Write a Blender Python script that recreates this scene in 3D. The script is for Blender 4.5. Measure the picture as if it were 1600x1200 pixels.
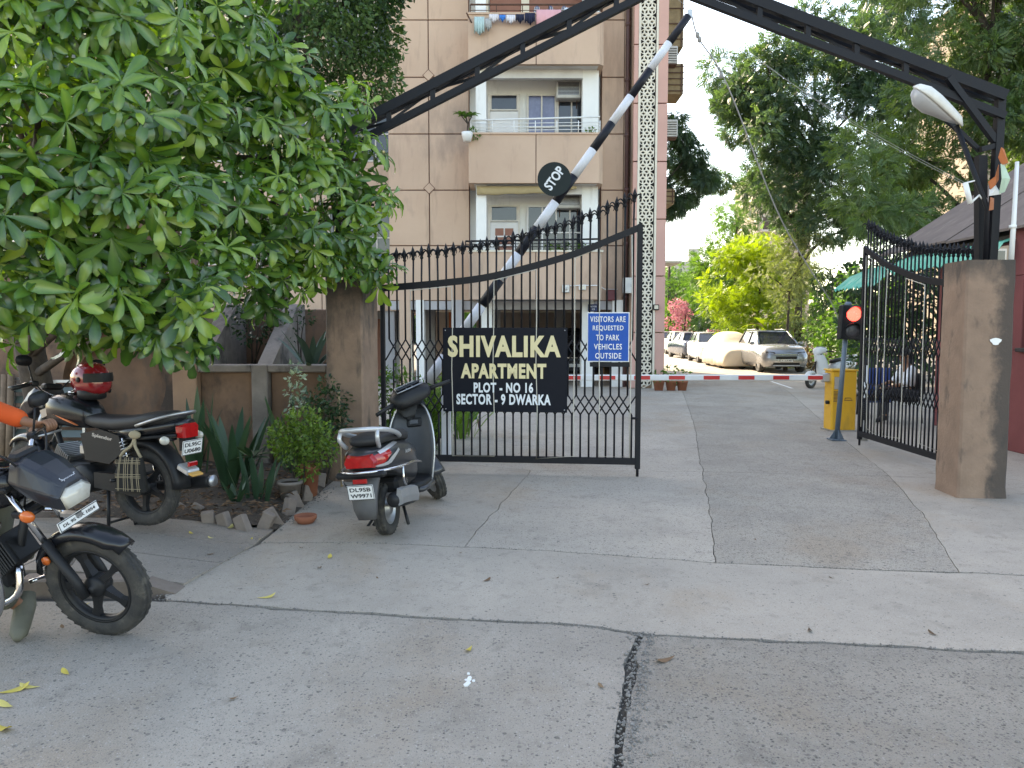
import bpy, bmesh, math, random
import numpy as np
from mathutils import Vector, Matrix, noise as mnoise

for _o in list(bpy.data.objects):
    bpy.data.objects.remove(_o)
SC = bpy.context.scene
COL = SC.collection
rnd = random.Random(7)
R = math.radians

# ---------------------------------------------------------------- camera
CAM_H = 1.65
FOC = 1200.0                       # focal length in pixels of the 1600 wide photograph
PITCH = math.atan(86 / FOC)
cd = bpy.data.cameras.new('camera')
cam = bpy.data.objects.new('camera', cd)
COL.objects.link(cam)
cam.location = (0, 0, CAM_H)
cam.rotation_euler = (R(90) - PITCH, 0, 0)
cd.sensor_width = 36
cd.lens = FOC / 1600 * 36
cd.clip_start = 0.05
cd.clip_end = 2000
SC.camera = cam

# ---------------------------------------------------------------- sky, sun, exposure
SUN_EL, SUN_AZ = R(40), (-0.50, 0.86)          # the sun stands behind the apartment block, a little to the left
w = bpy.data.worlds.new('World')
SC.world = w
w.use_nodes = True
wn = w.node_tree
sky = wn.nodes.new('ShaderNodeTexSky')
sky.sky_type = 'NISHITA'
sky.sun_disc = False
sky.sun_elevation = SUN_EL
sky.sun_rotation = math.atan2(SUN_AZ[0], SUN_AZ[1])
sky.air_density = 1.0
sky.dust_density = 1.2
sky.ozone_density = 1.0
bg = wn.nodes['Background']
bg.inputs['Strength'].default_value = 0.15
wn.links.new(sky.outputs[0], bg.inputs['Color'])

sd = bpy.data.lights.new('sun', 'SUN')
sd.energy = 2.6
sd.angle = R(0.53)
sd.color = (1.0, 0.93, 0.82)
sun = bpy.data.objects.new('sun', sd)
COL.objects.link(sun)
_to = Vector((SUN_AZ[0] * math.cos(SUN_EL), SUN_AZ[1] * math.cos(SUN_EL), math.sin(SUN_EL)))
sun.rotation_euler = _to.to_track_quat('Z', 'Y').to_euler()
sun.location = (0, 0, 30)

SC.render.engine = 'CYCLES'
SC.render.resolution_x, SC.render.resolution_y = 1024, 768
SC.view_settings.view_transform = 'Standard'
SC.view_settings.look = 'None'
SC.view_settings.exposure = 2.3
SC.view_settings.gamma = 1.0
SC.view_settings.use_white_balance = True      # the camera's daylight shade balance
SC.view_settings.white_balance_temperature = 8300
SC.view_settings.white_balance_tint = 10
SC.view_settings.use_curve_mapping = False

# ---------------------------------------------------------------- helpers
_ca, _sa = math.cos(PITCH), math.sin(PITCH)
def _ray(px, py):
    cx, cy = (px - 800) / FOC, (600 - py) / FOC
    return Vector((cx, _ca + cy * _sa, -_sa + cy * _ca))
def P(px, py, Y):
    """point of the place seen at a pixel of the photograph, at distance Y"""
    d = _ray(px, py)
    return Vector((0, 0, CAM_H)) + d * (Y / d.y)
def G(px, py, z=0.0):
    d = _ray(px, py)
    return Vector((0, 0, CAM_H)) + d * ((z - CAM_H) / d.z)

def ident(): return Matrix.Identity(4)
def T(x, y, z): return Matrix.Translation((x, y, z))
def RX(a): return Matrix.Rotation(a, 4, 'X')
def RY(a): return Matrix.Rotation(a, 4, 'Y')
def RZ(a): return Matrix.Rotation(a, 4, 'Z')
def about(p, rot): return T(*p) @ rot @ T(-p[0], -p[1], -p[2])

def link(o, parent=None):
    COL.objects.link(o)
    if parent is not None:
        o.parent = parent
    return o

def tag(o, label=None, cat=None, group=None, kind=None):
    if label: o['label'] = label
    if cat: o['category'] = cat
    if group: o['group'] = group
    if kind: o['kind'] = kind
    return o

def thing(name, label, cat, loc=(0, 0, 0), rz=0.0, group=None, rot=None):
    o = bpy.data.objects.new(name, None)
    o.empty_display_size = 0.1
    COL.objects.link(o)
    o.location = loc
    o.rotation_euler = rot if rot is not None else (0, 0, rz)
    return tag(o, label, cat, group)

def inst(name, me, parent=None, M=None):
    """one more object that shares a mesh"""
    o = bpy.data.objects.new(name, me)
    link(o, parent)
    if M is not None:
        o.matrix_local = M
    return o

class MB:
    def __init__(s):
        s.v, s.f, s.m, s.s = [], [], [], []
    def add(s, verts, faces, mi=0, smooth=False, M=None):
        b = len(s.v)
        if M is not None:
            verts = [M @ Vector(p) for p in verts]
        s.v.extend([tuple(p) for p in verts])
        for f in faces:
            s.f.append([i + b for i in f]); s.m.append(mi); s.s.append(smooth)
        return s
    def box(s, c, d, M=None, mi=0, bev=0.0):
        hx, hy, hz = d[0] / 2, d[1] / 2, d[2] / 2
        if bev <= 0:
            vs = [(c[0] + sx * hx, c[1] + sy * hy, c[2] + sz * hz) for sx in (-1, 1) for sy in (-1, 1) for sz in (-1, 1)]
            fs = [(0, 1, 3, 2), (4, 6, 7, 5), (0, 4, 5, 1), (2, 3, 7, 6), (0, 2, 6, 4), (1, 5, 7, 3)]
            return s.add(vs, fs, mi, False, M)
        b = min(bev, hx * .9, hy * .9, hz * .9)
        vs, idx = [], {}
        for sx in (-1, 1):
            for sy in (-1, 1):
                for sz in (-1, 1):
                    for a in range(3):
                        h = [hx - b, hy - b, hz - b]; h[a] += b
                        idx[(sx, sy, sz, a)] = len(vs)
                        vs.append((c[0] + sx * h[0], c[1] + sy * h[1], c[2] + sz * h[2]))
        fs = []
        for a in range(3):
            o1, o2 = (a + 1) % 3, (a + 2) % 3
            for sg in (-1, 1):
                q = []
                for (p1, p2) in ((-1, -1), (1, -1), (1, 1), (-1, 1)):
                    k = [0, 0, 0]; k[a] = sg; k[o1] = p1; k[o2] = p2
                    q.append(idx[(k[0], k[1], k[2], a)])
                fs.append(q if sg > 0 else q[::-1])
        for a in range(3):
            o1, o2 = (a + 1) % 3, (a + 2) % 3
            for p1 in (-1, 1):
                for p2 in (-1, 1):
                    k0 = [0, 0, 0]; k1 = [0, 0, 0]
                    k0[a], k1[a] = -1, 1
                    k0[o1] = k1[o1] = p1; k0[o2] = k1[o2] = p2
                    q = [idx[(*k0, o1)], idx[(*k1, o1)], idx[(*k1, o2)], idx[(*k0, o2)]]
                    fs.append(q if p1 * p2 > 0 else q[::-1])
        for sx in (-1, 1):
            for sy in (-1, 1):
                for sz in (-1, 1):
                    q = [idx[(sx, sy, sz, 0)], idx[(sx, sy, sz, 1)], idx[(sx, sy, sz, 2)]]
                    fs.append(q if sx * sy * sz > 0 else q[::-1])
        return s.add(vs, fs, mi, False, M)
    def tube(s, pts, r, n=8, mi=0, M=None, closed=False, smooth=True, flat=None):
        pts = [Vector(p) for p in pts]
        k = len(pts)
        rs = r if isinstance(r, (list, tuple)) else [r] * k
        tang = []
        for i in range(k):
            a = pts[i - 1] if (i > 0 or closed) else pts[i]
            b = pts[(i + 1) % k] if (i < k - 1 or closed) else pts[i]
            t = (b - a)
            tang.append(t.normalized() if t.length > 1e-9 else Vector((0, 0, 1)))
        ref = Vector((0, 0, 1)) if abs(tang[0].z) < .9 else Vector((0, 1, 0))
        u = tang[0].cross(ref).normalized()
        vs = []
        for i in range(k):
            u = (u - tang[i] * u.dot(tang[i]))
            u = u.normalized() if u.length > 1e-6 else tang[i].orthogonal().normalized()
            w_ = tang[i].cross(u)
            for j in range(n):
                a = 2 * math.pi * (j + (.5 if n == 4 else 0)) / n
                fl = flat if flat else 1.0
                vs.append(pts[i] + u * (math.cos(a) * rs[i]) + w_ * (math.sin(a) * rs[i] * fl))
        fs = []
        for i in range(k if closed else k - 1):
            for j in range(n):
                a, b = i * n + j, i * n + (j + 1) % n
                c, d = ((i + 1) % k) * n + (j + 1) % n, ((i + 1) % k) * n + j
                fs.append((a, b, c, d))
        if not closed:
            fs.append(tuple(range(n))[::-1]); fs.append(tuple((k - 1) * n + j for j in range(n)))
        return s.add(vs, fs, mi, smooth and n > 4, M)
    def lathe(s, prof, n=24, mi=0, M=None, smooth=True, closed=False):
        """profile of (radius, height) turned about z"""
        vs, fs = [], []
        k = len(prof)
        for j in range(n):
            a = 2 * math.pi * j / n
            for (r, z) in prof:
                vs.append((r * math.cos(a), r * math.sin(a), z))
        for j in range(n):
            for i in range(k if closed else k - 1):
                a, b = j * k + i, ((j + 1) % n) * k + i
                c, d = ((j + 1) % n) * k + (i + 1) % k, j * k + (i + 1) % k
                fs.append((a, b, c, d))
        if not closed:
            if prof[0][0] > 1e-4: fs.append(tuple(j * k for j in range(n))[::-1])
            if prof[-1][0] > 1e-4: fs.append(tuple(j * k + k - 1 for j in range(n)))
        return s.add(vs, fs, mi, smooth, M)
    def loft(s, rings, mi=0, M=None, smooth=True, caps=True, closed=True):
        n = len(rings[0]); vs = [p for r_ in rings for p in r_]; fs = []
        for i in range(len(rings) - 1):
            for j in range(n if closed else n - 1):
                a, b = i * n + j, i * n + (j + 1) % n
                fs.append((a, b, (i + 1) * n + (j + 1) % n, (i + 1) * n + j))
        if caps and closed:
            fs.append(tuple(range(n))[::-1]); fs.append(tuple((len(rings) - 1) * n + j for j in range(n)))
        return s.add(vs, fs, mi, smooth, M)
    def prism(s, poly, h0, h1, M=None, mi=0, smooth=False):
        """polygon in xy extruded in z"""
        n = len(poly)
        vs = [(p[0], p[1], h0) for p in poly] + [(p[0], p[1], h1) for p in poly]
        fs = [tuple(range(n))[::-1], tuple(range(n, 2 * n))] + [(i, (i + 1) % n, n + (i + 1) % n, n + i) for i in range(n)]
        return s.add(vs, fs, mi, smooth, M)
    def ball(s, c, r, n=10, mi=0, M=None, sc=(1, 1, 1)):
        prof = [(max(1e-5, math.sin(math.pi * i / n)), -math.cos(math.pi * i / n)) for i in range(n + 1)]
        M2 = Matrix.Translation(c) @ Matrix.Diagonal((r * sc[0], r * sc[1], r * sc[2], 1))
        return s.lathe(prof, n * 2, mi, (M @ M2) if M is not None else M2)
    def mesh(s, name, mats):
        me = bpy.data.meshes.new(name)
        me.from_pydata(s.v, [], s.f)
        for m_ in (mats if isinstance(mats, (list, tuple)) else [mats]):
            me.materials.append(m_)
        me.polygons.foreach_set('material_index', s.m)
        me.polygons.foreach_set('use_smooth', s.s)
        bm = bmesh.new(); bm.from_mesh(me)
        bmesh.ops.recalc_face_normals(bm, faces=bm.faces)
        bm.to_mesh(me); bm.free()
        me.update()
        return me
    def build(s, name, mats, parent=None, M=None):
        return inst(name, s.mesh(name, mats), parent, M)

def ring(x, zc, hw, hh, n=16, p=2.6, yc=0.0):
    """superellipse ring in the plane x = const"""
    out = []
    for j in range(n):
        a = 2 * math.pi * j / n
        c, s_ = math.cos(a), math.sin(a)
        out.append((x, yc + hw * math.copysign(abs(c) ** (2 / p), c), zc + hh * math.copysign(abs(s_) ** (2 / p), s_)))
    return out

def bez(p0, p1, p2, p3, n=8):
    p0, p1, p2, p3 = map(Vector, (p0, p1, p2, p3))
    return [p0 * (1 - t) ** 3 + p1 * 3 * t * (1 - t) ** 2 + p2 * 3 * t * t * (1 - t) + p3 * t ** 3 for t in [i / n for i in range(n + 1)]]

def smoothpts(pts, sub=5):
    """Catmull-Rom through the points"""
    pts = [Vector(p) for p in pts]
    q = [pts[0] * 2 - pts[1]] + pts + [pts[-1] * 2 - pts[-2]]
    out = []
    for i in range(1, len(q) - 2):
        for k in range(sub):
            t = k / sub
            a, b, c, d = q[i - 1], q[i], q[i + 1], q[i + 2]
            out.append(.5 * ((2 * b) + (c - a) * t + (2 * a - 5 * b + 4 * c - d) * t * t + (3 * b - a - 3 * c + d) * t ** 3))
    out.append(pts[-1])
    return out

def arcpts(c, r, a0, a1, n, y=0.0):
    return [(c[0] + r * math.cos(a0 + (a1 - a0) * i / n), y, c[1] + r * math.sin(a0 + (a1 - a0) * i / n)) for i in range(n + 1)]

def text(name, s_, size, mat_, parent=None, M=None, ext=0.002, bold=0.0, xs=1.0, shear=0.0, ls=1.0):
    cu = bpy.data.curves.new(name, 'FONT')
    cu.body = s_; cu.size = size; cu.extrude = ext; cu.offset = bold
    cu.align_x = 'CENTER'; cu.align_y = 'CENTER'; cu.shear = shear; cu.space_character = ls
    cu.resolution_u = 3
    tmp = bpy.data.objects.new(name + '_t', cu)
    COL.objects.link(tmp)
    bpy.context.view_layer.update()
    me = bpy.data.meshes.new_from_object(tmp.evaluated_get(bpy.context.evaluated_depsgraph_get()))
    bpy.data.objects.remove(tmp)
    me.materials.clear(); me.materials.append(mat_)
    me.name = name
    if xs != 1.0:
        me.transform(Matrix.Diagonal((xs, 1, 1, 1)))
    return inst(name, me, parent, M)

STAND = RX(R(90))                 # text plane xy -> faces -Y

def npmesh(name, V, F, mat_, parent=None, rndv=None, smooth=False):
    """fast mesh from numpy arrays, F of quads (k,4) or tris (k,3)"""
    V = np.asarray(V, np.float32); F = np.asarray(F, np.int32)
    me = bpy.data.meshes.new(name)
    me.vertices.add(len(V)); me.vertices.foreach_set('co', V.ravel())
    k = F.shape[1]
    me.loops.add(F.size); me.loops.foreach_set('vertex_index', F.ravel())
    me.polygons.add(len(F))
    me.polygons.foreach_set('loop_start', np.arange(0, F.size, k, dtype=np.int32))
    me.polygons.foreach_set('loop_total', np.full(len(F), k, np.int32))
    if smooth:
        me.polygons.foreach_set('use_smooth', np.ones(len(F), bool))
    if rndv is not None:
        at = me.attributes.new('rnd', 'FLOAT', 'POINT')
        at.data.foreach_set('value', np.asarray(rndv, np.float32))
    me.materials.append(mat_)
    me.update(calc_edges=True)
    return inst(name, me, parent)

# ---------------------------------------------------------------- materials
MATS = {}
def mat(name, col, rough=.6, metal=0.0, col2=None, vs=6.0, var=.5, bump=0.0, bs=60.0, spec=.5, coat=0.0,
        stain=None, emit=None, detail=6, speck=None, alpha=None, trans=0.0, edge=None):
    """procedural principled material: col mixed towards col2 by noise, optional stains, specks and bump"""
    if name in MATS: return MATS[name]
    m = bpy.data.materials.new(name); m.use_nodes = True
    nt = m.node_tree; nd = nt.nodes; lk = nt.links
    b = nd['Principled BSDF']
    b.inputs['Roughness'].default_value = rough
    b.inputs['Metallic'].default_value = metal
    b.inputs['Specular IOR Level'].default_value = spec
    b.inputs['Coat Weight'].default_value = coat
    if trans: b.inputs['Transmission Weight'].default_value = trans
    if emit:
        b.inputs['Emission Color'].default_value = (*emit[0], 1); b.inputs['Emission Strength'].default_value = emit[1]
    tc = nd.new('ShaderNodeTexCoord')
    co = tc.outputs['Object']
    if col2 is None:
        col2 = tuple(c * .72 for c in col)
    n1 = nd.new('ShaderNodeTexNoise'); n1.inputs['Scale'].default_value = vs; n1.inputs['Detail'].default_value = detail
    n1.inputs['Roughness'].default_value = .62
    lk.new(co, n1.inputs['Vector'])
    rmp = nd.new('ShaderNodeMapRange'); rmp.inputs[1].default_value = .35; rmp.inputs[2].default_value = .68
    rmp.inputs[4].default_value = var
    lk.new(n1.outputs['Fac'], rmp.inputs[0])
    mx = nd.new('ShaderNodeMix'); mx.data_type = 'RGBA'
    mx.inputs[6].default_value = (*col, 1); mx.inputs[7].default_value = (*col2, 1)
    lk.new(rmp.outputs[0], mx.inputs[0])
    out = mx.outputs[2]
    def layer(out, c, vec_scale, lo, hi, amt, detail=8, off=0.0):
        lo, hi = .5 + (lo - .5) * .55, .5 + (hi - .5) * .6
        mp = nd.new('ShaderNodeMapping'); mp.inputs['Scale'].default_value = vec_scale
        mp.inputs['Location'].default_value = (off, off * .7, off * .3)
        lk.new(co, mp.inputs['Vector'])
        n = nd.new('ShaderNodeTexNoise'); n.inputs['Scale'].default_value = 1; n.inputs['Detail'].default_value = detail
        n.inputs['Roughness'].default_value = .65
        lk.new(mp.outputs[0], n.inputs['Vector'])
        r_ = nd.new('ShaderNodeMapRange'); r_.inputs[1].default_value = lo; r_.inputs[2].default_value = hi; r_.inputs[4].default_value = amt
        lk.new(n.outputs['Fac'], r_.inputs[0])
        x = nd.new('ShaderNodeMix'); x.data_type = 'RGBA'
        lk.new(r_.outputs[0], x.inputs[0]); lk.new(out, x.inputs[6]); x.inputs[7].default_value = (*c, 1)
        return x.outputs[2]
    for st in (stain or []):
        out = layer(out, *st)
    for (ec, axis, lo, hi, wob, amt, nsc) in (edge or []):
        sx_ = nd.new('ShaderNodeSeparateXYZ'); lk.new(co, sx_.inputs[0])
        n = nd.new('ShaderNodeTexNoise'); n.inputs['Scale'].default_value = nsc; n.inputs['Detail'].default_value = 8; n.inputs['Roughness'].default_value = .68
        lk.new(co, n.inputs['Vector'])
        ma = nd.new('ShaderNodeMath'); ma.operation = 'MULTIPLY_ADD'; ma.inputs[1].default_value = wob
        lk.new(n.outputs['Fac'], ma.inputs[0]); lk.new(sx_.outputs[axis], ma.inputs[2])
        r_ = nd.new('ShaderNodeMapRange'); r_.inputs[1].default_value = lo + wob * .5; r_.inputs[2].default_value = hi + wob * .5; r_.inputs[4].default_value = amt
        lk.new(ma.outputs[0], r_.inputs[0])
        x = nd.new('ShaderNodeMix'); x.data_type = 'RGBA'
        lk.new(r_.outputs[0], x.inputs[0]); lk.new(out, x.inputs[6]); x.inputs[7].default_value = (*ec, 1)
        out = x.outputs[2]
    for sp in (speck or []):
        # (colour, scale, threshold, amount) : voronoi grains
        v = nd.new('ShaderNodeTexVoronoi'); v.inputs['Scale'].default_value = sp[1]
        lk.new(co, v.inputs['Vector'])
        sepx = nd.new('ShaderNodeSeparateColor'); lk.new(v.outputs['Color'], sepx.inputs[0])
        g = nd.new('ShaderNodeMath'); g.operation = 'GREATER_THAN'; g.inputs[1].default_value = sp[2]
        lk.new(sepx.outputs[0], g.inputs[0])
        d = nd.new('ShaderNodeMapRange'); d.inputs[1].default_value = .42; d.inputs[2].default_value = .3; d.inputs[4].default_value = sp[3]
        lk.new(v.outputs['Distance'], d.inputs[0])
        mu = nd.new('ShaderNodeMath'); mu.operation = 'MULTIPLY'
        lk.new(g.outputs[0], mu.inputs[0]); lk.new(d.outputs[0], mu.inputs[1])
        mu2 = nd.new('ShaderNodeMath'); mu2.operation = 'MULTIPLY'; lk.new(mu.outputs[0], mu2.inputs[0]); lk.new(sepx.outputs[1], mu2.inputs[1]); mu = mu2
        x = nd.new('ShaderNodeMix'); x.data_type = 'RGBA'
        lk.new(mu.outputs[0], x.inputs[0]); lk.new(out, x.inputs[6]); x.inputs[7].default_value = (*sp[0], 1)
        out = x.outputs[2]
    lk.new(out, b.inputs['Base Color'])
    if bump:
        n2 = nd.new('ShaderNodeTexNoise'); n2.inputs['Scale'].default_value = bs; n2.inputs['Detail'].default_value = 5
        lk.new(co, n2.inputs['Vector'])
        bp = nd.new('ShaderNodeBump'); bp.inputs['Strength'].default_value = min(1, bump); bp.inputs['Distance'].default_value = .02 * bump
        lk.new(n2.outputs['Fac'], bp.inputs['Height'])
        lk.new(bp.outputs[0], b.inputs['Normal'])
    if rough < .9:
        rr = nd.new('ShaderNodeMapRange'); rr.inputs[3].default_value = max(.03, rough * .82); rr.inputs[4].default_value = min(1, rough * 1.25)
        lk.new(n1.outputs['Fac'], rr.inputs[0]); lk.new(rr.outputs[0], b.inputs['Roughness'])
    MATS[name] = m
    return m

def leafmat(name, c_dark, c_mid, c_light, rough=.45, transl=.35, tcol=None, spec=.4):
    if name in MATS: return MATS[name]
    m = bpy.data.materials.new(name); m.use_nodes = True
    nt = m.node_tree; nd = nt.nodes; lk = nt.links
    b = nd['Principled BSDF']; b.inputs['Roughness'].default_value = rough; b.inputs['Specular IOR Level'].default_value = spec
    at = nd.new('ShaderNodeAttribute'); at.attribute_name = 'rnd'
    cr = nd.new('ShaderNodeValToRGB')
    cr.color_ramp.elements[0].color = (*c_dark, 1); cr.color_ramp.elements[1].color = (*c_light, 1)
    e = cr.color_ramp.elements.new(.5); e.color = (*c_mid, 1)
    lk.new(at.outputs['Fac'], cr.inputs[0]); lk.new(cr.outputs[0], b.inputs['Base Color'])
    tr = nd.new('ShaderNodeBsdfTranslucent')
    hs = nd.new('ShaderNodeMix'); hs.data_type = 'RGBA'; hs.blend_type = 'MULTIPLY'; hs.inputs[0].default_value = 1
    tcol = tcol or (1.7, 1.9, .6)
    hs.inputs[7].default_value = (*tcol, 1); hs.clamp_result = False
    lk.new(cr.outputs[0], hs.inputs[6]); lk.new(hs.outputs[2], tr.inputs['Color'])
    ms = nd.new('ShaderNodeMixShader'); ms.inputs[0].default_value = transl
    lk.new(b.outputs[0], ms.inputs[1]); lk.new(tr.outputs[0], ms.inputs[2])
    lk.new(ms.outputs[0], nd['Material Output'].inputs['Surface'])
    MATS[name] = m
    return m

CONC = dict(bump=.35, bs=90)
m_black_iron = mat('black_painted_iron', (.006, .007, .011), .5, .0, (.016, .015, .016), 14, .5, bump=.1, bs=120, spec=.25)
m_tan_wall = mat('weathered_tan_plaster', (.36, .225, .15), .9, 0, (.27, .165, .115), 3, .7, bump=.35, bs=70,
                 stain=[((.035, .03, .028), (2.2, 2.2, .55), .56, .74, .92), ((.06, .05, .045), (7, 7, 3), .62, .8, .7, 8, 3.1)])
_pst = dict(rough=.9, col2=(.19, .125, .09), vs=4, var=.8, bump=.45, bs=45)
m_pillar_r = mat('black_streaked_tan_plaster', (.285, .19, .135), stain=[((.05, .045, .04), (6, 6, 2.5), .62, .8, .6, 8, 3.1)],
                 edge=[((.045, .04, .037), 0, .03, .13, .35, .82, 5.0), ((.03, .028, .026), 2, .75, .15, .9, .0, 3.0), ((.05, .045, .04), 2, 2.05, 2.32, .5, .75, 6.0)], **_pst)
m_pillar_l = mat('dark_topped_tan_plaster', (.285, .19, .135), stain=[((.05, .045, .04), (5, 5, 1.2), .56, .76, .75, 8, 1.1)],
                 edge=[((.035, .032, .03), 2, 1.55, 2.15, .9, .92, 5.0), ((.05, .045, .04), 0, -.12, -.22, .3, .8, 5.0)], **_pst)  # colour darkens towards the top and the left edge
m_planter = mat('damp_planter_plaster', (.25, .15, .10), .92, 0, (.145, .088, .062), 2.6, .8, bump=.35, bs=60,
                stain=[((.03, .028, .028), (1.3, 1.3, .8), .52, .72, .85), ((.10, .085, .075), (5, 5, 2), .55, .78, .6, 8, 2.0)])
m_rim = mat('grey_concrete_rim', (.27, .235, .21), .92, 0, (.15, .125, .11), 4, .8, bump=.4, bs=60,
            stain=[((.04, .036, .034), (3, 3, 2), .56, .76, .8)])
m_bwall = mat('pink_beige_render', (.57, .405, .30), .9, 0, (.49, .335, .245), .7, .8, bump=.06, bs=40,
              stain=[((.24, .18, .15), (.5, .5, .22), .56, .80, .75), ((.33, .23, .175), (3, 3, .5), .58, .8, .45, 8, 4.0)])
m_bdark = mat('groove_dark_red', (.17, .085, .06), .95, 0, (.12, .06, .05), 5, .5)  # dark reddish grout colour of the panel joints
m_pinkstrip = mat('salmon_pink_render', (.62, .36, .30), .88, 0, (.54, .31, .26), 1.0, .7, stain=[((.3, .2, .17), (2, 2, .3), .6, .82, .5)])
m_cream = mat('cream_paint', (.74, .68, .56), .7, 0, (.62, .56, .46), 1.5, .6, stain=[((.35, .31, .26), (3, 3, .6), .6, .82, .5)])
m_white = mat('white_wall_paint', (.80, .80, .77), .75, 0, (.68, .68, .66), 1.2, .6, stain=[((.4, .38, .34), (2.5, 2.5, .5), .6, .85, .45)])
m_soffit = mat('white_soffit', (.66, .65, .63), .85, 0, (.5, .48, .46), 1.5, .7)
m_stiltgrey = mat('grey_stilt_plaster', (.42, .41, .42), .9, 0, (.3, .3, .31), 1.2, .7)
m_glass = mat('dark_window_glass', (.02, .025, .035), .06, 0, (.035, .04, .055), 2, .5, spec=.6)
m_glassblue = mat('blue_curtained_glass', (.09, .10, .19), .12, 0, (.16, .17, .28), 6, .8, spec=.6)
m_winframe = mat('cream_window_frame', (.62, .58, .52), .6, 0, (.5, .46, .42), 8, .5)
m_pipe = mat('maroon_drain_pipe', (.10, .05, .05), .55, 0, (.14, .08, .07), 6, .5)
m_rust = mat('rusty_iron', (.12, .06, .04), .85, .1, (.06, .035, .03), 14, .7, bump=.2)
m_chrome = mat('chrome', (.62, .62, .64), .16, 1.0, (.5, .49, .48), 20, .5)
m_alu = mat('grey_aluminium', (.42, .43, .44), .38, .9, (.33, .33, .34), 18, .6)
m_tyre = mat('black_rubber_tyre', (.022, .022, .022), .82, 0, (.075, .068, .058), 9, .75, bump=.4, bs=150, stain=[((.14, .125, .10), (11, 11, 11), .58, .82, .55)])
m_blackplastic = mat('black_plastic', (.010, .011, .013), .48, 0, (.024, .023, .023), 12, .5, bump=.05, bs=200, spec=.3)
m_blackpaint = mat('black_gloss_paint', (.006, .007, .010), .25, 0, (.014, .014, .016), 5, .5, coat=.2, spec=.35)
m_greypaint = mat('charcoal_metallic_paint', (.032, .034, .04), .3, .3, (.05, .05, .052), 7, .5, coat=.3)
m_silver = mat('silver_paint', (.52, .53, .54), .32, .55, (.42, .42, .42), 8, .5)
m_red_lens = mat('red_lens', (.42, .012, .012), .15, 0, (.26, .006, .008), 30, .7, coat=.6)
m_orange_lens = mat('orange_lens', (.62, .13, .015), .2, 0, (.42, .07, .01), 30, .6, coat=.4)
m_clear_lens = mat('clear_lens', (.52, .50, .44), .12, 0, (.36, .35, .31), 14, .6, coat=.6)
m_plate = mat('white_number_plate', (.72, .72, .70), .5, 0, (.6, .59, .56), 15, .5)
m_ink = mat('black_ink', (.012, .012, .014), .55)
m_white_plastic = mat('white_plastic', (.76, .77, .76), .4, 0, (.66, .66, .64), 8, .5)
m_offwhite = mat('off_white_lettering', (.74, .77, .80), .5, 0, (.62, .64, .66), 12, .5)
m_seat = mat('black_seat_vinyl', (.016, .016, .018), .55, 0, (.03, .03, .03), 25, .5, bump=.15, bs=220)
m_terracotta = mat('terracotta', (.36, .13, .07), .85, 0, (.24, .085, .05), 9, .6, bump=.15)
m_soil = mat('dark_dry_soil', (.055, .041, .031), .97, 0, (.10, .08, .06), 9, .8, bump=.8, bs=45, speck=[((.2, .17, .13), 45, .75, .8)])
m_bark = mat('bark', (.075, .058, .045), .95, 0, (.03, .024, .02), 9, .8, bump=.7, bs=30)
m_wood = mat('old_wood', (.22, .15, .10), .85, 0, (.12, .085, .06), 12, .7, bump=.2)

# ================================================================ SETTING
def sheet(name, poly, z, m_, thick=.0):
    mb = MB(); mb.prism([(p[0], p[1]) for p in poly], z - max(thick, .001), z)
    o = mb.build(name, m_); o['kind'] = 'structure'; return o
m_earth = mat('dusty_earth', (.13, .115, .10), .97, 0, (.20, .18, .155), 1.5, .7, bump=.5, bs=20)
m_crackfill = mat('crack_dirt', (.045, .042, .038), .97, 0, (.10, .09, .075), 30, .8, bump=.6, bs=60)
sheet('ground', [(-300, -60), (300, -60), (300, 600), (-300, 600)], -.05, m_earth)
sheet('road_bed', [(-9, -3), (16, -3), (16, 20), (-9, 20)], -.028, m_crackfill)

def conc(name, c, c2, grain, pits, big=1.1, light=((.44, .43, .41), 170, .80, .5)):
    return mat(name, c, .93, 0, c2, big, .85, bump=grain, bs=110,
               stain=[((c[0] * .86, c[1] * .76, c[2] * .66), (.8, .6, .8), .52, .74, .6, 8, 12.5), (tuple(x * .45 for x in c), (2.6, 2.0, 2.6), .70, .86, .6, 8, 21.0), (tuple(x * .72 for x in c), (.9, .9, .9), .54, .78, .6, 8, 1.7), (tuple(min(1, x * 1.2) for x in c), (.5, .35, .5), .56, .76, .55, 5, 5.2),
                      (tuple(x * .6 for x in c), (9, 9, 9), .60, .78, .45, 6, 9.0)],
               speck=[((.12, .11, .10), 33, 1 - pits * .45, .85), ((.09, .083, .076), 62, 1 - pits * 1.2, 1.0), ((.11, .10, .092), 105, 1 - pits, .9), light, ((.12, .112, .105), 150, .62, .9), ((.46, .45, .43), 95, .84, .55)])
m_c_smooth = conc('smooth_concrete', (.385, .335, .278), (.32, .28, .235), .25, .06)
m_c_mid = conc('worn_concrete', (.335, .294, .248), (.265, .234, .198), .6, .22)
m_c_rough = conc('rough_aggregate_concrete', (.35, .308, .26), (.268, .238, .203), 1.0, .42, 1.6)
m_c_far = conc('driveway_concrete', (.375, .335, .285), (.315, .28, .24), .5, .25, .6)
m_c_mid_bright = conc('brightened_worn_concrete', (.43, .375, .312), (.365, .32, .27), .6, .22)  # paler copy of the near slabs: brighter mid road put into the colour
m_c_rough_bright = conc('brightened_aggregate_concrete', (.44, .385, .322), (.36, .316, .267), 1.0, .42, 1.6)  # aggregate copy with the same near-to-far brightening in its colour

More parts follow.
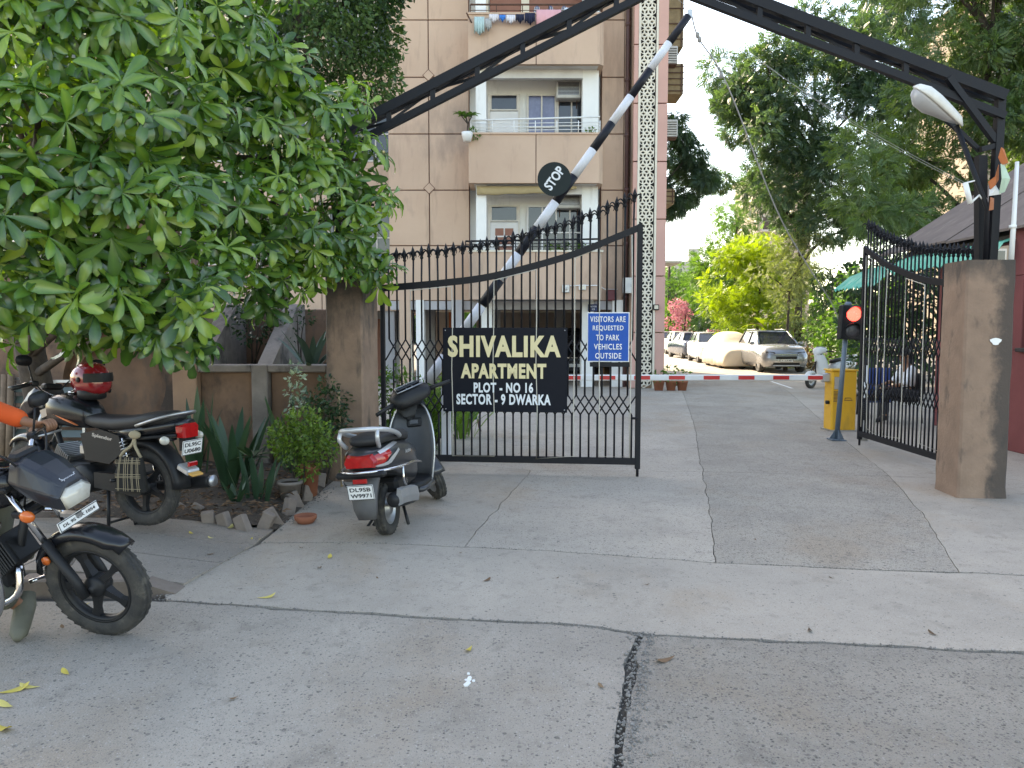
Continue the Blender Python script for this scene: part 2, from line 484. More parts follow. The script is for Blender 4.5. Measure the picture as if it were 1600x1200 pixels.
def slab(name, pts, m_, parent, gap=.012, z=0.0, step=.07, jit=.022):
    """one cast concrete slab: ragged edges, a real gap round it"""
    pts = [Vector((p[0], p[1])) for p in pts]
    area = sum(pts[i].x * pts[(i + 1) % len(pts)].y - pts[(i + 1) % len(pts)].x * pts[i].y for i in range(len(pts)))
    if area < 0: pts = pts[::-1]
    out = []
    n = len(pts)
    for i in range(n):
        a, b = pts[i], pts[(i + 1) % n]
        L = (b - a).length
        if L < 1e-6: continue
        far = max(a.y, b.y) > 22
        k = max(1, int(L / (step if not far else .6)))
        t = (b - a) / L; nr = Vector((-t.y, t.x))
        for j in range(k):
            p = a + (b - a) * (j / k)
            q = Vector((p.x * 2.2, p.y * 2.2, 0))
            d1 = Vector((mnoise.noise(q * 1.5), mnoise.noise(q * 1.5 + Vector((9, 3, 1))))) * jit
            d1 += Vector((mnoise.noise(q * 6), mnoise.noise(q * 6 + Vector((5, 8, 2))))) * jit * .45
            g = gap * (.55 + .75 * abs(mnoise.noise(q * 1.1 + Vector((2, 2, 7))))) + .004 * abs(mnoise.noise(q * 9 + nr.to_3d() * 5))
            ins = nr * g
            if j == 0:
                a0 = pts[i - 1]; t0 = (a - a0).normalized(); n0 = Vector((-t0.y, t0.x))
                ins = (nr + n0) * g * .8
            out.append(p + d1 + ins)
    mb = MB()
    n = len(out)
    vs = [(p.x, p.y, z) for p in out] + [(p.x, p.y, z - .05) for p in out]
    mb.add(vs, [tuple(range(n))] + [(i, n + i, n + (i + 1) % n, (i + 1) % n) for i in range(n)])
    return mb.build(name, m_, parent)

drive = bpy.data.objects.new('driveway', None); link(drive); drive['kind'] = 'structure'
def gp(*pp): return [G(*p).xy for p in pp]
c2 = gp((255, 938), (430, 950), (700, 967), (880, 975), (1000, 990), (1200, 1001), (1400, 1010), (1600, 1020), (1900, 1034))
c1 = gp((410, 848), (560, 848), (725, 854), (880, 862), (1118, 879), (1350, 890), (1600, 898), (1900, 906))
gl = gp((700, 722), (830, 735), (1097, 737), (1390, 744), (1600, 752), (1760, 757))
pe = gp((410, 848), (330, 882), (262, 916), (255, 938))           # edge of the left pavement
vc = gp((1000, 990), (987, 1040), (976, 1100), (962, 1200))
vc += [vc[-1] + Vector((.0, -1.2)), vc[-1] + Vector((.02, -3.0))]
# nearest slabs
left0 = Vector((-7, c2[0].y - .02)); leftn = Vector((-7, -2.5))
slab('concrete_slab', [left0] + c2[:5] + vc[1:] + [Vector((vc[-1].x, -2.5)), leftn], m_c_mid, drive, .026)
slab('concrete_slab', vc[::-1] + c2[5:] + [Vector((9, c2[-1].y)), Vector((9, -2.5)), Vector((vc[-1].x, -2.5))], m_c_rough, drive, .028)
# apron between the two cracks
slab('concrete_slab', pe[::-1][1:] + c1[1:] + [Vector((9, c1[-1].y)), Vector((9, c2[-1].y))] + c2[::-1], m_c_smooth, drive, .016)
# scooter standing, road strip, right strip in front of the gate
lj = gp((725, 854), (790, 780), (830, 735))
slab('concrete_slab', [c1[0], c1[1], lj[0], lj[1], lj[2], gl[0], Vector((-1.95, gl[0].y)), Vector((-1.95, 6.9))], m_c_smooth, drive, .004)
cj = gp((1118, 879), (1110, 800), (1097, 737))
slab('concrete_slab', [lj[0], c1[3], c1[4], cj[1], cj[2], gl[1], lj[1]], m_c_mid_bright, drive, .004)
rj = gp((1500, 894), (1440, 800), (1390, 744))
slab('concrete_slab', [c1[4], c1[5], rj[0], rj[1], rj[2], cj[2], cj[1]], m_c_rough_bright, drive, .004)
slab('concrete_slab', [rj[0], c1[6], c1[7], Vector((9, c1[-1].y)), Vector((9, gl[-1].y)), gl[4], rj[2], rj[1]], m_c_smooth, drive, .003)
# inside the gate
ci = gp((1097, 737), (1085, 665), (1070, 620), (1060, 590))
ri = gp((1390, 744), (1320, 688), (1230, 610))
ci2, ri2 = Vector((5.6, 26)), Vector((8.4, 26))
slab('concrete_slab', [Vector((-4.5, gl[0].y)), gl[0], gl[1], gl[2], ci[1], ci[2], ci[3], ci2, Vector((-4.5, 26))], m_c_mid_bright, drive, .004)
slab('concrete_slab', [gl[2], gl[3], ri[1], ri[2], ri2, ci2, ci[3], ci[2], ci[1]], m_c_rough_bright, drive, .004)
slab('concrete_slab', [gl[3], gl[4], Vector((9, gl[-1].y)), Vector((12, 26)), ri2, ri[2], ri[1]], m_c_smooth, drive, .003)
slab('concrete_slab', [Vector((3.5, 26)), Vector((13, 26)), Vector((12, 48)), Vector((9, 75)), Vector((4, 75)), Vector((5.0, 48))], m_c_far, drive, .01)

# raised strip of paving on the left, dying into the apron
m_paver = conc('grey_paving', (.29, .25, .21), (.225, .195, .165), .4, .1)
m_kerb = mat('brown_kerb', (.22, .18, .15), .95, 0, (.15, .115, .095), 8, .7, bump=.4)
pav = bpy.data.objects.new('pavement', None); link(pav); pav['kind'] = 'structure'
def pavz(x, y):
    e = max(0.0, min(1.0, (-2.05 - x) / .75))
    return .008 + .095 * e
mbp = MB(); xs = [-7 + .25 * i for i in range(20)] + [-2.15]
row0 = [(-7, 4.84)] + []
def pav_front(x): return 4.80 + (.02 * math.sin(x * 3))
def pav_right(y): return pe[3].x + (pe[0].x - pe[3].x) * max(0, min(1, (y - pe[3].y) / (pe[0].y - pe[3].y))) - .03
ny = 8
pv = []
ys = [4.84 + (9.0 - 4.84) * j / ny for j in range(ny + 1)]
pieces = [(-7.0, -6.0), (-6.0, -5.0), (-5.0, -4.1), (-4.1, -3.2), (-3.2, None)]
rows_y = [4.84, 5.30, 5.76, 6.22]
for i in range(len(rows_y) - 1):
    for (xa, xb) in pieces:
        y0, y1 = rows_y[i] + .006, rows_y[i + 1] - .006
        x0 = xa + .006
        xb0 = (xb - .006) if xb else pav_right(y0); xb1 = (xb - .006) if xb else pav_right(y1)
        mb = MB()
        k = 4
        top, bot = [], []
        for a in range(k + 1):
            for (yy, xe) in ((y0, xb0), (y1, xb1)):
                x = x0 + (xe - x0) * a / k
                top.append((x, yy, pavz(x, yy)))
        nv = len(top)
        vs = top + [(p[0], p[1], -.04) for p in top]
        fs = []
        for a in range(k):
            fs.append((2 * a, 2 * a + 2, 2 * a + 3, 2 * a + 1))
            fs.append((nv + 2 * a, 2 * a, 2 * a + 1 - 1, nv + 2 * a) if False else (2 * a, nv + 2 * a, nv + 2 * a + 2, 2 * a + 2))
            fs.append((2 * a + 1, 2 * a + 3, nv + 2 * a + 3, nv + 2 * a + 1))
        fs.append((0, 1, nv + 1, nv)); fs.append((nv - 2, 2 * nv - 2, 2 * nv - 1, nv - 1))
        mb.add(vs, fs); mb.build('paving_slab', m_paver, pav)
for i in range(6):
    mb = MB(); xa = -7 + i * .78; mb.box((xa + .385, 4.755, .025), (.765, .145, .13), bev=.012)
    mb.build('kerb_stone', m_kerb, pav)
mb = MB(); mb.loft([[(x, 4.685, -.04), (x, 4.828, -.04), (x, 4.828, zz), (x, 4.685, zz)] for (x, zz) in ((-2.31, .07), (-2.10, .003))], smooth=False); mb.build('kerb_stone', m_kerb, pav)
# soil bed
bed = MB(); nx_, ny_ = 34, 22
vs = []
for j in range(ny_ + 1):
    for i in range(nx_ + 1):
        y = 6.2 + (9.0 - 6.2) * j / ny_; xr = -1.94; x = -7 + (xr + 7) * i / nx_
        vs.append((x, y, .05 * min(1, (xr - x) * 4 + .1) + .03 * min(1, (xr - x) * 3) * min(1, (y - 6.2) * 3) + min(1, (xr - x) * 5 + .1) * (.04 * mnoise.noise(Vector((x * 2, y * 2, 0))) + .02 * mnoise.noise(Vector((x * 9, y * 9, 3))))))
fs = [(j * (nx_ + 1) + i, j * (nx_ + 1) + i + 1, (j + 1) * (nx_ + 1) + i + 1, (j + 1) * (nx_ + 1) + i) for j in range(ny_) for i in range(nx_)]
bed.add(vs, fs, smooth=True); o = bed.build('garden_soil', m_soil); o['kind'] = 'structure'

# ---------------------------------------------------------------- apartment building
APT = thing('apartment_building', 'pink beige apartment block with stacked balconies and patterned screen tower', 'building', (0, 0, 0))
WY = 22.0
def bpart(name, c, d, m_, parent=APT, bev=0.0):
    mb = MB(); mb.box(c, d, bev=bev); return mb.build(name, m_, parent)
def bx(name, x0, x1, y0, y1, z0, z1, m_, parent=APT, bev=0.0):
    return bpart(name, ((x0 + x1) / 2, (y0 + y1) / 2, (z0 + z1) / 2), (x1 - x0, y1 - y0, z1 - z0), m_, parent, bev)
FH, Z0 = 3.1, 2.45
TOPZ = Z0 + 6 * FH + .6  # unseen top storey added so the block keeps the sun off the forecourt
core = bx('main_wall', -3.46, 3.26, WY + .3, 34, Z0, TOPZ, m_white)
bx('backing_wall', -3.47, -1.2, WY + .03, WY + .3, Z0, TOPZ, m_bdark)
bx('backing_wall', 2.5, 3.14, WY + .03, WY + .3, Z0, TOPZ, m_bdark)
g = .014
for (xa, xb) in ((-3.48, -2.33), (-2.33, -1.2), (2.5, 3.14)):
    z = Z0
    while z < TOPZ - .1:
        mb = MB(); w2, h2 = xb - xa - 2 * g, FH / 2 - 2 * g
        mb.box(((xa + xb) / 2, WY + .02, z + FH / 4), (w2, .10, h2), bev=.008)
        mb.build('wall_panel', m_bwall, APT)
        z += FH / 2
# diamond motifs on the joints
for k in range(6):
    zc = 5.6 + FH * k
    mb = MB(); q = .17
    mb.prism([(q, 0), (0, q), (-q, 0), (0, -q)], 0, .012, T(-2.33, WY - .032, zc) @ STAND)
    d = mb.build('diamond_panel', m_bdark, APT)
    mb = MB(); q = .145
    mb.prism([(q, 0), (0, q), (-q, 0), (0, -q)], 0, .022, T(-2.33, WY - .032, zc) @ STAND)
    mb.build('diamond_face', m_bwall, d)
# balconies
BX0, BX1, BF = -1.16, 2.44, 20.9
for k in range(6):
    zb, zt = Z0 + FH * k, Z0 + FH * k + 1.27
    # parapet: two rendered panels, bevelled right corner
    for (xa, xb) in ((BX0, .64 - .012), (.64 + .012, BX1)):
        mb = MB()
        poly = [(xa, BF), (xb, BF), (xb, BF + .14), (xa, BF + .14)] if xb < 2 else [(xa, BF), (xb - .12, BF), (xb, BF + .14), (xb, WY - .03), (xb - .13, WY - .03), (xb - .13, BF + .15), (xa, BF + .15)]
        mb.prism(poly, zb, zt); mb.build('balcony_parapet', m_bwall, APT)
    bx('balcony_parapet', BX0, BX0 + .13, BF + .142, WY + .02, zb, zt, m_bwall)
    bx('parapet_joint', .60, .68, BF + .03, BF + .12, zb + .01, zt - .02, m_bdark)
    bx('balcony_slab', BX0 + .02, BX1 - .02, BF + .16, WY + .3, zb + .02, zb + .2, m_soffit)
    bx('parapet_coping', BX0 - .03, BX1 + .02, BF - .03, BF + .16, zt + .002, zt + .05, m_cream if k == 0 else m_bwall)
    if k < 6:
        # white piers at both ends of the opening, up to the slab above
        bx('balcony_pier', -.98, -.70, BF + .35, BF + .62, zt - .4, zb + FH + .02, m_white)
        bx('balcony_pier', 1.92, 2.36, BF + .5, BF + .9, zt - .4, zb + FH + .02, m_white)
        bx('balcony_beam', -.70, 1.92, BF + .45, BF + .6, zb + FH - .22, zb + FH + .019, m_soffit)
# doors and windows behind the balconies
def glazed(name, x0, x1, z0, z1, y, nx, nz, mg, mf, parent=APT, fr=.05):
    """framed window: frame bars and one pane per light"""
    fo = MB()
    fo.box(((x0 + x1) / 2, y, z0 + fr / 2), (x1 - x0, .07, fr)); fo.box(((x0 + x1) / 2, y, z1 - fr / 2), (x1 - x0, .07, fr))
    fo.box((x0 + fr / 2, y, (z0 + z1) / 2), (fr, .07, z1 - z0 - 2 * fr)); fo.box((x1 - fr / 2, y, (z0 + z1) / 2), (fr, .07, z1 - z0 - 2 * fr))
    xs = [x0 + fr + (x1 - x0 - 2 * fr) * i / nx for i in range(nx + 1)]
    zs = [z0 + fr + (z1 - z0 - 2 * fr) * f for f in (nz if isinstance(nz, (list, tuple)) else [i / nz for i in range(nz + 1)])]
    for x in xs[1:-1]: fo.box((x, y, (z0 + z1) / 2), (fr * .8, .06, z1 - z0 - 2 * fr))
    for z in zs[1:-1]: fo.box(((x0 + x1) / 2, y + .002, z), (x1 - x0 - 2 * fr, .052, fr * .8))
    w_ = fo.build(name, mf, parent)
    for i in range(nx):
        for j in range(len(zs) - 1):
            bx('pane', xs[i] + .005, xs[i + 1] - .005, y + .012, y + .022, zs[j] + .005, zs[j + 1] - .005, mg, w_)
    return w_
BW = WY + .28
m_door = mat('white_door', (.70, .69, .68), .5, 0, (.6, .58, .57), 3, .5)
m_mar = mat('maroon_door_paint', (.30, .13, .09), .6, 0, (.24, .10, .07), 4, .5)
for k in range(6):
    fl = Z0 + FH * k + .22
    # door
    if k != 2:
        d = bx('balcony_door', -.62, .17, BW - .05, BW, fl, fl + 2.02, m_door)
        bx('door_frame', -.68, -.621, BW - .07, BW, fl, fl + 2.5, m_winframe); bx('door_frame', .171, .23, BW - .07, BW, fl, fl + 2.5, m_winframe)
        glazed('transom_window', -.62, .17, fl + 2.04, fl + 2.5, BW - .03, 1, 1, m_glass, m_winframe, APT, .04)
        if k == 0:
            for i in range(2):
                bx('door_pane', -.48 + .28 * i, -.24 + .28 * i, BW - .062, BW - .052, fl + .9, fl + 1.85, m_mar, d)
            for zz in (fl + 1.35, fl + 1.6):
                bx('door_bar', -.5, .05, BW - .075, BW - .063, zz, zz + .04, m_door, d)
    else:
        bx('maroon_wall_panel', -.62, .30, BW - .06, BW, fl, fl + 2.6, m_mar)
    # window
    if k == 1:
        glazed('balcony_window', .42, 1.26, fl + .1, fl + 2.5, BW - .03, 2, [0, .62, 1], m_glassblue, m_winframe)
        glazed('balcony_window', 1.27, 2.1, fl + .75, fl + 2.5, BW - .03, 2, [0, .5, 1], m_glass, m_winframe)
        bx('white_panel', 1.28, 2.1, BW - .05, BW, fl + .1, fl + .74, m_door)
    elif k == 2:
        bx('maroon_wall_panel', .48, 2.1, BW - .06, BW, fl, fl + 2.6, m_mar)
        for i in range(4):
            ov = MB()
            pts = [(.105 * math.cos(a), .26 * math.sin(a)) for a in [2 * math.pi * q / 20 for q in range(20)]]
            ov.prism(pts, 0, .015, T(.70 + .38 * i, BW - .06, fl + 1.55) @ STAND)
            win = ov.build('oval_window', m_glassblue, APT)
            gr = MB()
            for dx in (-.06, 0, .06): gr.tube([(.70 + .38 * i + dx, BW - .082, fl + 1.33), (.70 + .38 * i + dx, BW - .082, fl + 1.77)], .007, 5)
            for dz in (-.14, -.05, .05, .14): gr.tube([(.61 + .38 * i, BW - .084, fl + 1.55 + dz), (.79 + .38 * i, BW - .084, fl + 1.55 + dz)], .007, 5)
            gr.build('grille', m_white, win)
        bx('cream_column', .26, .48, BW - .12, BW, fl, fl + 2.6, m_cream); bx('cream_column', -.95, -.66, BW - .12, BW, fl, fl + 2.6, m_cream)
    else:
        glazed('balcony_window', .42, 2.1, fl + .15, fl + 2.5, BW - .03, 4, [0, .33, .68, 1], m_glass, m_door)
# 1st floor canvas valance
m_canvas = mat('yellow_canvas', (.45, .36, .20), .85, 0, (.36, .28, .16), 4, .6)
mb = MB(); rr = []
for i in range(13):
    x = -.95 + i * .135 * 1.15
    rr.append([(x, BF + .2, 5.5), (x, BF + .22, 5.28 + .05 * (i / 12.) + .012 * math.sin(i * 1.4)), (x, BF + .26, 5.27 + .05 * (i / 12.) + .012 * math.sin(i * 1.4)), (x, BF + .26, 5.5)])
mb.loft(rr); mb.build('canvas_valance', m_canvas, APT)
mb = MB(); rr = []
for i in range(9):
    x = .95 + i * .10
    rr.append([(x, BF + .2, 5.5), (x, BF + .22, 5.36 + .1 * abs(i - 3) / 6.), (x, BF + .26, 5.35 + .1 * abs(i - 3) / 6.), (x, BF + .26, 5.5)])
mb.loft(rr); mb.build('canvas_valance', m_canvas, APT)
# railings
def railing(x0, x1, y, z0, bars, posts, m_, r=.014, toph=.0, parent=APT):
    rl = MB(); rl.tube([(x0, y, bars[-1]), (x1, y, bars[-1] + toph)], r * 1.7, 6); top = rl.build('balcony_railing', m_, parent)
    for zb in bars[:-1]:
        q = MB(); q.tube([(x0, y, zb), (x1, y, zb + toph * .5)], r * .7, 5); q.build('rail', m_, top)
    for i in range(posts):
        x = x0 + (x1 - x0) * i / (posts - 1)
        q = MB(); q.tube([(x, y, z0), (x, y, bars[-1])], r, 5); q.build('post', m_, top)
railing(-1.1, 2.35, BF + .06, 6.86, [6.93, 7.02, 7.11, 7.2], 7, m_white_plastic, .014, .1)
railing(-1.25, 2.35, BF - .05, 3.76, [3.84, 3.92, 4.0], 9, m_black_iron, .016, .06)
railing(-1.1, 2.35, BF + .06, 9.97, [10.05, 10.2], 6, m_rust, .014)
# stilt storey
STC = [(-3.05, .3, m_bwall), (-2.62, .22, m_white), (-1.55, .34, m_stiltgrey), (-.72, .3, m_white), (2.15, .34, m_white), (3.0, .3, m_white)]
for (x, w_, m_) in STC: bx('stilt_column', x - w_ / 2, x + w_ / 2, WY - .1, WY + .35, 0, Z0 + .02, m_)
for x in (-2.9, -.6, 1.7): 
    bx('stilt_column', x - .2, x + .2, 27.0, 27.4, 0, Z0, m_stiltgrey)
bx('parking_ceiling', -3.44, 3.24, WY + .36, 33.9, Z0 - .06, Z0 - .004, m_stiltgrey)
bx('back_wall', -3.46, -2.75, 33.5, 33.7, 0, Z0 - .07, m_stiltgrey)
bx('back_wall', -1.55, 3.24, 33.5, 33.7, 0, Z0 - .07, m_stiltgrey)
bx('brick_pier', -2.74, -2.35, 33.5, 33.7, 0, Z0 - .07, mat('orange_brick', (.46, .16, .07), .9, 0, (.34, .11, .05), 8, .6))
bx('stilt_beam', -3.46, 3.2, WY + .0, WY + .29, Z0 - .25, Z0 - .003, m_stiltgrey)
# drain pipe, cornice strip
mb = MB(); mb.tube([(3.21, WY - .12, 0), (3.21, WY - .12, TOPZ)], .055, 10)
for k in range(12): mb.lathe([(.07, 0), (.07, .09)], 10, M=T(3.21, WY - .12, 1.0 + 1.5 * k))
mb.build('drain_pipe', m_pipe, APT)
bx('orange_strip', 3.145, 3.16, WY - .06, WY + .3, 2.4, TOPZ, m_bwall)
# tower with patterned screen
TX0, TX1, TY = 3.30, 4.22, 21.3
bx('tower_core', TX0 + .02, TX1 - .02, TY + .12, 34, 0, TOPZ + 1.2, m_bwall)
LX0, LX1 = 3.42, 3.95
z = 0.0
while z < TOPZ + 1:
    for (xa, xb) in ((TX0, LX0 - .002), (LX1 + .002, TX1)):
        mb = MB(); mb.box(((xa + xb) / 2, TY + .06, z + .775), (xb - xa, .118, 1.52), bev=.006); mb.build('tower_panel', m_pinkstrip, APT)
    z += 1.55
bx('screen_backing', LX0 + .03, LX1 - .03, TY + .09, TY + .11, 0.1, TOPZ + 1, mat('screen_hole_dark', (.015, .015, .018), .95))  # near-black sheet painted for the dark hollow behind the holes
for (xa, xb) in ((LX0, LX0 + .055), (LX1 - .055, LX1)): bx('screen_frame', xa, xb, TY - .012, TY + .088, 0, TOPZ + 1.1, m_cream)
sv, sf = [], []
a_ = .115; h_ = a_ * math.sqrt(3) / 2
cx0, cx1 = LX0 + .05, LX1 - .05
def rhomb(c, u, v_):
    """one tile of the pierced screen: a leaf-shaped hole in a rhombus"""
    o = [c + (u * s0 + v_ * s1) * .5 for (s0, s1) in ((-1, -1), (1, -1), (1, 1), (-1, 1))]
    if min(p.x for p in o) < cx0 - .04 or max(p.x for p in o) > cx1 + .04: return
    inn = []
    for p in o:
        d = p - c
        inn.append(c + d * .60)
    o = [Vector((min(cx1, max(cx0, p.x)), p.y)) for p in o]; inn = [Vector((min(cx1, max(cx0, p.x)), p.y)) for p in inn]
    b = len(sv)
    for p in o: sv.append((p.x, TY + .01, p.y))
    for p in inn: sv.append((p.x, TY + .01, p.y))
    for p in inn: sv.append((p.x, TY + .055, p.y))
    for i in range(4):
        j = (i + 1) % 4
        sf.append((b + i, b + j, b + 4 + j, b + 4 + i)); sf.append((b + 4 + i, b + 4 + j, b + 8 + j, b + 8 + i))
e = [Vector((math.cos(R(90 + 120 * i)), math.sin(R(90 + 120 * i)))) * a_ for i in range(3)]
t1 = Vector((a_ * math.sqrt(3), 0)); t2 = Vector((a_ * math.sqrt(3) / 2, a_ * 1.5))
for j in range(0, 134):
    for i in range(-1, 5):
        base = Vector((cx0 + (i + .5 * (j % 2)) * t1.x, .12 + j * t2.y))
        for (u, v_) in ((e[0], e[1]), (e[1], e[2]), (e[2], e[0])):
            rhomb(base + (u + v_) * .5, u, v_)
o = npmesh('pierced_screen', sv, sf, m_cream, APT); o['kind'] = 'stuff'
# things on the block's right flank
m_cage = mat('rusted_cage_sheet', (.30, .22, .12), .8, .1, (.2, .14, .08), 6, .7)
def cage(x0, x1, z0, z1, y, nslat):
    c = bx('window_cage', x0, x1, y, y + 1.0, z0, z1, m_cage)
    for i in range(nslat):
        zz = z0 + (z1 - z0) * (i + .5) / nslat
        bx('slat', x0 + .02, x1 + .02, y - .03, y - .003, zz - .012, zz + .012, m_rust, c)
    bx('slat', x1 - .08, x1 - .05, y - .04, y - .031, z0, z1, m_rust, c)
cage(4.2, 5.2, 10.2, 12.0, 24, 4); cage(4.2, 5.22, 8.8, 9.7, 24, 5); cage(4.2, 5.0, 5.5, 5.95, 24, 3)
mb = MB(); mb.box((4.75, 24.6, 3.72), (1.0, 1.4, .07), bev=.02); mb.build('side_canopy', m_cream, APT)
# left wing, set back
LW = 23.6
for k in range(6):
    zb, zt = Z0 - .25 + FH * k, Z0 + FH * k + 1.1
    for i in range(5):
        xb = -3.5 - 2.3 * i; xa = xb - 2.276
        mb = MB(); mb.box(((xa + xb) / 2, LW, (zb + zt) / 2), (xb - xa, .16, zt - zb), bev=.008); mb.build('wing_parapet', m_bwall, APT)
    w_ = glazed('wing_window', -5.6, -3.6, zt + .05, zb + FH - .05, LW + .12, 4, 2, m_glass, m_winframe)
    for i in range(1, 4): glazed('wing_window', -5.6 - 2.6 * i, -3.6 - 2.6 * i, zt + .05, zb + FH - .05, LW + .12, 3, 2, m_glass, m_winframe)
bx('wing_wall', -16, -3.47, LW + .2, 34, Z0 - .2, TOPZ, m_bwall)
for i in range(6): bx('wing_column', -3.9 - 2.3 * i, -3.6 - 2.3 * i, LW, LW + .3, 0, Z0 - .255, m_stiltgrey)
bx('wing_back_wall', -16, -3.47, 27, 27.2, 0, Z0 - .21, m_stiltgrey)
bx('parking_door', -5.2, -4.3, 26.9, 26.99, 0, 2.0, m_mar)
bx('blue_sheet', -5.0, -3.52, LW - .1, LW - .085, 3.58, 3.95, mat('blue_tarpaulin', (.10, .16, .28), .6), APT)

# ---------------------------------------------------------------- garden wall and planters
GW = thing('planter_wall', 'weathered brown planter wall with sunken panels and sloping dividers left of the gate', 'wall')
FY = 8.9
def gw(name, x0, x1, y0, y1, z0, z1, m_, bev=.012): return bx(name, x0, x1, y0, y1, z0, z1, m_, GW, bev)
zt = 1.235
gw('sunken_panel', -3.66, -2.86, FY + .10, FY + .2, .0, zt - .09, m_planter)
gw('sunken_panel', -2.83, -2.16, FY + .10, FY + .2, .0, zt - .09, m_planter)
gw('wall_post', -3.94, -3.66, FY - .02, FY + .28, 0, 2.6, m_tan_wall)
gw('wall_post', -3.03, -2.84, FY, FY + .22, 0, zt + .002, m_rim)
gw('wall_post', -2.155, -2.06, FY, FY + .22, 0, zt + .002, m_rim)
gw('wall_rim', -3.66, -3.032, FY + .005, FY + .22, zt - .088, zt, m_rim)
gw('wall_rim', -2.838, -2.157, FY + .005, FY + .22, zt - .088, zt, m_rim)
for xc in (-3.76, -2.94):
    mb = MB(); M_ = T(xc - .09, 0, 0) @ Matrix(((0, 0, 1, 0), (1, 0, 0, 0), (0, 1, 0, 0), (0, 0, 0, 1)))
    mb.prism([(FY + .222, .4), (10.62, .4), (10.62, 1.98), (10.3, 1.98), (FY + .222, zt - .01)], 0, .18, M_)
    mb.build('sloping_divider', m_rim, GW)
gw('back_wall', -3.9, -2.0, 10.63, 10.78, 0, 1.92, m_planter)
gw('planter_soil', -3.665, -3.04, FY + .221, 10.62, .3, 1.12, m_soil, 0)
gw('planter_soil', -2.845, -2.06, FY + .221, 10.62, .3, 1.12, m_soil, 0)
# wall with a round moon opening
MWc = Vector((-4.63, 1.02))
MW = thing('moon_wall', 'dark brown garden wall with a round stepped niche behind the motorcycles', 'wall')
def ringwall(r_in, x0, x1, z0, z1, ya, yb, c, m_, name):
    n = 48; vs = []
    for i in range(n):
        a = 2 * math.pi * i / n
        d = Vector((math.cos(a), math.sin(a)))
        tt = min([t for t in [((x1 - c.x) / d.x if d.x > 1e-6 else 1e9), ((x0 - c.x) / d.x if d.x < -1e-6 else 1e9), ((z1 - c.y) / d.y if d.y > 1e-6 else 1e9), ((z0 - c.y) / d.y if d.y < -1e-6 else 1e9)]])
        o_ = c + d * tt; p = c + d * r_in
        vs += [(p.x, ya, p.y), (o_.x, ya, o_.y), (o_.x, yb, o_.y), (p.x, yb, p.y)]
    # put the corners in
    fs = []
    for i in range(n):
        j = (i + 1) % n
        for q in range(4): fs.append((4 * i + q, 4 * j + q, 4 * j + (q + 1) % 4, 4 * i + (q + 1) % 4))
    mb = MB(); mb.add(vs, fs); return mb.build(name, m_, MW)
ringwall(.60, -7.2, -3.95, -.0, 2.9, FY + .02, FY + .14, MWc, m_planter, 'wall_face')
ringwall(.50, -5.4, -3.97, .1, 1.9, FY + .142, FY + .24, MWc, m_planter, 'niche_step')
bx('niche_back', -7.2, -3.97, FY + .26, FY + .4, 0, 2.9, m_planter, MW)

# ---------------------------------------------------------------- guard house on the right
GH = thing('guard_house', 'maroon guard house with a sloping brown sheet roof beside the right gate', 'hut')
m_maroon = mat('maroon_wall_paint', (.21, .055, .055), .75, 0, (.15, .04, .04), 2, .6, stain=[((.06, .025, .025), (2, 2, .6), .58, .8, .5)])
m_roof = mat('brown_roof_felt', (.16, .125, .11), .95, 0, (.10, .08, .072), 2.5, .8, bump=.3, bs=30, stain=[((.24, .2, .175), (.6, 4, 4), .58, .8, .5)])
m_under = mat('dark_eave_boards', (.05, .04, .038), .9, 0, (.03, .026, .025), 5, .6)
def gh(name, x0, x1, y0, y1, z0, z1, m_, bev=.01): return bx(name, x0, x1, y0, y1, z0, z1, m_, GH, bev)
gh('wall', 6.75, 6.95, 7.2, 10.55, 0, 1.36, m_maroon)
gh('wall', 6.75, 6.95, 7.2, 10.55, 2.36, 3.02, m_maroon)
gh('wall', 6.75, 6.95, 10.2, 10.55, 1.362, 2.358, m_maroon)
gh('wall', 6.951, 10.2, 10.4, 10.55, 0, 3.0, m_maroon)
gh('wall', 6.75, 6.95, 7.2, 7.5, 1.362, 2.358, m_maroon)
gh('porch_column', 7.25, 7.5, 12.9, 13.15, 0, 3.1, m_maroon)
wf = gh('window_sill', 6.70, 6.98, 7.45, 10.25, 1.345, 1.40, m_under)
for i in range(5):
    y = 7.6 + i * .6
    mb = MB(); mb.tube([(6.80, y, 1.39), (6.80, y, 2.37)], .02, 6); mb.build('window_bar', m_cream, GH)
gh('window_void', 6.87, 6.9, 7.5, 10.2, 1.4, 2.358, m_glass)
gh('porch_beam', 7.3, 7.45, 10.551, 12.899, 2.9, 3.06, m_maroon)
# roof sheets laid from the eave up to the ridge
ex, ez, rx, rz_ = 6.62, 2.98, 9.35, 4.75
nsheet = 7
for i in range(nsheet):
    ya, yb = 6.6 + i * 1.05, 6.6 + (i + 1) * 1.05 - .012
    lift = .018 * (i % 2)
    mb = MB()
    prof = [(ex, ez + lift), (rx, rz_ + lift), (rx + 2.7, ez + .0 + lift), (rx + 2.7, ez - .03 + lift), (rx, rz_ - .035 + lift), (ex, ez - .035 + lift)]
    mb.loft([[(p[0], yy, p[1]) for p in prof] for yy in (ya, yb)], smooth=False)
    mb.build('roof_sheet', m_roof, GH)
mb = MB(); prof = [(ex + .15, ez - .06), (rx, rz_ - .14), (rx, rz_ - .26), (ex + .15, ez - .16)]
mb.loft([[(p[0], yy, p[1]) for p in prof] for yy in (6.8, 13.35)], smooth=False); mb.build('roof_underside', m_under, GH)
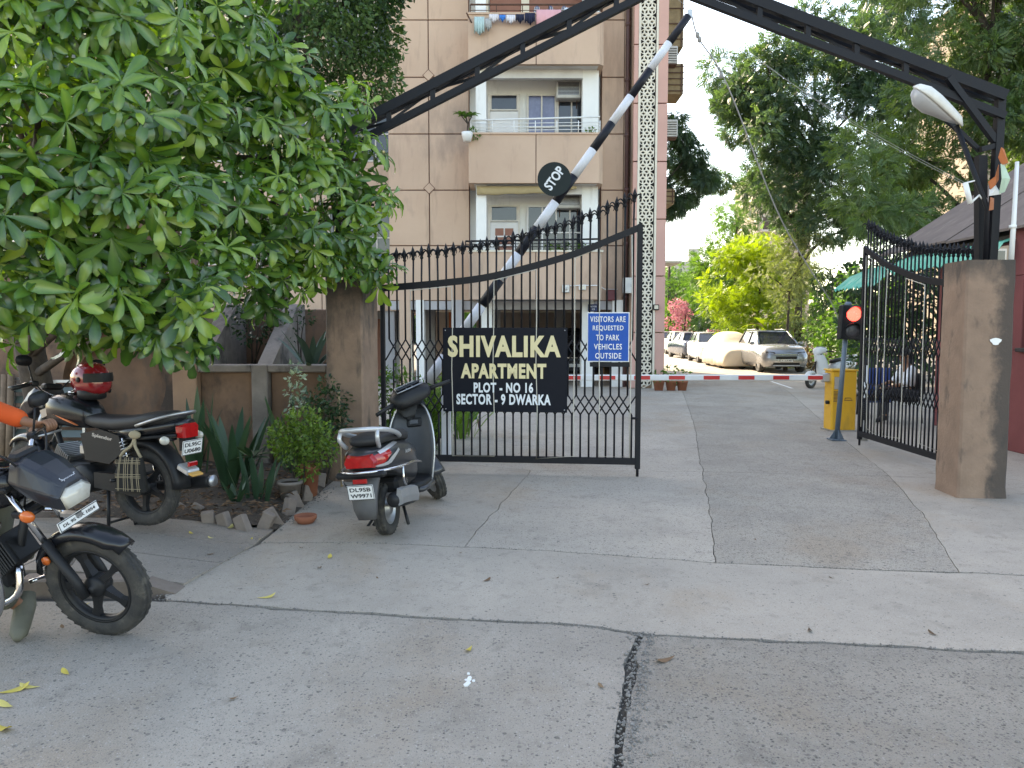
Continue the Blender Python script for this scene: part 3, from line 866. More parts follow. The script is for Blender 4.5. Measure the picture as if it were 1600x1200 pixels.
# green scalloped awnings
m_awn = mat('green_corrugated_plastic', (.10, .46, .34), .5, 0, (.06, .32, .25), 5, .6)
def awning(x0, z0, x1, z1, ya, yb, lab):
    rr = []
    for i in range(25):
        y = ya + (yb - ya) * i / 24
        w_ = .018 * math.sin(i * math.pi / 1.5)
        xm, zm = (x0 + x1) / 2 - .06, (z0 + z1) / 2 + .05
        low = -.05 * (i % 2)
        rr.append([(x1, y, z1 + w_), (xm, y, zm + w_), (x0, y, z0 + w_ + low), (x0 + .008, y, z0 + w_ - .006 + low), (xm, y, zm + w_ - .008), (x1, y, z1 + w_ - .008)])
    mb = MB(); mb.loft(rr, smooth=False); return mb
awning(6.45, 2.62, 6.85, 2.9, 10.4, 13.2, '').build('awning', m_awn, GH)
awning(7.75, 2.6, 8.6, 3.1, 16.5, 18.6, '').build('awning', m_awn, GH)
mb = MB(); mb.tube([(8.6, 16.55, 0), (8.6, 16.55, 3.08), (8.6, 18.55, 3.08), (8.6, 18.55, 0)], .03, 6); mb.build('awning_frame', m_black_iron, GH)

# ================================================================ GATE
def text_fit(name, s_, w_, h_, mat_, parent, M, bold=.0, ext=.004, ls=1.0):
    o = text(name, s_, 1.0, mat_, parent, None, ext, bold, ls=ls)
    me = o.data
    xs = [v.co.x for v in me.vertices]; ys = [v.co.y for v in me.vertices]
    cx, cy = (min(xs) + max(xs)) / 2, (min(ys) + max(ys)) / 2
    me.transform(Matrix.Diagonal((w_ / (max(xs) - min(xs)), h_ / (max(ys) - min(ys)), 1, 1)) @ T(-cx, -cy, 0))
    o.matrix_local = M
    return o

def pillar(x, y, s, h, rz, label, m_):
    t = thing('gate_pillar', label, 'pillar', (x, y, 0), rz, 'gate pillars')
    mb = MB(); rr = []
    nz = 22
    for k in range(nz + 1):
        z = h * k / nz
        ringp = []
        for (sx, sy) in ((-1, -1), (1, -1), (1, 1), (-1, 1)):
            for (dx, dy) in ((0, .02), (.02, 0)) if sx * sy > 0 else ((.02, 0), (0, .02)):
                q = Vector((x + sx, y + sy, z * 2.5))
                j = .006 * mnoise.noise(q * 1.7)
                grow = 1.03 if k == 0 else 1.0
                ringp.append(((sx * (s / 2 - dx) + j * sx) * grow, (sy * (s / 2 - dy) + j * sy) * grow, z))
        rr.append(ringp)
    mb.loft(rr, smooth=False); mb.build('shaft', m_, t)
    return t
pl = pillar(-1.75, 8.43, .43, 2.21, R(-13), 'stained tan gate pillar behind the parked scooter', m_pillar_l)
pr = pillar(4.60, 7.63, .46, 2.31, R(-3), 'black streaked tan gate pillar nearest the guard house', m_pillar_r)
mb = MB(); mb.prism([(.05 * math.cos(a) * (1 + .3 * math.sin(3 * a)), .035 * math.sin(a)) for a in [2 * math.pi * i / 12 for i in range(12)]], 0, .004, T(.06, -.236, 1.53) @ STAND)
mb.build('paint_patch', m_white, pr)

def gate_mesh_bar(z0, z1, r=.011):
    mb = MB(); mb.tube([(0, 0, z0), (0, 0, z1)], r, 6); return mb
# the finial shared by every bar
fb = MB()
fb.lathe([(.010, 0), (.018, .012), (.010, .024), (.011, .05), (.019, .075), (.001, .125)], 8)
for a in range(4):
    c = [(0, 0, .0), (.012, 0, .045), (.034, 0, .07), (.055, 0, .062), (.062, 0, .040), (.052, 0, .026)]
    fb.tube(smoothpts(c, 3), [.009 - .0004 * i for i in range(16)], 5, M=RZ(a * math.pi / 2))
ME_FIN = fb.mesh('finial', m_black_iron); ME_FIN.transform(Matrix.Diagonal((1.25, 1.25, 1.3, 1)))

def gate_leaf(label, A, B, rail, nb, zb=.17, band=((1.53, 1.29), (.91, .69))):
    A, B = Vector(A), Vector(B)
    L = (B - A).length; ang = math.atan2(B.y - A.y, B.x - A.x)
    t = thing('gate_leaf', label, 'gate', (A.x, A.y, 0), ang, 'wrought iron gate leaves')
    # u along the leaf is local x
    pts = smoothpts([(u * L, 0, z) for (u, z) in rail], 6)
    def rz(u):
        for i in range(len(pts) - 1):
            if pts[i].x <= u <= pts[i + 1].x:
                f = (u - pts[i].x) / (pts[i + 1].x - pts[i].x); return pts[i].z * (1 - f) + pts[i + 1].z * f
        return pts[-1].z
    mb = MB(); rr = []
    for p in pts: rr.append([(p.x, -.022, p.z - .045), (p.x, .022, p.z - .045), (p.x, .022, p.z + .03), (p.x, -.022, p.z + .03)])
    mb.loft(rr, smooth=False); mb.build('top_rail', m_black_iron, t)
    mb = MB(); mb.box((L / 2, 0, zb), (L, .05, .075), bev=.006); mb.build('bottom_rail', m_black_iron, t)
    mb = MB(); mb.box((L - .025, 0, (.0 + rz(L)) / 2 + .05), (.06, .055, rz(L) - .07), bev=.006); mb.build('end_post', m_black_iron, t)
    mb = MB(); mb.tube([(L - .025, 0, 0), (L - .025, 0, .16)], .016, 8); mb.build('drop_bolt', m_black_iron, t)
    mb = MB(); mb.tube([(L - .12, -.04, .66), (L - .03, -.04, .66)], .014, 8); mb.build('latch', m_black_iron, t)
    mb = MB(); mb.box((.02, 0, (zb + rz(0)) / 2), (.05, .05, rz(0) - zb), bev=.006); mb.build('hinge_post', m_black_iron, t)
    pitch = L / nb
    me_mid = gate_mesh_bar(band[1][0], band[0][1]).mesh('bar', m_black_iron)
    me_low = gate_mesh_bar(zb + .03, band[1][1]).mesh('bar', m_black_iron)
    lat = []
    for (z1, z0) in band:
        pr_ = []
        for sg in (-1, 1):
            mb = MB(); mb.tube([(0, 0, z1), (1.5 * pitch * sg, 0, z0)], .009, 5, M=T(0, sg * .004, 0)); pr_.append(mb.mesh('lattice_bar', m_black_iron))
        lat.append(pr_)
    for k in range(1, nb):
        u = k * pitch
        top = rz(u) + .30 + .012 * rnd.uniform(-1, 1)
        lean = rnd.uniform(-.006, .006)
        mb = MB(); mb.tube([(0, 0, band[0][0]), (0, 0, rz(u)), (lean, 0, top)], .011, 6); mb.build('bar', m_black_iron, t, T(u, 0, 0))
        inst('finial', ME_FIN, t, T(u + lean, 0, top - .02) @ RZ(rnd.uniform(-.3, .3)) @ RY(rnd.uniform(-.08, .08)))
        inst('bar', me_low, t, T(u, 0, 0))
        if u + pitch * .5 < L - .03: inst('bar', me_mid, t, T(u + pitch * .5, 0, 0))
        for i, sg in enumerate((-1, 1)):
            if 0 < u + 1.5 * pitch * sg < L: inst('lattice_bar', lat[0][i], t, T(u, 0, 0))
            uu = u + pitch * .5
            if uu < L and 0 < uu + 1.5 * pitch * sg < L: inst('lattice_bar', lat[1][i], t, T(uu, 0, 0))
    return t, L, rz
RAIL = [(0, 2.12), (.22, 2.17), (.44, 2.25), (.72, 2.46), (.9, 2.66), (1, 2.78)]
gA, gB = (-1.50, 8.82), (1.43, 8.52)
gate_l, GL, rzl = gate_leaf('black iron gate leaf carrying the name board, closed across the drive', gA, gB, RAIL, 31)
gate_r, GR, rzr = gate_leaf('black iron gate leaf swung open beside the right pillar', (4.93, 8.02), (4.94, 10.86), RAIL, 31)

# pale cord looped over the leaves
m_cord = mat('pale_cord', (.55, .52, .45), .7, 0, (.45, .42, .36), 20, .5)
def cord(label, t, us, rz, zlo, side):
    pts = []
    for i, u in enumerate(us):
        lo, hi = (u, side, zlo + rnd.uniform(-.03, .03)), (u + rnd.uniform(-.01, .01), side, rz(u) - .06)
        mid = [(u + rnd.uniform(-.012, .012), side, zlo + (rz(u) - zlo) * f) for f in (.25, .5, .75)]
        pts += ([lo] + mid + [hi]) if i % 2 == 0 else ([hi] + mid[::-1] + [lo])
    mb = MB(); mb.tube(pts, .0065, 5)
    o = mb.build('light_cord', m_cord); o.matrix_world = Matrix.Translation(t.location) @ RZ(t.rotation_euler.z)
    tag(o, label, 'cord', 'cords looped over the gate leaves')
cord('pale cord looped up and down the closed gate leaf with the name board', gate_l, [.36, .83, 1.31, 1.79, 2.21, 2.49, 2.83], rzl, .21, -.052)
cord('pale cord looped up and down the open gate leaf on the right', gate_r, [.25, .75, 1.15, 1.62, 2.1, 2.3, 2.55, 2.72], rzr, .25, .03)

# ---------------------------------------------------------------- boards on the gate
m_board = mat('blue_black_board', (.004, .006, .012), .5, 0, (.009, .010, .016), 4, .6, spec=.15)
m_gold = mat('cream_gold_letters', (.72, .62, .36), .5, 0, (.62, .52, .30), 9, .5)
m_blue = mat('blue_sign_paint', (.006, .085, .38), .5, 0, (.006, .07, .32), 5, .5, spec=.25)
def gate_pt(px, py):
    # point of the gate plane
    d = _ray(px, py); n = Vector((-(gB[1] - gA[1]), gB[0] - gA[0], 0)); a = Vector((gA[0], gA[1], 0))
    t_ = (a - Vector((0, 0, CAM_H))).dot(n) / d.dot(n)
    return Vector((0, 0, CAM_H)) + d * t_
ga = gate_l.rotation_euler.z
def board(name, label, cat, px0, px1, py0, py1, m_, off, thick=.02, group=None):
    c0, c1_ = gate_pt(px0, py1), gate_pt(px1, py0)
    c = (c0 + c1_) / 2; W_ = (c1_.xy - c0.xy).length; H_ = abs(c1_.z - c0.z)
    nrm = Vector((math.sin(ga), -math.cos(ga), 0))
    t = thing(name, label, cat, c + nrm * off, ga)
    mb = MB(); mb.box((0, 0, 0), (W_, thick, H_), bev=.003); mb.build('panel', m_, t)
    return t, W_, H_
nb_, W_, H_ = board('name_board', 'large black name board with gold and silver letters on the gate', 'sign', 694, 887, 512, 642, m_board, .045)
sc = W_ / 192.0
def line(t, s_, x0, x1, y0, y1, m_, cxp, cyp, bold, yf=-.0105):
    return text_fit('lettering', s_, (x1 - x0) * sc, (y1 - y0) * sc, m_, t, T(((x0 + x1) / 2 - cxp) * sc, yf, (cyp - (y0 + y1) / 2) * sc) @ STAND, bold, .006, 1.12)
line(nb_, 'SHIVALIKA', 702, 876, 524, 557.5, m_gold, 790, 577, .042)
line(nb_, 'APARTMENT', 722, 854, 567, 590, m_gold, 790, 577, .042)
line(nb_, 'PLOT - NO 16', 742, 834, 596, 612, m_offwhite, 790, 577, .036)
line(nb_, 'SECTOR - 9 DWARKA', 715, 861, 614, 631, m_offwhite, 790, 577, .036)
mb = MB()
for (sx, sz) in ((-1, -1), (1, -1), (1, 1), (-1, 1)): mb.lathe([(.008, 0), (.008, .006)], 8, M=T(sx * (W_ / 2 - .03), -.012, sz * (H_ / 2 - .03)) @ STAND)
mb.build('screws', m_alu, nb_)
vb, Wv, Hv = board('notice_board', 'blue visitor parking notice with white border at the right end of the gate', 'sign', 917, 983.5, 488, 565, m_white_plastic, .045, .012)
mb = MB(); mb.box((0, -.008, 0), (Wv - .022, .006, Hv - .022)); mb.build('blue_face', m_blue, vb)
for i, (s_, x0, x1) in enumerate((('VISITORS ARE', 923, 976), ('REQUESTED', 927, 973), ('TO PARK', 932, 967), ('VEHICLES', 929, 971), ('OUTSIDE', 931, 970))):
    yc = 499.5 + i * 13.8
    line(vb, s_, x0, x1, yc - 4.3, yc + 4.3, m_white_plastic, 950.2, 526.5, .012, -.0115)
mb = MB(); nrm = (0, 0, 0)
mb.box((.02, .02, -Hv / 2 - .03), (.44, .02, .05)); mb.build('fixing_bar', m_black_iron, vb)

# ---------------------------------------------------------------- arch over the gate
ARCH = thing('gate_arch', 'black iron roof-shaped truss arch spanning the two gate pillars', 'arch')
Lp, Kp, Ep = Vector((-1.78, 8.40, 3.78)), Vector((1.53, 7.98, 5.28)), Vector((4.78, 7.62, 3.90))
def beam(p, q, w_, h_, name, m_=m_black_iron, parent=ARCH):
    p, q = Vector(p), Vector(q); d = (q - p); t = d.normalized(); s_ = t.cross(Vector((0, 0, 1))).normalized() if abs(t.z) < .95 else Vector((1, 0, 0)); u = s_.cross(t)
    rr = [[c + s_ * (a * w_ / 2) + u * (b * h_ / 2) for (a, b) in ((-1, -1), (1, -1), (1, 1), (-1, 1))] for c in (p, q)]
    mb = MB(); mb.loft(rr, smooth=False); return mb.build(name, m_, parent)
for (p, q) in ((Lp, Kp), (Ep, Kp)):
    t = (q - p).normalized(); dn = Vector((0, 0, -.19))
    beam(p, q, .08, .10, 'upper_chord'); beam(p + dn, q + dn, .07, .068, 'lower_chord')
    back = Vector((0, .16, .0)); beam(p + back, q + back + Vector((0, 0, -.02)), .05, .05, 'rear_chord')
    n = 7; L_ = (q - p).length
    for i in range(n + 1):
        c = p + (q - p) * (i / n)
        if 0 < i < n: beam(c + Vector((0, 0, -.035)), c + dn + Vector((0, 0, .022)), .05, .05, 'spacer')
        if i < n:
            c2_ = p + (q - p) * ((i + 1) / n)
            a, b = (c + back * .9, c2_ + dn * .8) if i % 2 == 0 else (c + dn * .8, c2_ + back * .9)
            beam(a, b, .025, .025, 'diagonal')
# posts on the pillars
for (b, tp) in ((Vector((-1.78, 8.42, 2.2)), Lp), (Vector((4.74, 7.66, 2.3)), Ep)):
    beam(b + Vector((0, 0, 0)), Vector((tp.x - .03, tp.y + .03, tp.z)), .075, .075, 'post')
    beam(b + Vector((-.07, .06, 0)), Vector((tp.x - .16, tp.y + .09, tp.z - .55)), .085, .085, 'post')
beam(Ep + Vector((-.55, .02, .18)), Ep + Vector((-.06, .03, -.42)), .06, .06, 'brace')
beam(Ep + Vector((-.75, .1, .02)), Ep + Vector((-.17, .09, -.5)), .04, .04, 'brace')
beam(Ep + Vector((-.2, .03, -.5)), Ep + Vector((.0, .03, -.45)), .05, .05, 'brace')

# street lamp on the arch post
SL = thing('street_lamp', 'white cobra head street lamp leaning over the right gate pillar', 'street lamp', P(1543, 326, 7.6))
tip, head0, head1 = P(1543, 326, 7.6), P(1492, 190, 7.5), P(1437, 143, 7.35)
mb = MB(); mb.tube([(0, 0, -.55), (0, 0, 0), (head0 - tip) * .96], .024, 8); mb.build('arm', m_black_iron, SL)
ax = (head1 - head0); La = ax.length * 1.12; ax.normalize()
upv = Vector((.62, -.35, .72)); sd_ = ax.cross(upv).normalized(); upv = sd_.cross(ax).normalized()
Mh = Matrix((( ax.x, sd_.x, upv.x, head0.x - tip.x), (ax.y, sd_.y, upv.y, head0.y - tip.y), (ax.z, sd_.z, upv.z, head0.z - tip.z), (0, 0, 0, 1)))
def lring(x, hw, z0, z1, n=14):
    o_ = []
    for j in range(n + 1):
        a = math.pi * j / n; o_.append((x, hw * math.cos(a), z0 + (z1 - z0) * math.sin(a)))
    return o_
mb = MB(); secs = [(-.06, .05, .03), (0, .085, .07), (.14, .10, .085), (.28, .115, .095), (.40, .12, .09), (.47, .10, .06), (.50, .05, .02)]
mb.loft([lring(x * La / .5, hw, 0, h_) for (x, hw, h_) in secs], M=Mh); mb.build('lamp_shell', mat('grubby_white_shell', (.68, .67, .62), .45, 0, (.5, .48, .43), 7, .6), SL)
mb = MB(); secs = [(.02, .07, -.03), (.10, .08, -.06), (.2, .095, -.085), (.3, .108, -.12), (.40, .11, -.12), (.46, .09, -.08), (.485, .04, -.03)]
mb.loft([lring(x * La / .5, hw, -.004, h_) for (x, hw, h_) in secs], M=Mh); mb.build('diffuser', mat('milky_diffuser', (.42, .42, .43), .3, 0, (.34, .34, .35), 5, .5), SL)

# flood light bracket, conduit, pennants by the post
FLD = thing('flood_light', 'small white flood light on a bracket beside the lamp arm', 'lamp', P(1540, 318, 7.6))
c = P(1540, 318, 7.6); q = [P(px, py, 7.55) - c for (px, py) in ((1508, 285), (1516, 318))]
mb = MB(); mb.tube([q[0], q[1]], .028, 6); mb.build('lamp_body', m_white_plastic, FLD)
mb = MB(); mb.tube([q[0] * .97, (P(1524, 282, 7.57) - c), (P(1541, 312, 7.6) - c)], .010, 6); mb.tube([q[1], (P(1530, 305, 7.58) - c), (0, 0, .0)], .010, 6); mb.build('bracket', m_white_plastic, FLD)
mb = MB(); mb.tube([(4.83, 7.50, 2.30), (4.84, 7.50, 2.7), (4.845, 7.5, 3.25)], [.026, .022, .018], 8); mb.lathe([(.034, 0), (.034, .03)], 8, M=T(4.832, 7.5, 2.62))
o = mb.build('conduit_pipe', m_white_plastic); tag(o, 'thin white conduit pipe standing on the right gate pillar', 'pipe')
m_pen = {'orange': mat('orange_cloth', (.50, .15, .05), .85), 'white': mat('white_cloth', (.66, .66, .64), .85), 'pale_green': mat('pale_green_cloth', (.45, .58, .45), .85), 'rust': mat('rust_cloth', (.42, .16, .08), .85)}
def pennant(cn, label, pts, Y):
    mb = MB(); v = [P(px, py, Y) for (px, py) in pts]; n = len(v)
    ctr = sum(v, Vector()) / n
    for i, p_ in enumerate(v): v[i] = p_ + Vector((0, .03 * math.sin(i * 2.1), 0))
    vs = v + [p_ + Vector((0, .008, 0)) for p_ in v] + [ctr + Vector((0, -.025, 0)), ctr + Vector((0, -.017, 0))]
    fs = [(i, (i + 1) % n, 2 * n) for i in range(n)] + [(n + (i + 1) % n, n + i, 2 * n + 1) for i in range(n)] + [(i, n + i, n + (i + 1) % n, (i + 1) % n) for i in range(n)]
    mb.add(vs, fs); o = mb.build('cloth_pennant', m_pen[cn]); tag(o, label, 'flag', 'faded pennants on the arch post')
pennant('orange', 'orange cloth pennant folded on the arch post', [(1561, 257), (1563, 280), (1553, 290), (1548, 296), (1547, 283), (1553, 276)], 7.53)
pennant('white', 'white cloth pennant below the orange one on the arch post', [(1554, 284), (1560, 291), (1562, 304), (1546, 306), (1549, 295)], 7.52)
pennant('rust', 'narrow rust coloured cloth strip lowest on the arch post', [(1548, 308), (1556, 309), (1550, 328), (1546, 329)], 7.53)
pennant('orange', 'rust orange twisted cloth high on the white conduit pipe', [(1565, 230), (1572, 232), (1573, 255), (1566, 258), (1563, 245)], 7.48)
pennant('pale_green', 'white and pale green cloth tied round the white conduit pipe', [(1564, 256), (1572, 256), (1576, 280), (1570, 300), (1564, 302), (1563, 280)], 7.47)

# ---------------------------------------------------------------- old striped boom, raised
bt, bb = P(1076, 24, 9.62), P(668, 596, 9.62)
BM = thing('raised_boom', 'black and white striped boom pole raised behind the gate with a round stop disc', 'barrier', bb)
m_bw = mat('boom_white_paint', (.66, .67, .71), .5, 0, (.54, .55, .58), 7, .6)
m_bb = mat('boom_black_paint', (.008, .010, .018), .5, 0, (.018, .018, .022), 7, .6, spec=.25)
nseg = 14; d = (bt - bb)
for i in range(nseg):
    a, b = d * (i / nseg), d * ((i + 1) / nseg - .0015)
    ra, rb = .068 - .022 * i / nseg, .068 - .022 * (i + 1) / nseg
    mb = MB(); mb.tube([a, b], [ra, rb], 12); mb.build('striped_section', m_bw if i % 2 == 0 else m_bb, BM)
mb = MB(); mb.box((0, 0, 0), (.05, .03, .09)); mb.build('end_hook', m_alu, BM, T(*(d * 1.005)))
ang = math.atan2(d.z, d.x)
dc = P(866, 280, 9.52) - bb
mb = MB(); mb.lathe([(.0, 0), (.205, 0), (.205, .008), (0, .008)], 40, smooth=False, M=STAND); disc = mb.build('stop_disc', mat('dark_green_black', (.012, .02, .021), .55, 0, (.02, .028, .028), 8, .5, spec=.2), BM, T(*dc))
text_fit('lettering', 'STOP', .30, .12, m_offwhite, disc, T(.0, -.010, .01) @ RY(-ang) @ STAND, .03, .003)
mb = MB(); mb.box((0, 0, 0), (.12, .10, .9), bev=.01); mb.build('boom_post', m_bw, BM, T(*(Vector((bb.x + .22, 9.76, .45)) - bb)))
mb = MB(); mb.tube([d * .05 + Vector((0, .0, 0)), d * .05 + Vector((0, .16, 0))], .03, 8); mb.build('pivot_pin', m_alu, BM)
m_rope = mat('grey_rope', (.30, .29, .28), .8)
rp = [bt + Vector((.03, 0, .03)), P(1092, 60, 9.7), P(1136, 132, 9.9), P(1212, 325, 10.4), P(1262, 415, 10.9), P(1300, 475, 11.3), P(1316, 520, 11.42), P(1318, 560, 11.44)]
mb = MB(); mb.tube(smoothpts(rp, 6), .009, 5)
o = mb.build('pull_rope', m_rope); tag(o, 'grey pull rope hanging from the raised boom tip to the signal', 'rope')
mb = MB()
for (px, py, Y) in ((1090, 55, 9.69), (1093, 62, 9.7), (1127, 118, 9.86)): mb.ball(P(px, py, Y), .028, 6, sc=(1, 1, 1.4))
mb.build('knot', m_rope, o)

# ---------------------------------------------------------------- automatic barrier
BA = thing('barrier_machine', 'yellow automatic barrier cabinet with a white and red striped arm lowered', 'barrier', (5.36, 12.5, 0))
m_yel = mat('ochre_yellow_enamel', (.66, .34, .015), .38, 0, (.56, .28, .015), 3, .5, coat=.3, stain=[((.3, .17, .03), (3, 3, 1), .62, .82, .5)])
mb = MB(); mb.box((0, 0, .49), (.40, .32, .98), bev=.022); mb.build('cabinet', m_yel, BA)
mb = MB(); mb.box((0, 0, .985), (.43, .35, .03), bev=.01); mb.build('cabinet_lid', m_yel, BA)
mb = MB(); mb.box((0, 0, .01), (.46, .38, .02)); mb.build('base_plate', m_alu, BA)
mb = MB(); mb.box((-.13, -.163, .78), (.07, .012, .2), bev=.003); mb.build('side_slot', m_alu, BA)
mb = MB()
for i in range(8): mb.box((-.135, -.163, .64 - i * .022), (.08, .008, .008))
mb.build('vent_slot', m_under, BA)
mb = MB(); mb.lathe([(0, 0), (.03, 0), (.03, .05), (0, .05)], 14, M=T(-.2, -.05, .46) @ RY(R(-90))); mb.build('key_switch', m_blackplastic, BA)
mb = MB(); mb.tube([(.02, -.163, .54), (.10, -.163, .54), (.13, -.163, .50), (.0, -.163, .50), (.02, -.163, .54)], .006, 4); mb.build('emblem', m_rust, BA)
za = .86
mb = MB(); mb.box((-2.37, -.02, za), (4.35, .045, .095), bev=.012); arm = mb.build('boom_arm', m_white_plastic, BA)
for i in range(8):
    xs_ = -.42 - i * .565
    if xs_ < -4.4: break
    mb = MB(); mb.box((xs_, -.044, za), (.26, .004, .062)); mb.build('red_stripe', mat('red_reflective', (.62, .03, .03), .4), arm)
mb = MB(); mb.box((-.24, -.0, za - .0), (.14, .14, .15), bev=.02); mb.build('arm_clamp', m_alu, BA)

# ---------------------------------------------------------------- traffic light
tb = G(1307, 688); TL = thing('traffic_light', 'small traffic light with the red lamp lit on a leaning grey pole', 'traffic light', (tb.x, tb.y, 0), rot=(R(0), R(3.2), 0))
m_pole = mat('blue_grey_pole', (.10, .14, .18), .45, .3, (.14, .17, .2), 6, .5)
mb = MB(); mb.tube([(0, 0, .01), (0, 0, 1.98)], .036, 12); mb.build('pole', m_pole, TL)
mb = MB(); mb.box((0, 0, .012), (.22, .2, .02), bev=.004)
for a in range(4): mb.prism([(.034, 0), (.11, 0), (.034, .14)], -.006, .006, RZ(a * math.pi / 2) @ RX(R(90)) @ T(0, .02, 0))
mb.build('base_plate', m_pole, TL)
mb = MB(); mb.box((.03, -.06, 1.75), (.33, .13, .50), bev=.015); hd = mb.build('signal_box', m_blackplastic, TL)
m_redon = mat('lit_red_lamp', (.6, .02, .02), .4, 0, (.5, .01, .01), 60, .6, emit=((1.0, .06, .05), 1.6), speck=[((1, .4, .35), 60, .4, .8)])
for (zc, m_) in ((1.872, m_redon), (1.632, mat('unlit_lamp', (.045, .045, .05), .35))):
    mb = MB(); mb.lathe([(0, -.0), (.105, -.0), (.105, .012), (.06, .02), (0, .024)], 28, M=T(.035, -.128, zc) @ STAND); mb.build('signal_lens', m_, TL)
    mb = MB(); n = 20; vs = []
    for i in range(n + 1):
        a = R(-20) + R(220) * i / n
        for (r_, y_) in ((.113, 0), (.113, -.11 * max(.15, math.sin(max(0, min(math.pi, a))))), (.106, -.11 * max(.15, math.sin(max(0, min(math.pi, a))))), (.106, 0)): vs.append((.035 + r_ * math.cos(a), -.126 + y_, zc + r_ * math.sin(a)))
    fs = [(4 * i + q, 4 * i + 4 + q, 4 * i + 4 + (q + 1) % 4, 4 * i + (q + 1) % 4) for i in range(n) for q in range(4)]
    mb.add(vs, fs); mb.build('visor', m_blackplastic, TL)
mb = MB(); mb.lathe([(.05, 0), (.05, .05), (.03, .07), (0, .07)], 14, M=T(0, 0, 1.98)); mb.build('pole_cap', m_pole, TL)

# white pipe stub by the open leaf
wp = G(1349, 688); WPp = thing('marker_pipe', 'white pipe post wound with dark coil beside the open gate leaf', 'post', (wp.x, wp.y, 0))
mb = MB(); mb.tube([(0, 0, 0), (0, 0, .3)], .06, 10); mb.build('grey_base', mat('grey_stump', (.33, .31, .29), .9), WPp)
mb = MB(); mb.tube([(.055 * math.cos(i * .7), .055 * math.sin(i * .7), .3 + .0037 * i) for i in range(90)], .018, 5); mb.build('coil', m_blackplastic, WPp)
mb = MB(); mb.tube([(0, 0, .3), (0, 0, 1.12)], .042, 10); mb.build('pipe', m_white_plastic, WPp)
mb = MB(); mb.ball((0, 0, 1.16), .06, 7); mb.build('cap', m_blackplastic, WPp)
# thin overhead wires
for i, (a, b, lab) in enumerate(((P(1120, 40, 9.8), P(1510, 290, 7.55), 'thin grey overhead wire nearer the roof peak of the arch'), (P(1060, 0, 9.2), P(1513, 288, 7.56), 'thin grey overhead wire crossing below the first one'))):
    mb = MB(); pts = [a.lerp(b, t_ / 12) + Vector((0, 0, -.12 * math.sin(math.pi * t_ / 12))) for t_ in range(13)]
    mb.tube(pts, .0025, 4); o = mb.build('overhead_wire', m_rope); tag(o, lab, 'wire', 'overhead wires')

# ================================================================ VEHICLES
def tyre_mesh(R_, w_, name='tyre', blocks=40):
    """tyre with a grooved tread, axle along y"""
    mb = MB()
    ri = R_ * .70 if R_ > .25 else R_ * .62
    hw = w_ / 2
    prof = [(ri, -hw * .7), (ri + (R_ - ri) * .35, -hw * .98), (ri + (R_ - ri) * .7, -hw), (R_ * .985, -hw * .72), (R_ - .002, -hw * .42), (R_ - .007, -hw * .34), (R_ - .007, -hw * .26), (R_, -hw * .2), (R_, hw * .2), (R_ - .007, hw * .26), (R_ - .007, hw * .34), (R_ - .002, hw * .42), (R_ * .985, hw * .72), (ri + (R_ - ri) * .7, hw), (ri + (R_ - ri) * .35, hw * .98), (ri, hw * .7)]
    mb.lathe(prof, 48, M=RX(R(90)), closed=True)
    # shoulder blocks
    for i in range(blocks):
        a = 2 * math.pi * i / blocks
        for sg in (-1, 1):
            mb.box((R_ * .976, sg * hw * .62, 0), (.010, hw * .36, R_ * 2 * math.pi / blocks * .62), M=RY(a) @ RX(sg * .25))
    return mb.mesh(name, m_tyre)
def alloy_wheel(parent, R_, w_, c, Msteer, n=5, disc=False, m_=m_blackplastic, rot=.3):
    W = bpy.data.objects.new('wheel', None); link(W, parent); W.matrix_local = Msteer @ T(*c)
    inst('tyre', tyre_mesh(R_, w_), W)
    mb = MB(); ri = R_ * .70
    mb.lathe([(ri + .006, -w_ * .36), (ri + .006, w_ * .36), (ri - .012, w_ * .34), (ri - .02, w_ * .1), (ri - .02, -w_ * .1), (ri - .012, -w_ * .34)], 40, M=RX(R(90)), closed=True)
    mb.lathe([(ri + .007, w_ * .37), (ri + .007, w_ * .40), (ri - .004, w_ * .40), (ri - .004, w_ * .37)], 40, M=RX(R(90)), closed=True)
    mb.build('rim', m_, W)
    sp = MB()
    for i in range(n):
        rr = []
        for (r_, hw, t_) in ((.03, .026, .028), (.09, .017, .02), (ri * .7, .015, .016), (ri - .02, .026, .016)):
            rr.append([(r_, -t_, -hw), (r_, t_, -hw), (r_, t_, hw), (r_, -t_, hw)])
        sp.loft(rr, M=RY(2 * math.pi * i / n + rot), smooth=False)
    sp.build('spokes', m_, W)
    mb = MB(); mb.lathe([(0, -.062), (.02, -.062), (.022, -.05), (.055, -.045), (.062, -.02), (.062, .03), (.05, .045), (.02, .05), (.018, .065), (0, .065)], 24, M=RX(R(90))); mb.build('hub', m_, W)
    return W
def plate(parent, M, w_, h_, lines, name='number_plate'):
    mb = MB(); mb.box((0, 0, 0), (w_, .006, h_), bev=.002); p = mb.build(name, m_plate, parent, M)
    mb = MB(); b = .004
    for (c, d) in (((0, -.0035, h_ / 2 - b), (w_ - .004, .002, b)), ((0, -.0035, -h_ / 2 + b), (w_ - .004, .002, b)), ((-w_ / 2 + b, -.0035, 0), (b, .002, h_ - .012)), ((w_ / 2 - b, -.0035, 0), (b, .002, h_ - .012))): mb.box(c, d)
    mb.build('plate_border', m_ink, p)
    n = len(lines)
    for i, s_ in enumerate(lines):
        hh = (h_ - .03) / n * .74
        text_fit('plate_number', s_, w_ * .80, hh, m_ink, p, T(0, -.0042, (h_ - .02) / n * ((n - 1) / 2 - i)) @ STAND, .02, .0008)
    return p

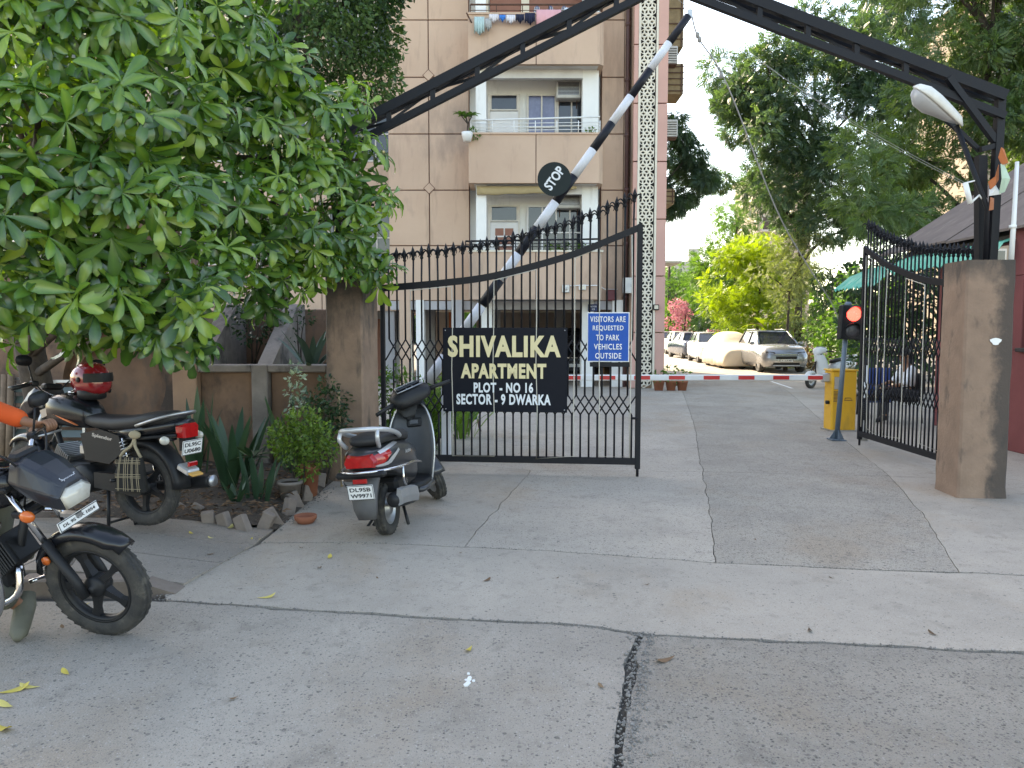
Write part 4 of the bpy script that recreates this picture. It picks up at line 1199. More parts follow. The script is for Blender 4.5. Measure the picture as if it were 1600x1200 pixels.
# ---------------------------------------------------------------- motorcycle
def motorcycle(label, loc, yaw, steer, lean=0.0, near=False):
    t = thing('motorcycle', label, 'motorcycle', loc, rot=(lean, 0, yaw), group='parked motorcycles')
    WB, R_ = 1.26, .30
    rake = R(27)
    hd = Vector((.93, 0, .80))                       # steering head
    axis = Vector((-math.sin(rake), 0, math.cos(rake)))
    S = T(*hd) @ Matrix.Rotation(steer, 4, axis) @ T(*(-hd))
    m_body = m_blackpaint
    alloy_wheel(t, R_, .085, (0, 0, R_), ident(), rot=.2)
    fwheel = alloy_wheel(t, R_, .078, (WB, 0, R_), S, rot=.55)
    # fork
    for sg in (-1, 1):
        y = sg * .085
        a, b = Vector((WB - .015, y, R_)), Vector((hd.x - .02, y, hd.z + .07))
        m1 = a.lerp(b, .50)
        mb = MB(); mb.tube([a + Vector((.0, 0, -.03)), a.lerp(b, .1), m1], [.024, .026, .026], 12); mb.build('fork_slider', m_blackplastic, t, S)
        mb = MB(); mb.tube([m1, b], .0165, 10); mb.build('fork_tube', m_chrome if near else m_alu, t, S)
    mb = MB(); mb.box((hd.x - .02, 0, hd.z + .075), (.07, .24, .03), bev=.008); mb.box((hd.x + .035, 0, hd.z - .06), (.06, .23, .035), bev=.008); mb.build('fork_yoke', m_blackplastic, t, S)
    # front mudguard
    mb = MB(); rr = []
    for i in range(17):
        a = R(46) + R(122) * i / 16
        r_ = R_ + .04 + (.012 if i < 2 else 0)
        wv = .072 * (1 if 1 < i < 15 else .75)
        c, s_ = math.cos(a), math.sin(a)
        pr_ = []
        for (yy, dr) in ((-wv, -.045), (-wv * .92, -.012), (-wv * .6, .008), (0, .014), (wv * .6, .008), (wv * .92, -.012), (wv, -.045), (wv * .85, -.045), (wv * .5, .0), (0, .006), (-wv * .5, .0), (-wv * .85, -.045)):
            pr_.append((WB + (r_ + dr) * c, yy, R_ + (r_ + dr) * s_))
        rr.append(pr_)
    mb.loft(rr); mb.build('front_mudguard', m_body, t, S)
    mb = MB()
    for sg in (-1, 1): mb.lathe([(0, 0), (.024, 0), (.024, .012), (0, .014)], 14, M=T(WB - .21, sg * .074, R_ + .17) @ RX(sg * R(-90)))
    mb.build('reflector', m_orange_lens, t, S)
    # headlamp cowl: angular bikini fairing
    def cr(x, zt_, zb_, wt, wm, wb_, zm):
        return [(x, -wb_, zb_), (x, wb_, zb_), (x, wm, zm), (x, wt, zt_ - .015), (x, wt * .5, zt_), (x, -wt * .5, zt_), (x, -wt, zt_ - .015), (x, -wm, zm)]
    mb = MB()
    mb.loft([cr(.97, 1.03, .88, .085, .12, .085, .93), cr(1.05, 1.04, .84, .10, .14, .10, .92), cr(1.13, 1.0, .80, .10, .14, .10, .90), cr(1.20, .95, .775, .085, .125, .09, .87), cr(1.245, .90, .77, .06, .11, .08, .85)], smooth=False)
    ob = mb.build('headlamp_cowl', mat('satin_black_fairing', (.014, .016, .023), .34, 0, (.028, .03, .037), 6, .5), t, S)
    bv = ob.modifiers.new('b', 'BEVEL'); bv.width = .012; bv.segments = 2; bv.limit_method = 'ANGLE'; bv.angle_limit = R(18)
    mb = MB(); mb.loft([[(1.243, -.075, .772), (1.243, .075, .772), (1.246, .10, .85), (1.243, .055, .885), (1.243, -.055, .885), (1.246, -.10, .85)], [(1.268, -.06, .785), (1.268, .06, .785), (1.272, .08, .845), (1.26, .045, .868), (1.26, -.045, .868), (1.272, -.08, .845)]])
    mb.build('headlamp', m_clear_lens, t, S)
    if near:
        text_fit('lettering', 'Splendor', .10, .028, m_silver, ob, T(1.222, 0, .924) @ RZ(R(90)) @ RX(R(42)), .01, .001)
    # indicators
    for (x, z, yy, st) in ((1.09, .77, .165, S), (-.35, .69, .17, ident())):
        for sg in (-1, 1):
            mb = MB(); mb.tube([(x, sg * .06, z), (x, sg * (yy - .03), z)], .011, 8); ip = mb.build('indicator', m_blackplastic, t, st)
            mb = MB(); mb.ball((0, 0, 0), .034, 7, sc=(1.25, .75, .95)); mb.build('indicator_lens', m_orange_lens if (x > 0 or near) else m_clear_lens, ip, T(x, sg * yy, z))
    if near:
        plate(t, S @ T(1.235, 0, .70) @ RZ(R(90)) @ RX(R(-14)), .28, .052, ['DL 9S CX 1054'])
        mb = MB(); mb.box((1.19, 0, .71), (.1, .04, .02)); mb.build('plate_bracket', m_alu, t, S)
    # handlebar, grips, levers, mirrors, cables
    mb = MB(); hb = [(.82, .36, 1.02), (.86, .22, 1.06), (.90, .12, 1.0), (.91, 0, .96), (.90, -.12, 1.0), (.86, -.22, 1.06), (.82, -.36, 1.02)]
    mb.tube(smoothpts(hb, 4), .0115, 8); mb.build('handlebar', m_chrome, t, S)
    for sg in (-1, 1):
        mb = MB(); mb.tube([(.853, sg * .245, 1.05), (.812, sg * .385, 1.015)], [.017, .018], 10); gp_ = mb.build('grip', m_blackplastic, t, S)
        mb = MB(); mb.box((.868, sg * .20, 1.055), (.05, .06, .045), bev=.01); mb.build('switch_box', m_blackplastic, t, S)
        mb = MB(); mb.tube([(.885, sg * .20, 1.05), (.905, sg * .25, 1.045), (.875, sg * .38, 1.02)], .007, 6); mb.build('lever', m_alu, t, S)
        mb = MB(); mb.tube(smoothpts([(.875, sg * .20, 1.06), (.99, sg * .16, 1.10), (1.03, sg * .07, .95), (.95, sg * .04, .74)], 4), .006, 5); mb.build('cable', m_blackplastic, t, S)
        if not near or sg > 0:
            mb = MB(); mb.tube([(.86, sg * .21, 1.06), (.87, sg * .25, 1.2)], .006, 6); mr = mb.build('mirror', m_blackplastic, t, S)
            mb = MB(); mb.loft([[(p[0] * .9 + .865 - .012, p[1] * 1.0 + sg * .29, p[2] + 1.23) for p in ring(0, 0, .062, .042, 14)], [(.89, p[1] * .7 + sg * .29, p[2] * .7 + 1.23) for p in ring(0, 0, .062, .042, 14)]]); mb.build('mirror_head', m_blackplastic, mr)
    mb = MB(); mb.box((.985, 0, 1.035), (.07, .15, .05), bev=.015); mb.build('instrument_cluster', m_blackplastic, t, S)
    # frame tubes
    mb = MB()
    for pts in ([(.92, 0, .84), (.70, 0, .80), (.3, 0, .70)], [(.92, 0, .72), (.80, 0, .40), (.72, 0, .25)], [(.3, 0, .70), (.26, 0, .33), (.72, 0, .25)]): mb.tube(pts, .022, 8)
    for sg in (-1, 1):
        mb.tube([(.3, sg * .07, .68), (-.02, sg * .11, .68), (-.38, sg * .09, .72)], .014, 6)
        mb.tube([(.28, sg * .05, .34), (0, sg * .085, R_)], .019, 8)
    mb.build('frame', m_blackplastic, t)
    # tank
    mb = MB(); secs = [(.46, .80, .075, .07), (.52, .825, .11, .10), (.62, .85, .145, .125), (.74, .865, .155, .13), (.84, .865, .14, .12), (.92, .86, .10, .09), (.95, .86, .06, .05)]
    mb.loft([ring(x, z, hw, hh, 18, 2.9) for (x, z, hw, hh) in secs]); tank = mb.build('fuel_tank', m_body, t)
    m_or = mat('orange_tank_graphic', (.62, .16, .05), .4, 0, (.5, .12, .04), 9, .4)
    m_tn = mat('silver_tank_graphic', (.42, .34, .28), .4, 0, (.36, .29, .24), 9, .4)
    for sg in (-1, 1):
        if near:
            text_fit('lettering', 'Hero', .17, .05, m_silver, tank, T(.70, sg * .159, .88) @ RZ(R(0 if sg < 0 else 180)) @ STAND, .02, .001)
        else:
            for (poly, m_, y_) in (([(.92, .86), (.80, .90), (.80, .84), (.90, .80)], m_tn, .128), ([(.76, .84), (.66, .80), (.52, .76), (.62, .80)], m_or, .146)):
                mb = MB(); mb.prism(poly, 0, .02, T(0, sg * y_ + .005, 0) @ STAND); mb.build('tank_graphic', m_, tank)
    mb = MB(); mb.lathe([(.035, 0), (.035, .012), (.02, .016), (0, .016)], 18, M=T(.72, 0, .992)); mb.build('fuel_cap', m_chrome, tank)
    # seat and tail
    mb = MB(); secs = [(.52, .80, .09, .045), (.40, .785, .12, .05), (.2, .78, .135, .055), (0, .80, .135, .055), (-.12, .825, .13, .055), (-.26, .84, .11, .05), (-.35, .845, .06, .025)]
    mb.loft([ring(x, z, hw, hh, 16, 3) for (x, z, hw, hh) in secs]); mb.build('seat', m_seat, t)
    mb = MB(); secs = [(.26, .70, .11, .06), (.05, .72, .12, .06), (-.16, .755, .105, .055), (-.34, .785, .085, .05), (-.42, .80, .06, .035)]
    mb.loft([ring(x, z, hw, hh, 14, 3) for (x, z, hw, hh) in secs]); mb.build('tail_cowl', m_body, t)
    mb = MB(); mb.tube(smoothpts([(-.05, .135, .78), (-.22, .15, .83), (-.38, .10, .875), (-.43, 0, .885), (-.38, -.10, .875), (-.22, -.15, .83), (-.05, -.135, .78)], 4), .0125, 8); mb.build('grab_rail', m_alu if not near else m_chrome, t)
    mb = MB(); mb.loft([[(x_, y_ * k_, z_) for (y_, z_) in ((-.075, .70), (.075, .70), (.082, .78), (.05, .805), (-.05, .805), (-.082, .78))] for (x_, k_) in ((-.37, 1), (-.43, 1), (-.445, .8))], smooth=False); mb.build('tail_lamp', m_red_lens, t)
    # side panels, rear mudguard, plate
    for sg in (-1, 1):
        mb = MB(); mb.prism([(.46, .50), (.50, .70), (.30, .74), (.12, .70), (.08, .58), (.22, .48)], -.012, .012, T(0, sg * .125, 0) @ STAND); sp_ = mb.build('side_panel', m_blackplastic, t)
        if not near: text_fit('lettering', 'Splendor', .2, .035, m_silver, sp_, T(.28, sg * .139, .68) @ RY(R(-8) * 1) @ RZ(R(0 if sg < 0 else 180)) @ STAND, .01, .001)
    mb = MB(); rr = []
    for i in range(13):
        a = R(60) + R(118) * i / 12; r_ = R_ + .055; c, s_ = math.cos(a), math.sin(a); wv = .075
        rr.append([(r_ * c + dr * c, yy, R_ + (r_ + dr) * s_) for (yy, dr) in ((-wv, -.04), (-wv, 0), (-wv * .6, .016), (wv * .6, .016), (wv, 0), (wv, -.04), (wv * .8, -.04), (0, .006), (-wv * .8, -.04))])
    mb.loft(rr); mb.build('rear_mudguard', m_blackplastic, t)
    mb = MB(); mb.box((-.40, 0, .46), (.12, .12, .05), M=about((-.40, 0, .46), RY(R(-25))), bev=.012); fl_ = mb.build('mudguard_tip', m_silver, t)
    mb = MB(); mb.box((-.442, 0, .50), (.02, .09, .035), bev=.005); mb.build('reflector', m_red_lens, t)
    mb = MB(); mb.box((-.46, 0, .43), (.07, .11, .018), M=about((-.46, 0, .43), RY(R(-20))), bev=.006); mb.build('mud_flap', mat('flap_reflection_amber', (.62, .33, .08), .4), t)  # yellow tip: reflected light put into the flap colour
    if not near:
        plate(t, T(-.445, 0, .625) @ RZ(R(-90)) @ RX(R(8)), .20, .11, ['DL9SC', 'U0680'])
        mb = MB(); mb.box((-.40, 0, .65), (.06, .1, .1)); mb.build('plate_bracket', m_blackplastic, t)
    # shocks
    for sg in (-1, 1):
        a, b = Vector((0.0, sg * .12, R_ + .02)), Vector((.10, sg * .12, .68))
        mb = MB(); mb.tube([a, a.lerp(b, .35)], .022, 8); mb.tube([a.lerp(b, .35), b], .012, 8); sh = mb.build('shock_absorber', m_chrome, t)
        mb = MB(); dirv = (b - a).normalized(); u_ = dirv.cross(Vector((0, 1, 0))).normalized(); w_ = dirv.cross(u_)
        mb.tube([a.lerp(b, .38 + .56 * i / 72) + (u_ * math.cos(i * .7) + w_ * math.sin(i * .7)) * .027 for i in range(73)], .0055, 5); mb.build('spring', m_alu, sh)
    # engine
    mb = MB(); mb.lathe([(0, -.13), (.10, -.13), (.115, -.11), (.115, .11), (.10, .13), (0, .13)], 24, M=T(.52, 0, .34) @ RX(R(90))); mb.box((.62, 0, .36), (.30, .18, .20), bev=.03); mb.build('crankcase', m_blackplastic, t)
    mb = MB()
    for i in range(8): mb.box((.735 + i * .018, 0, .44 + .004 * i), (.010, .20 - .004 * abs(i - 4), .17), M=about((.74, 0, .44), RY(R(-28))), bev=.004)
    mb.box((.80, 0, .45), (.15, .13, .12), M=about((.74, 0, .44), RY(R(-28)))); mb.build('finned_cylinder', m_blackplastic if near else m_alu, t)
    mb = MB(); mb.box((.55, -.0, .56), (.14, .12, .10), bev=.02); mb.build('carburettor', m_alu, t)
    # exhaust on the right
    mb = MB(); mb.tube(smoothpts([(.86, -.06, .42), (.86, -.11, .28), (.7, -.14, .22), (.4, -.16, .23), (.15, -.17, .26)], 4), .02, 10); mb.build('exhaust_pipe', m_chrome, t)
    mb = MB(); mb.tube([(.17, -.17, .26), (.1, -.172, .27), (-.1, -.178, .295), (-.42, -.185, .335), (-.45, -.186, .338)], [.028, .045, .05, .052, .04], 16); sl = mb.build('silencer', m_chrome if near else m_blackplastic, t)
    mb = MB(); d0 = Vector((-1, -.0, .12)).normalized(); mb.tube([(-.445, -.186, .338), (-.47, -.186, .341)], [.044, .044], 16); mb.build('silencer_tip', m_alu, sl)
    # chain case, pegs, pedals, stand
    mb = MB(); mb.loft([[(x, .10 + dy, z + dz) for (dy, dz) in ((-.02, -h_), (.02, -h_), (.02, h_), (-.02, h_))] for (x, z, h_) in ((-.06, .31, .05), (.0, .315, .075), (.12, .33, .07), (.4, .345, .06))], smooth=False); mb.build('chain_case', m_blackplastic, t)
    for sg in (-1, 1):
        mb = MB(); mb.tube([(.47, sg * .10, .27), (.47, sg * .24, .28)], .016, 8); mb.build('foot_peg', m_blackplastic, t); mb = MB(); mb.tube([(.14, sg * .10, .36), (.14, sg * .2, .37)], .014, 8); mb.build('foot_peg', m_blackplastic, t)
    mb = MB()
    if near: mb.tube([(.36, .08, .26), (.30, .20, .0)], .012, 8); mb.build('side_stand', m_blackplastic, t)
    else:
        for sg in (-1, 1): mb.tube([(.30, sg * .08, .27), (.26, sg * .13, -.055)], .013, 8); mb.tube([(.26, sg * .13, -.052), (.20, sg * .15, -.052)], .013, 6)
        mb.tube([(.27, -.12, .02), (.27, .12, .02)], .01, 6); mb.build('centre_stand', m_blackplastic, t)
    # leg guard
    mb = MB()
    if near:
        for sg in (-1, 1):
            mb.tube(smoothpts([(.80, sg * .06, .66), (.86, sg * .17, .64), (.93, sg * .26, .56), (.93, sg * .27, .36), (.86, sg * .25, .24), (.74, sg * .10, .22)], 5), .0135, 8)
        mb.build('leg_guard', m_chrome, t)
    return t
# far bike on its centre stand, facing left
mot2 = motorcycle('black motorcycle with orange tank graphics up on its centre stand by the garden wall', (-2.78, 5.78, .155), R(180 - 20), R(-12))
# near bike entering at the left
fx = G(170, 989)
yaw = R(-9); fxw = Vector((fx.x, fx.y, 0)) - Vector((1.26 * math.cos(yaw), 1.26 * math.sin(yaw), 0))
mot1 = motorcycle('black motorcycle with white front plate and dark headlamp fairing cut by the left picture edge', (fxw.x, fxw.y, 0), yaw, R(-3), R(12), near=True)

# helmet and bag on the far bike
hp = P(143, 592, 6.02); HE = thing('helmet', 'glossy dark red full face helmet perched on the motorcycle handlebar', 'helmet', hp, R(-25))
m_hred = mat('dark_red_gloss', (.26, .012, .016), .12, 0, (.2, .01, .012), 4, .5, coat=.8)
mb = MB(); mb.loft([ring(x, z, hw, hh, 22, 2.3) for (x, z, hw, hh) in ((-.135, .0, .05, .05), (-.125, .0, .085, .085), (-.09, .0, .115, .115), (-.03, .005, .128, .128), (.04, .005, .126, .125), (.09, -.01, .112, .108), (.125, -.03, .085, .08), (.14, -.04, .05, .05))]); mb.build('shell', m_hred, HE)
mb = MB(); mb.loft([[(.035 + .1 * math.cos(a) * k + .02, .131 * math.sin(a) * k2, .0 + dz) for a in [R(-78 + 156 * i / 12) for i in range(13)]] for (k, k2, dz) in ((.98, .99, -.02), (1.0, 1.0, .012), (.93, .97, .05))], closed=False); mb.build('visor', m_blackplastic, HE)
mb = MB(); mb.lathe([(.08, -.16), (.10, -.15), (.105, -.09), (.09, -.08)], 22); mb.build('neck_roll', m_blackplastic, HE)
mb = MB(); mb.lathe([(0, 0), (.022, 0), (.018, .01), (0, .012)], 12, M=T(.02, -.127, .0) @ STAND); mb.build('visor_pivot', m_blackplastic, HE)

bg0 = P(205, 735, 5.66)
BG = thing('cloth_bag', 'black and beige checked cloth bag hanging from the motorcycle side', 'bag', bg0, R(-14))
m_bag = mat('black_bag_cloth', (.018, .017, .016), .9, 0, (.03, .028, .026), 20, .5)
m_bagl = mat('beige_bag_stripe', (.36, .30, .20), .9, 0, (.28, .23, .15), 20, .5)
mb = MB(); mb.loft([[(x * k, y * k2 - .0, z) for (x, y) in ((-.10, -.03), (.10, -.03), (.11, 0), (.10, .03), (-.10, .03), (-.11, 0))] for (z, k, k2) in ((-.16, 1.08, .9), (-.15, 1.12, 1.2), (-.05, 1.05, 1.25), (.05, .98, .9), (.10, .93, .5))], smooth=False); mb.build('bag_body', m_bag, BG)
mb = MB()
for i, dx in enumerate((-.085, -.075, -.035, -.02, .0, .03, .04, .075, .09)): mb.tube([(dx * 1.1, -.040, -.15), (dx * 1.03, -.042, -.05), (dx * .95, -.033, .05), (dx * .9, -.02, .10)], .0022, 4)
for z in (-.135, -.05, -.04, -.025, .055, .065, .08): mb.tube([(-.11, -.036 - (.004 if z < 0 else 0), z), (.11, -.036 - (.004 if z < 0 else 0), z + .004)], .0022, 4)
mb.build('check_stripes', m_bagl, BG)
mb = MB(); mb.tube(smoothpts([(-.09, 0, .10), (-.05, -.01, .14), (0.02, 0, .20), (.05, .0, .30)], 4), .012, 6); mb.tube(smoothpts([(.09, 0, .10), (.07, -.01, .15), (.04, 0, .20), (.05, 0, .30)], 4), .012, 6)
mb.ball((.05, -.01, .27), .04, 6, sc=(1.3, .6, .8)); mb.build('bag_handle', m_bagl, BG)

# ---------------------------------------------------------------- scooter
def scooter(label, loc, yaw, lean, steer, paint, group, full=True):
    t = thing('scooter', label, 'scooter', loc, rot=(lean, 0, yaw), group=group)
    R_, WB = .215, 1.24
    hd = Vector((.98, 0, .80)); axis = Vector((-math.sin(R(26)), 0, math.cos(R(26))))
    S = T(*hd) @ Matrix.Rotation(steer, 4, axis) @ T(*(-hd))
    def wheel(c, M):
        W = bpy.data.objects.new('wheel', None); link(W, t); W.matrix_local = M @ T(*c)
        inst('tyre', tyre_mesh(R_, .095, blocks=30), W)
        mb = MB(); mb.lathe([(0, -.03), (.05, -.035), (.06, -.01), (.115, -.005), (.13, -.03), (.14, -.035), (.14, .035), (.13, .03), (.115, .005), (.06, .01), (.05, .04), (0, .04)], 28, M=RX(R(90)))
        mb.build('rim', m_alu, W)
    wheel((0, 0, R_), ident()); wheel((WB, 0, R_), S)
    # tail body
    mb = MB(); secs = [(-.46, .665, .05, .035, 2.4), (-.43, .66, .11, .075, 2.6), (-.34, .65, .165, .105, 2.6), (-.2, .635, .195, .13, 2.8), (0, .61, .205, .15, 2.8), (.2, .575, .20, .17, 2.8), (.34, .54, .185, .175, 3), (.42, .50, .16, .16, 3), (.45, .48, .14, .13, 3)]
    mb.loft([ring(x, z, hw, hh, 24, p) for (x, z, hw, hh, p) in secs]); body = mb.build('rear_body', paint, t)
    # light grey swoosh panels and lamps on the tail
    def patch(x0, x1, a0, a1, off, nx=8, na=8):
        """strip of the tail skin, lifted by off"""
        vs = []
        for i in range(nx + 1):
            x = x0 + (x1 - x0) * i / nx
            for k in range(len(secs) - 1):
                if secs[k][0] <= x <= secs[k + 1][0]:
                    f = (x - secs[k][0]) / (secs[k + 1][0] - secs[k][0]); z, hw, hh, p = [secs[k][q] * (1 - f) + secs[k + 1][q] * f for q in (1, 2, 3, 4)]
            aa0 = a0(i / nx) if callable(a0) else a0; aa1 = a1(i / nx) if callable(a1) else a1
            for j in range(na + 1):
                a = aa0 + (aa1 - aa0) * j / na; c, s_ = math.cos(a), math.sin(a)
                vs.append((x - off * .4, (hw + off) * math.copysign(abs(c) ** (2 / p), c), z + (hh + off) * math.copysign(abs(s_) ** (2 / p), s_)))
        return vs, [(i * (na + 1) + j, i * (na + 1) + j + 1, (i + 1) * (na + 1) + j + 1, (i + 1) * (na + 1) + j) for i in range(nx) for j in range(na)]
    if full:
        for sg in (1, -1):
            k0 = (lambda a: a) if sg > 0 else (lambda a: math.pi - a)
            for (x0, x1, a0, a1, m_, nm, of) in ((-.455, -.25, lambda f: R(-25 + 40 * f), lambda f: R(20 + 25 * f), m_red_lens, 'indicator_lens', .006), (-.45, -.10, lambda f: R(-32 + 52 * f), lambda f: R(-20 + 48 * f), m_silver, 'silver_trim', .008), (-.38, -.02, lambda f: R(24 + 25 * f), lambda f: R(40 + 22 * f), m_silver, 'silver_trim', .008)):
                vs, fs = patch(x0, x1, (lambda f, a0=a0: k0(a0(f))), (lambda f, a1=a1: k0(a1(f))), of)
                mb = MB(); mb.add(vs, fs, smooth=True); mb.build(nm, m_, t)
            text_fit('lettering', 'Activa', .13, .032, m_silver, body, T(.06, -sg * .2105, .66) @ RZ(R(0 if sg > 0 else 180)) @ STAND, .008, .001)
    mb = MB(); mb.loft([[(-.475, y, z) for (y, z) in ((-.10, .62), (.10, .62), (.115, .66), (.09, .70), (-.09, .70), (-.115, .66))], [(-.43, y, z) for (y, z) in ((-.11, .61), (.11, .61), (.135, .66), (.10, .715), (-.10, .715), (-.135, .66))]], smooth=False); mb.build('tail_lamp', m_red_lens, t)
    mb = MB(); mb.box((-.452, 0, .565), (.06, .40, .05), bev=.02); mb.build('tail_underpanel', m_blackplastic, t)
    mb = MB(); mb.box((-.485, 0, .522), (.02, .11, .034), bev=.004); mb.build('reflector', m_red_lens, t)
    # bumper rail
    mb = MB(); mb.tube(smoothpts([(.28, -.235, .53), (.05, -.255, .57), (-.2, -.245, .58), (-.42, -.17, .585), (-.50, 0, .588), (-.42, .17, .585), (-.2, .245, .58), (.05, .255, .57), (.28, .235, .53)], 5), .0115, 8)
    for sg in (-1, 1): mb.tube(smoothpts([(-.2, sg * .245, .58), (-.22, sg * .25, .47), (-.12, sg * .23, .42), (0, sg * .19, .45)], 4), .010, 8)
    mb.build('bumper_rail', m_chrome, t)
    # seat
    mb = MB(); secs2 = [(-.36, .80, .09, .025), (-.30, .80, .13, .045), (-.1, .80, .145, .05), (.12, .785, .15, .05), (.32, .765, .135, .05), (.42, .74, .10, .045), (.46, .72, .06, .03)]
    mb.loft([ring(x, z, hw, hh, 18, 3) for (x, z, hw, hh) in secs2]); mb.build('seat', m_seat, t)
    mb = MB(); rail = smoothpts([(.02, -.165, .79), (-.12, -.19, .83), (-.3, -.185, .875), (-.43, -.12, .90), (-.46, 0, .905), (-.43, .12, .90), (-.3, .185, .875), (-.12, .19, .83), (.02, .165, .79)], 5)
    mb.tube(rail, .019, 10)
    for sg in (-1, 1): mb.tube(smoothpts([(-.40, sg * .145, .893), (-.43, sg * .15, .83), (-.36, sg * .13, .76)], 3), .017, 8)
    mb.build('grab_rail', m_silver, t)
    # rear mudguard and plate
    mb = MB(); rr = []
    for (x, z, hw) in ((-.30, .60, .10), (-.40, .50, .10), (-.455, .40, .095), (-.455, .30, .085), (-.43, .22, .065)): rr.append([(x, -hw, z), (x + .03, -hw * 1.1, z), (x + .012, 0, z + .002), (x + .03, hw * 1.1, z), (x, hw, z), (x - .012, 0, z)])
    mb.loft(rr); mb.build('rear_mudguard', mat('faded_black_plastic', (.075, .075, .078), .6, 0, (.11, .105, .10), 9, .6), t)
    if full: plate(t, T(-.492, 0, .44) @ RZ(R(-90)) @ RX(R(10)), .205, .115, ['DL9SB', 'W9971'])
    # engine and silencer
    mb = MB(); mb.box((.12, .09, .28), (.44, .14, .17), bev=.05); mb.lathe([(0, 0), (.10, 0), (.11, .02), (.11, .10), (0, .10)], 20, M=T(.02, .20, .24) @ RX(R(90))); mb.build('engine', m_alu, t)
    mb = MB(); mb.tube([(-.31, -.175, .33), (-.28, -.175, .33), (-.05, -.175, .30), (.14, -.165, .27), (.2, -.16, .26)], [.045, .06, .066, .06, .03], 16); mb.build('silencer', m_blackplastic, t)
    mb = MB(); mb.loft([[(x, -.215 - dy, z + dz) for (dy, dz) in ((0, -.06), (.026, -.05), (.034, 0), (.026, .06), (0, .075), (-.015, .0))] for (x, z) in ((-.30, .345), (-.2, .34), (.02, .31), (.12, .29))], smooth=False); mb.build('heat_shield', mat('grey_heat_shield', (.22, .22, .225), .5, .3, (.3, .29, .28), 9, .6), t)
    mb = MB(); mb.tube([(.2, -.16, .26), (.32, -.10, .22), (.34, 0, .24)], .02, 8); mb.build('exhaust_pipe', m_rust, t)
    mb = MB(); mb.box((.2, 0, .40), (.5, .26, .12), bev=.03); mb.build('chassis', m_blackplastic, t)
    for sg in (-1, 1): mb = MB(); mb.tube([(.18, sg * .08, .20), (.06, sg * .15, .06)], .013, 8); mb.build('centre_stand_leg', m_blackplastic, t)
    mb = MB(); mb.tube([(.25, .10, .22), (.22, .25, .035), (.18, .27, .0)], .012, 8); mb.build('side_stand', m_blackplastic, t)
    # floorboard
    mb = MB(); mb.loft([ring(x, z, hw, .035, 14, 5) for (x, z, hw) in ((.40, .30, .16), (.5, .29, .185), (.7, .29, .18), (.84, .32, .15))]); mb.build('floorboard', m_blackplastic, t)
    mb = MB(); mb.loft([ring(x, z, hw, .028, 12, 4) for (x, z, hw) in ((.42, .265, .20), (.55, .262, .215), (.72, .265, .21), (.82, .28, .18))]); mb.build('floor_side_cover', paint, t)
    # leg shield: inner and outer skins
    ls = [(.28, .80, .17, .05), (.40, .805, .195, .05), (.55, .83, .215, .055), (.70, .865, .21, .06), (.82, .90, .185, .06), (.92, .93, .14, .05), (.96, .945, .09, .03)]
    def shield(off, bul): return [[(x + off - c * ((y / hw) ** 2) + bul * (1 - (y / hw) ** 2), y, z) for y in [hw * (-1 + 2 * j / 12) for j in range(13)]] for (z, x, hw, c) in ls]
    inn, out = shield(0, 0), shield(.02, .10)
    mb = MB(); mb.loft([a + b[::-1] for a, b in zip(inn, out)]); mb.build('leg_shield', paint, t)
    mb = MB(); mb.loft([[(p[0] - .004, p[1] * .97, p[2]) for p in a] + [(p[0] - .002, p[1] * .97, p[2]) for p in a[::-1]] for a in inn[:-1]]); mb.build('inner_panel', mat('dull_black_inner_panel', (.028, .033, .04), .5, 0, (.06, .062, .066), 5, .8), t)
    for sg in (-1, 1):
        mb = MB(); mb.tube(smoothpts([(a[0 if sg < 0 else -1][0] - .0, a[0 if sg < 0 else -1][1], a[0][2]) for a in inn], 3), .008, 6); mb.build('shield_trim', m_silver, t)
    mb = MB(); mb.box((.885, -.02, .80), (.03, .15, .085), M=about((.885, 0, .8), RY(R(14))), bev=.012); mb.build('ignition_panel', m_blackplastic, t)
    mb = MB(); mb.box((.865, -.02, .802), (.012, .08, .035), M=about((.885, 0, .8), RY(R(14)))); mb.build('lock_cover', m_greypaint, t)
    # front mudguard, fork
    mb = MB(); rr = []
    for i in range(13):
        a = R(20) + R(150) * i / 12; r_ = R_ + .035; c, s_ = math.cos(a), math.sin(a); wv = .075
        rr.append([(WB + (r_ + dr) * c, yy, R_ + (r_ + dr) * s_) for (yy, dr) in ((-wv, -.06), (-wv, -.005), (-wv * .6, .02), (wv * .6, .02), (wv, -.005), (wv, -.06), (0, .005))])
    mb.loft(rr); mb.build('front_mudguard', paint, t, S)
    mb = MB()
    for sg in (-1, 1): mb.tube([(WB, sg * .07, R_), (WB - .12, sg * .06, .5), (1.02, 0, .75)], .017, 8)
    mb.build('fork', m_blackplastic, t, S)
    # handlebar cover
    mb = MB(); secs3 = [(.715, 1.02, .11, .03), (.73, 1.025, .165, .06), (.80, 1.045, .20, .085), (.88, 1.05, .185, .10), (.97, 1.03, .145, .10), (1.035, 1.0, .09, .07), (1.05, .99, .045, .035)]
    mb.loft([ring(x, z, hw, hh, 20, 2.6) for (x, z, hw, hh) in secs3]); mb.build('handlebar_cover', m_blackplastic if full else paint, t, S)
    mb = MB(); mb.box((.80, 0, 1.128), (.12, .24, .02), M=about((.80, 0, 1.12), RY(R(18))), bev=.008); ins = mb.build('instrument_panel', m_glass, t, S)
    mb = MB(); mb.tube([(.74, -.13, 1.115), (.87, -.10, 1.155), (.87, .10, 1.155), (.74, .13, 1.115)], .006, 6, closed=True); mb.tube([(.745, -.03, 1.12), (.865, -.02, 1.153)], .004, 5); mb.tube([(.745, .03, 1.12), (.865, .02, 1.153)], .004, 5); mb.build('bezel', m_alu, t, S)
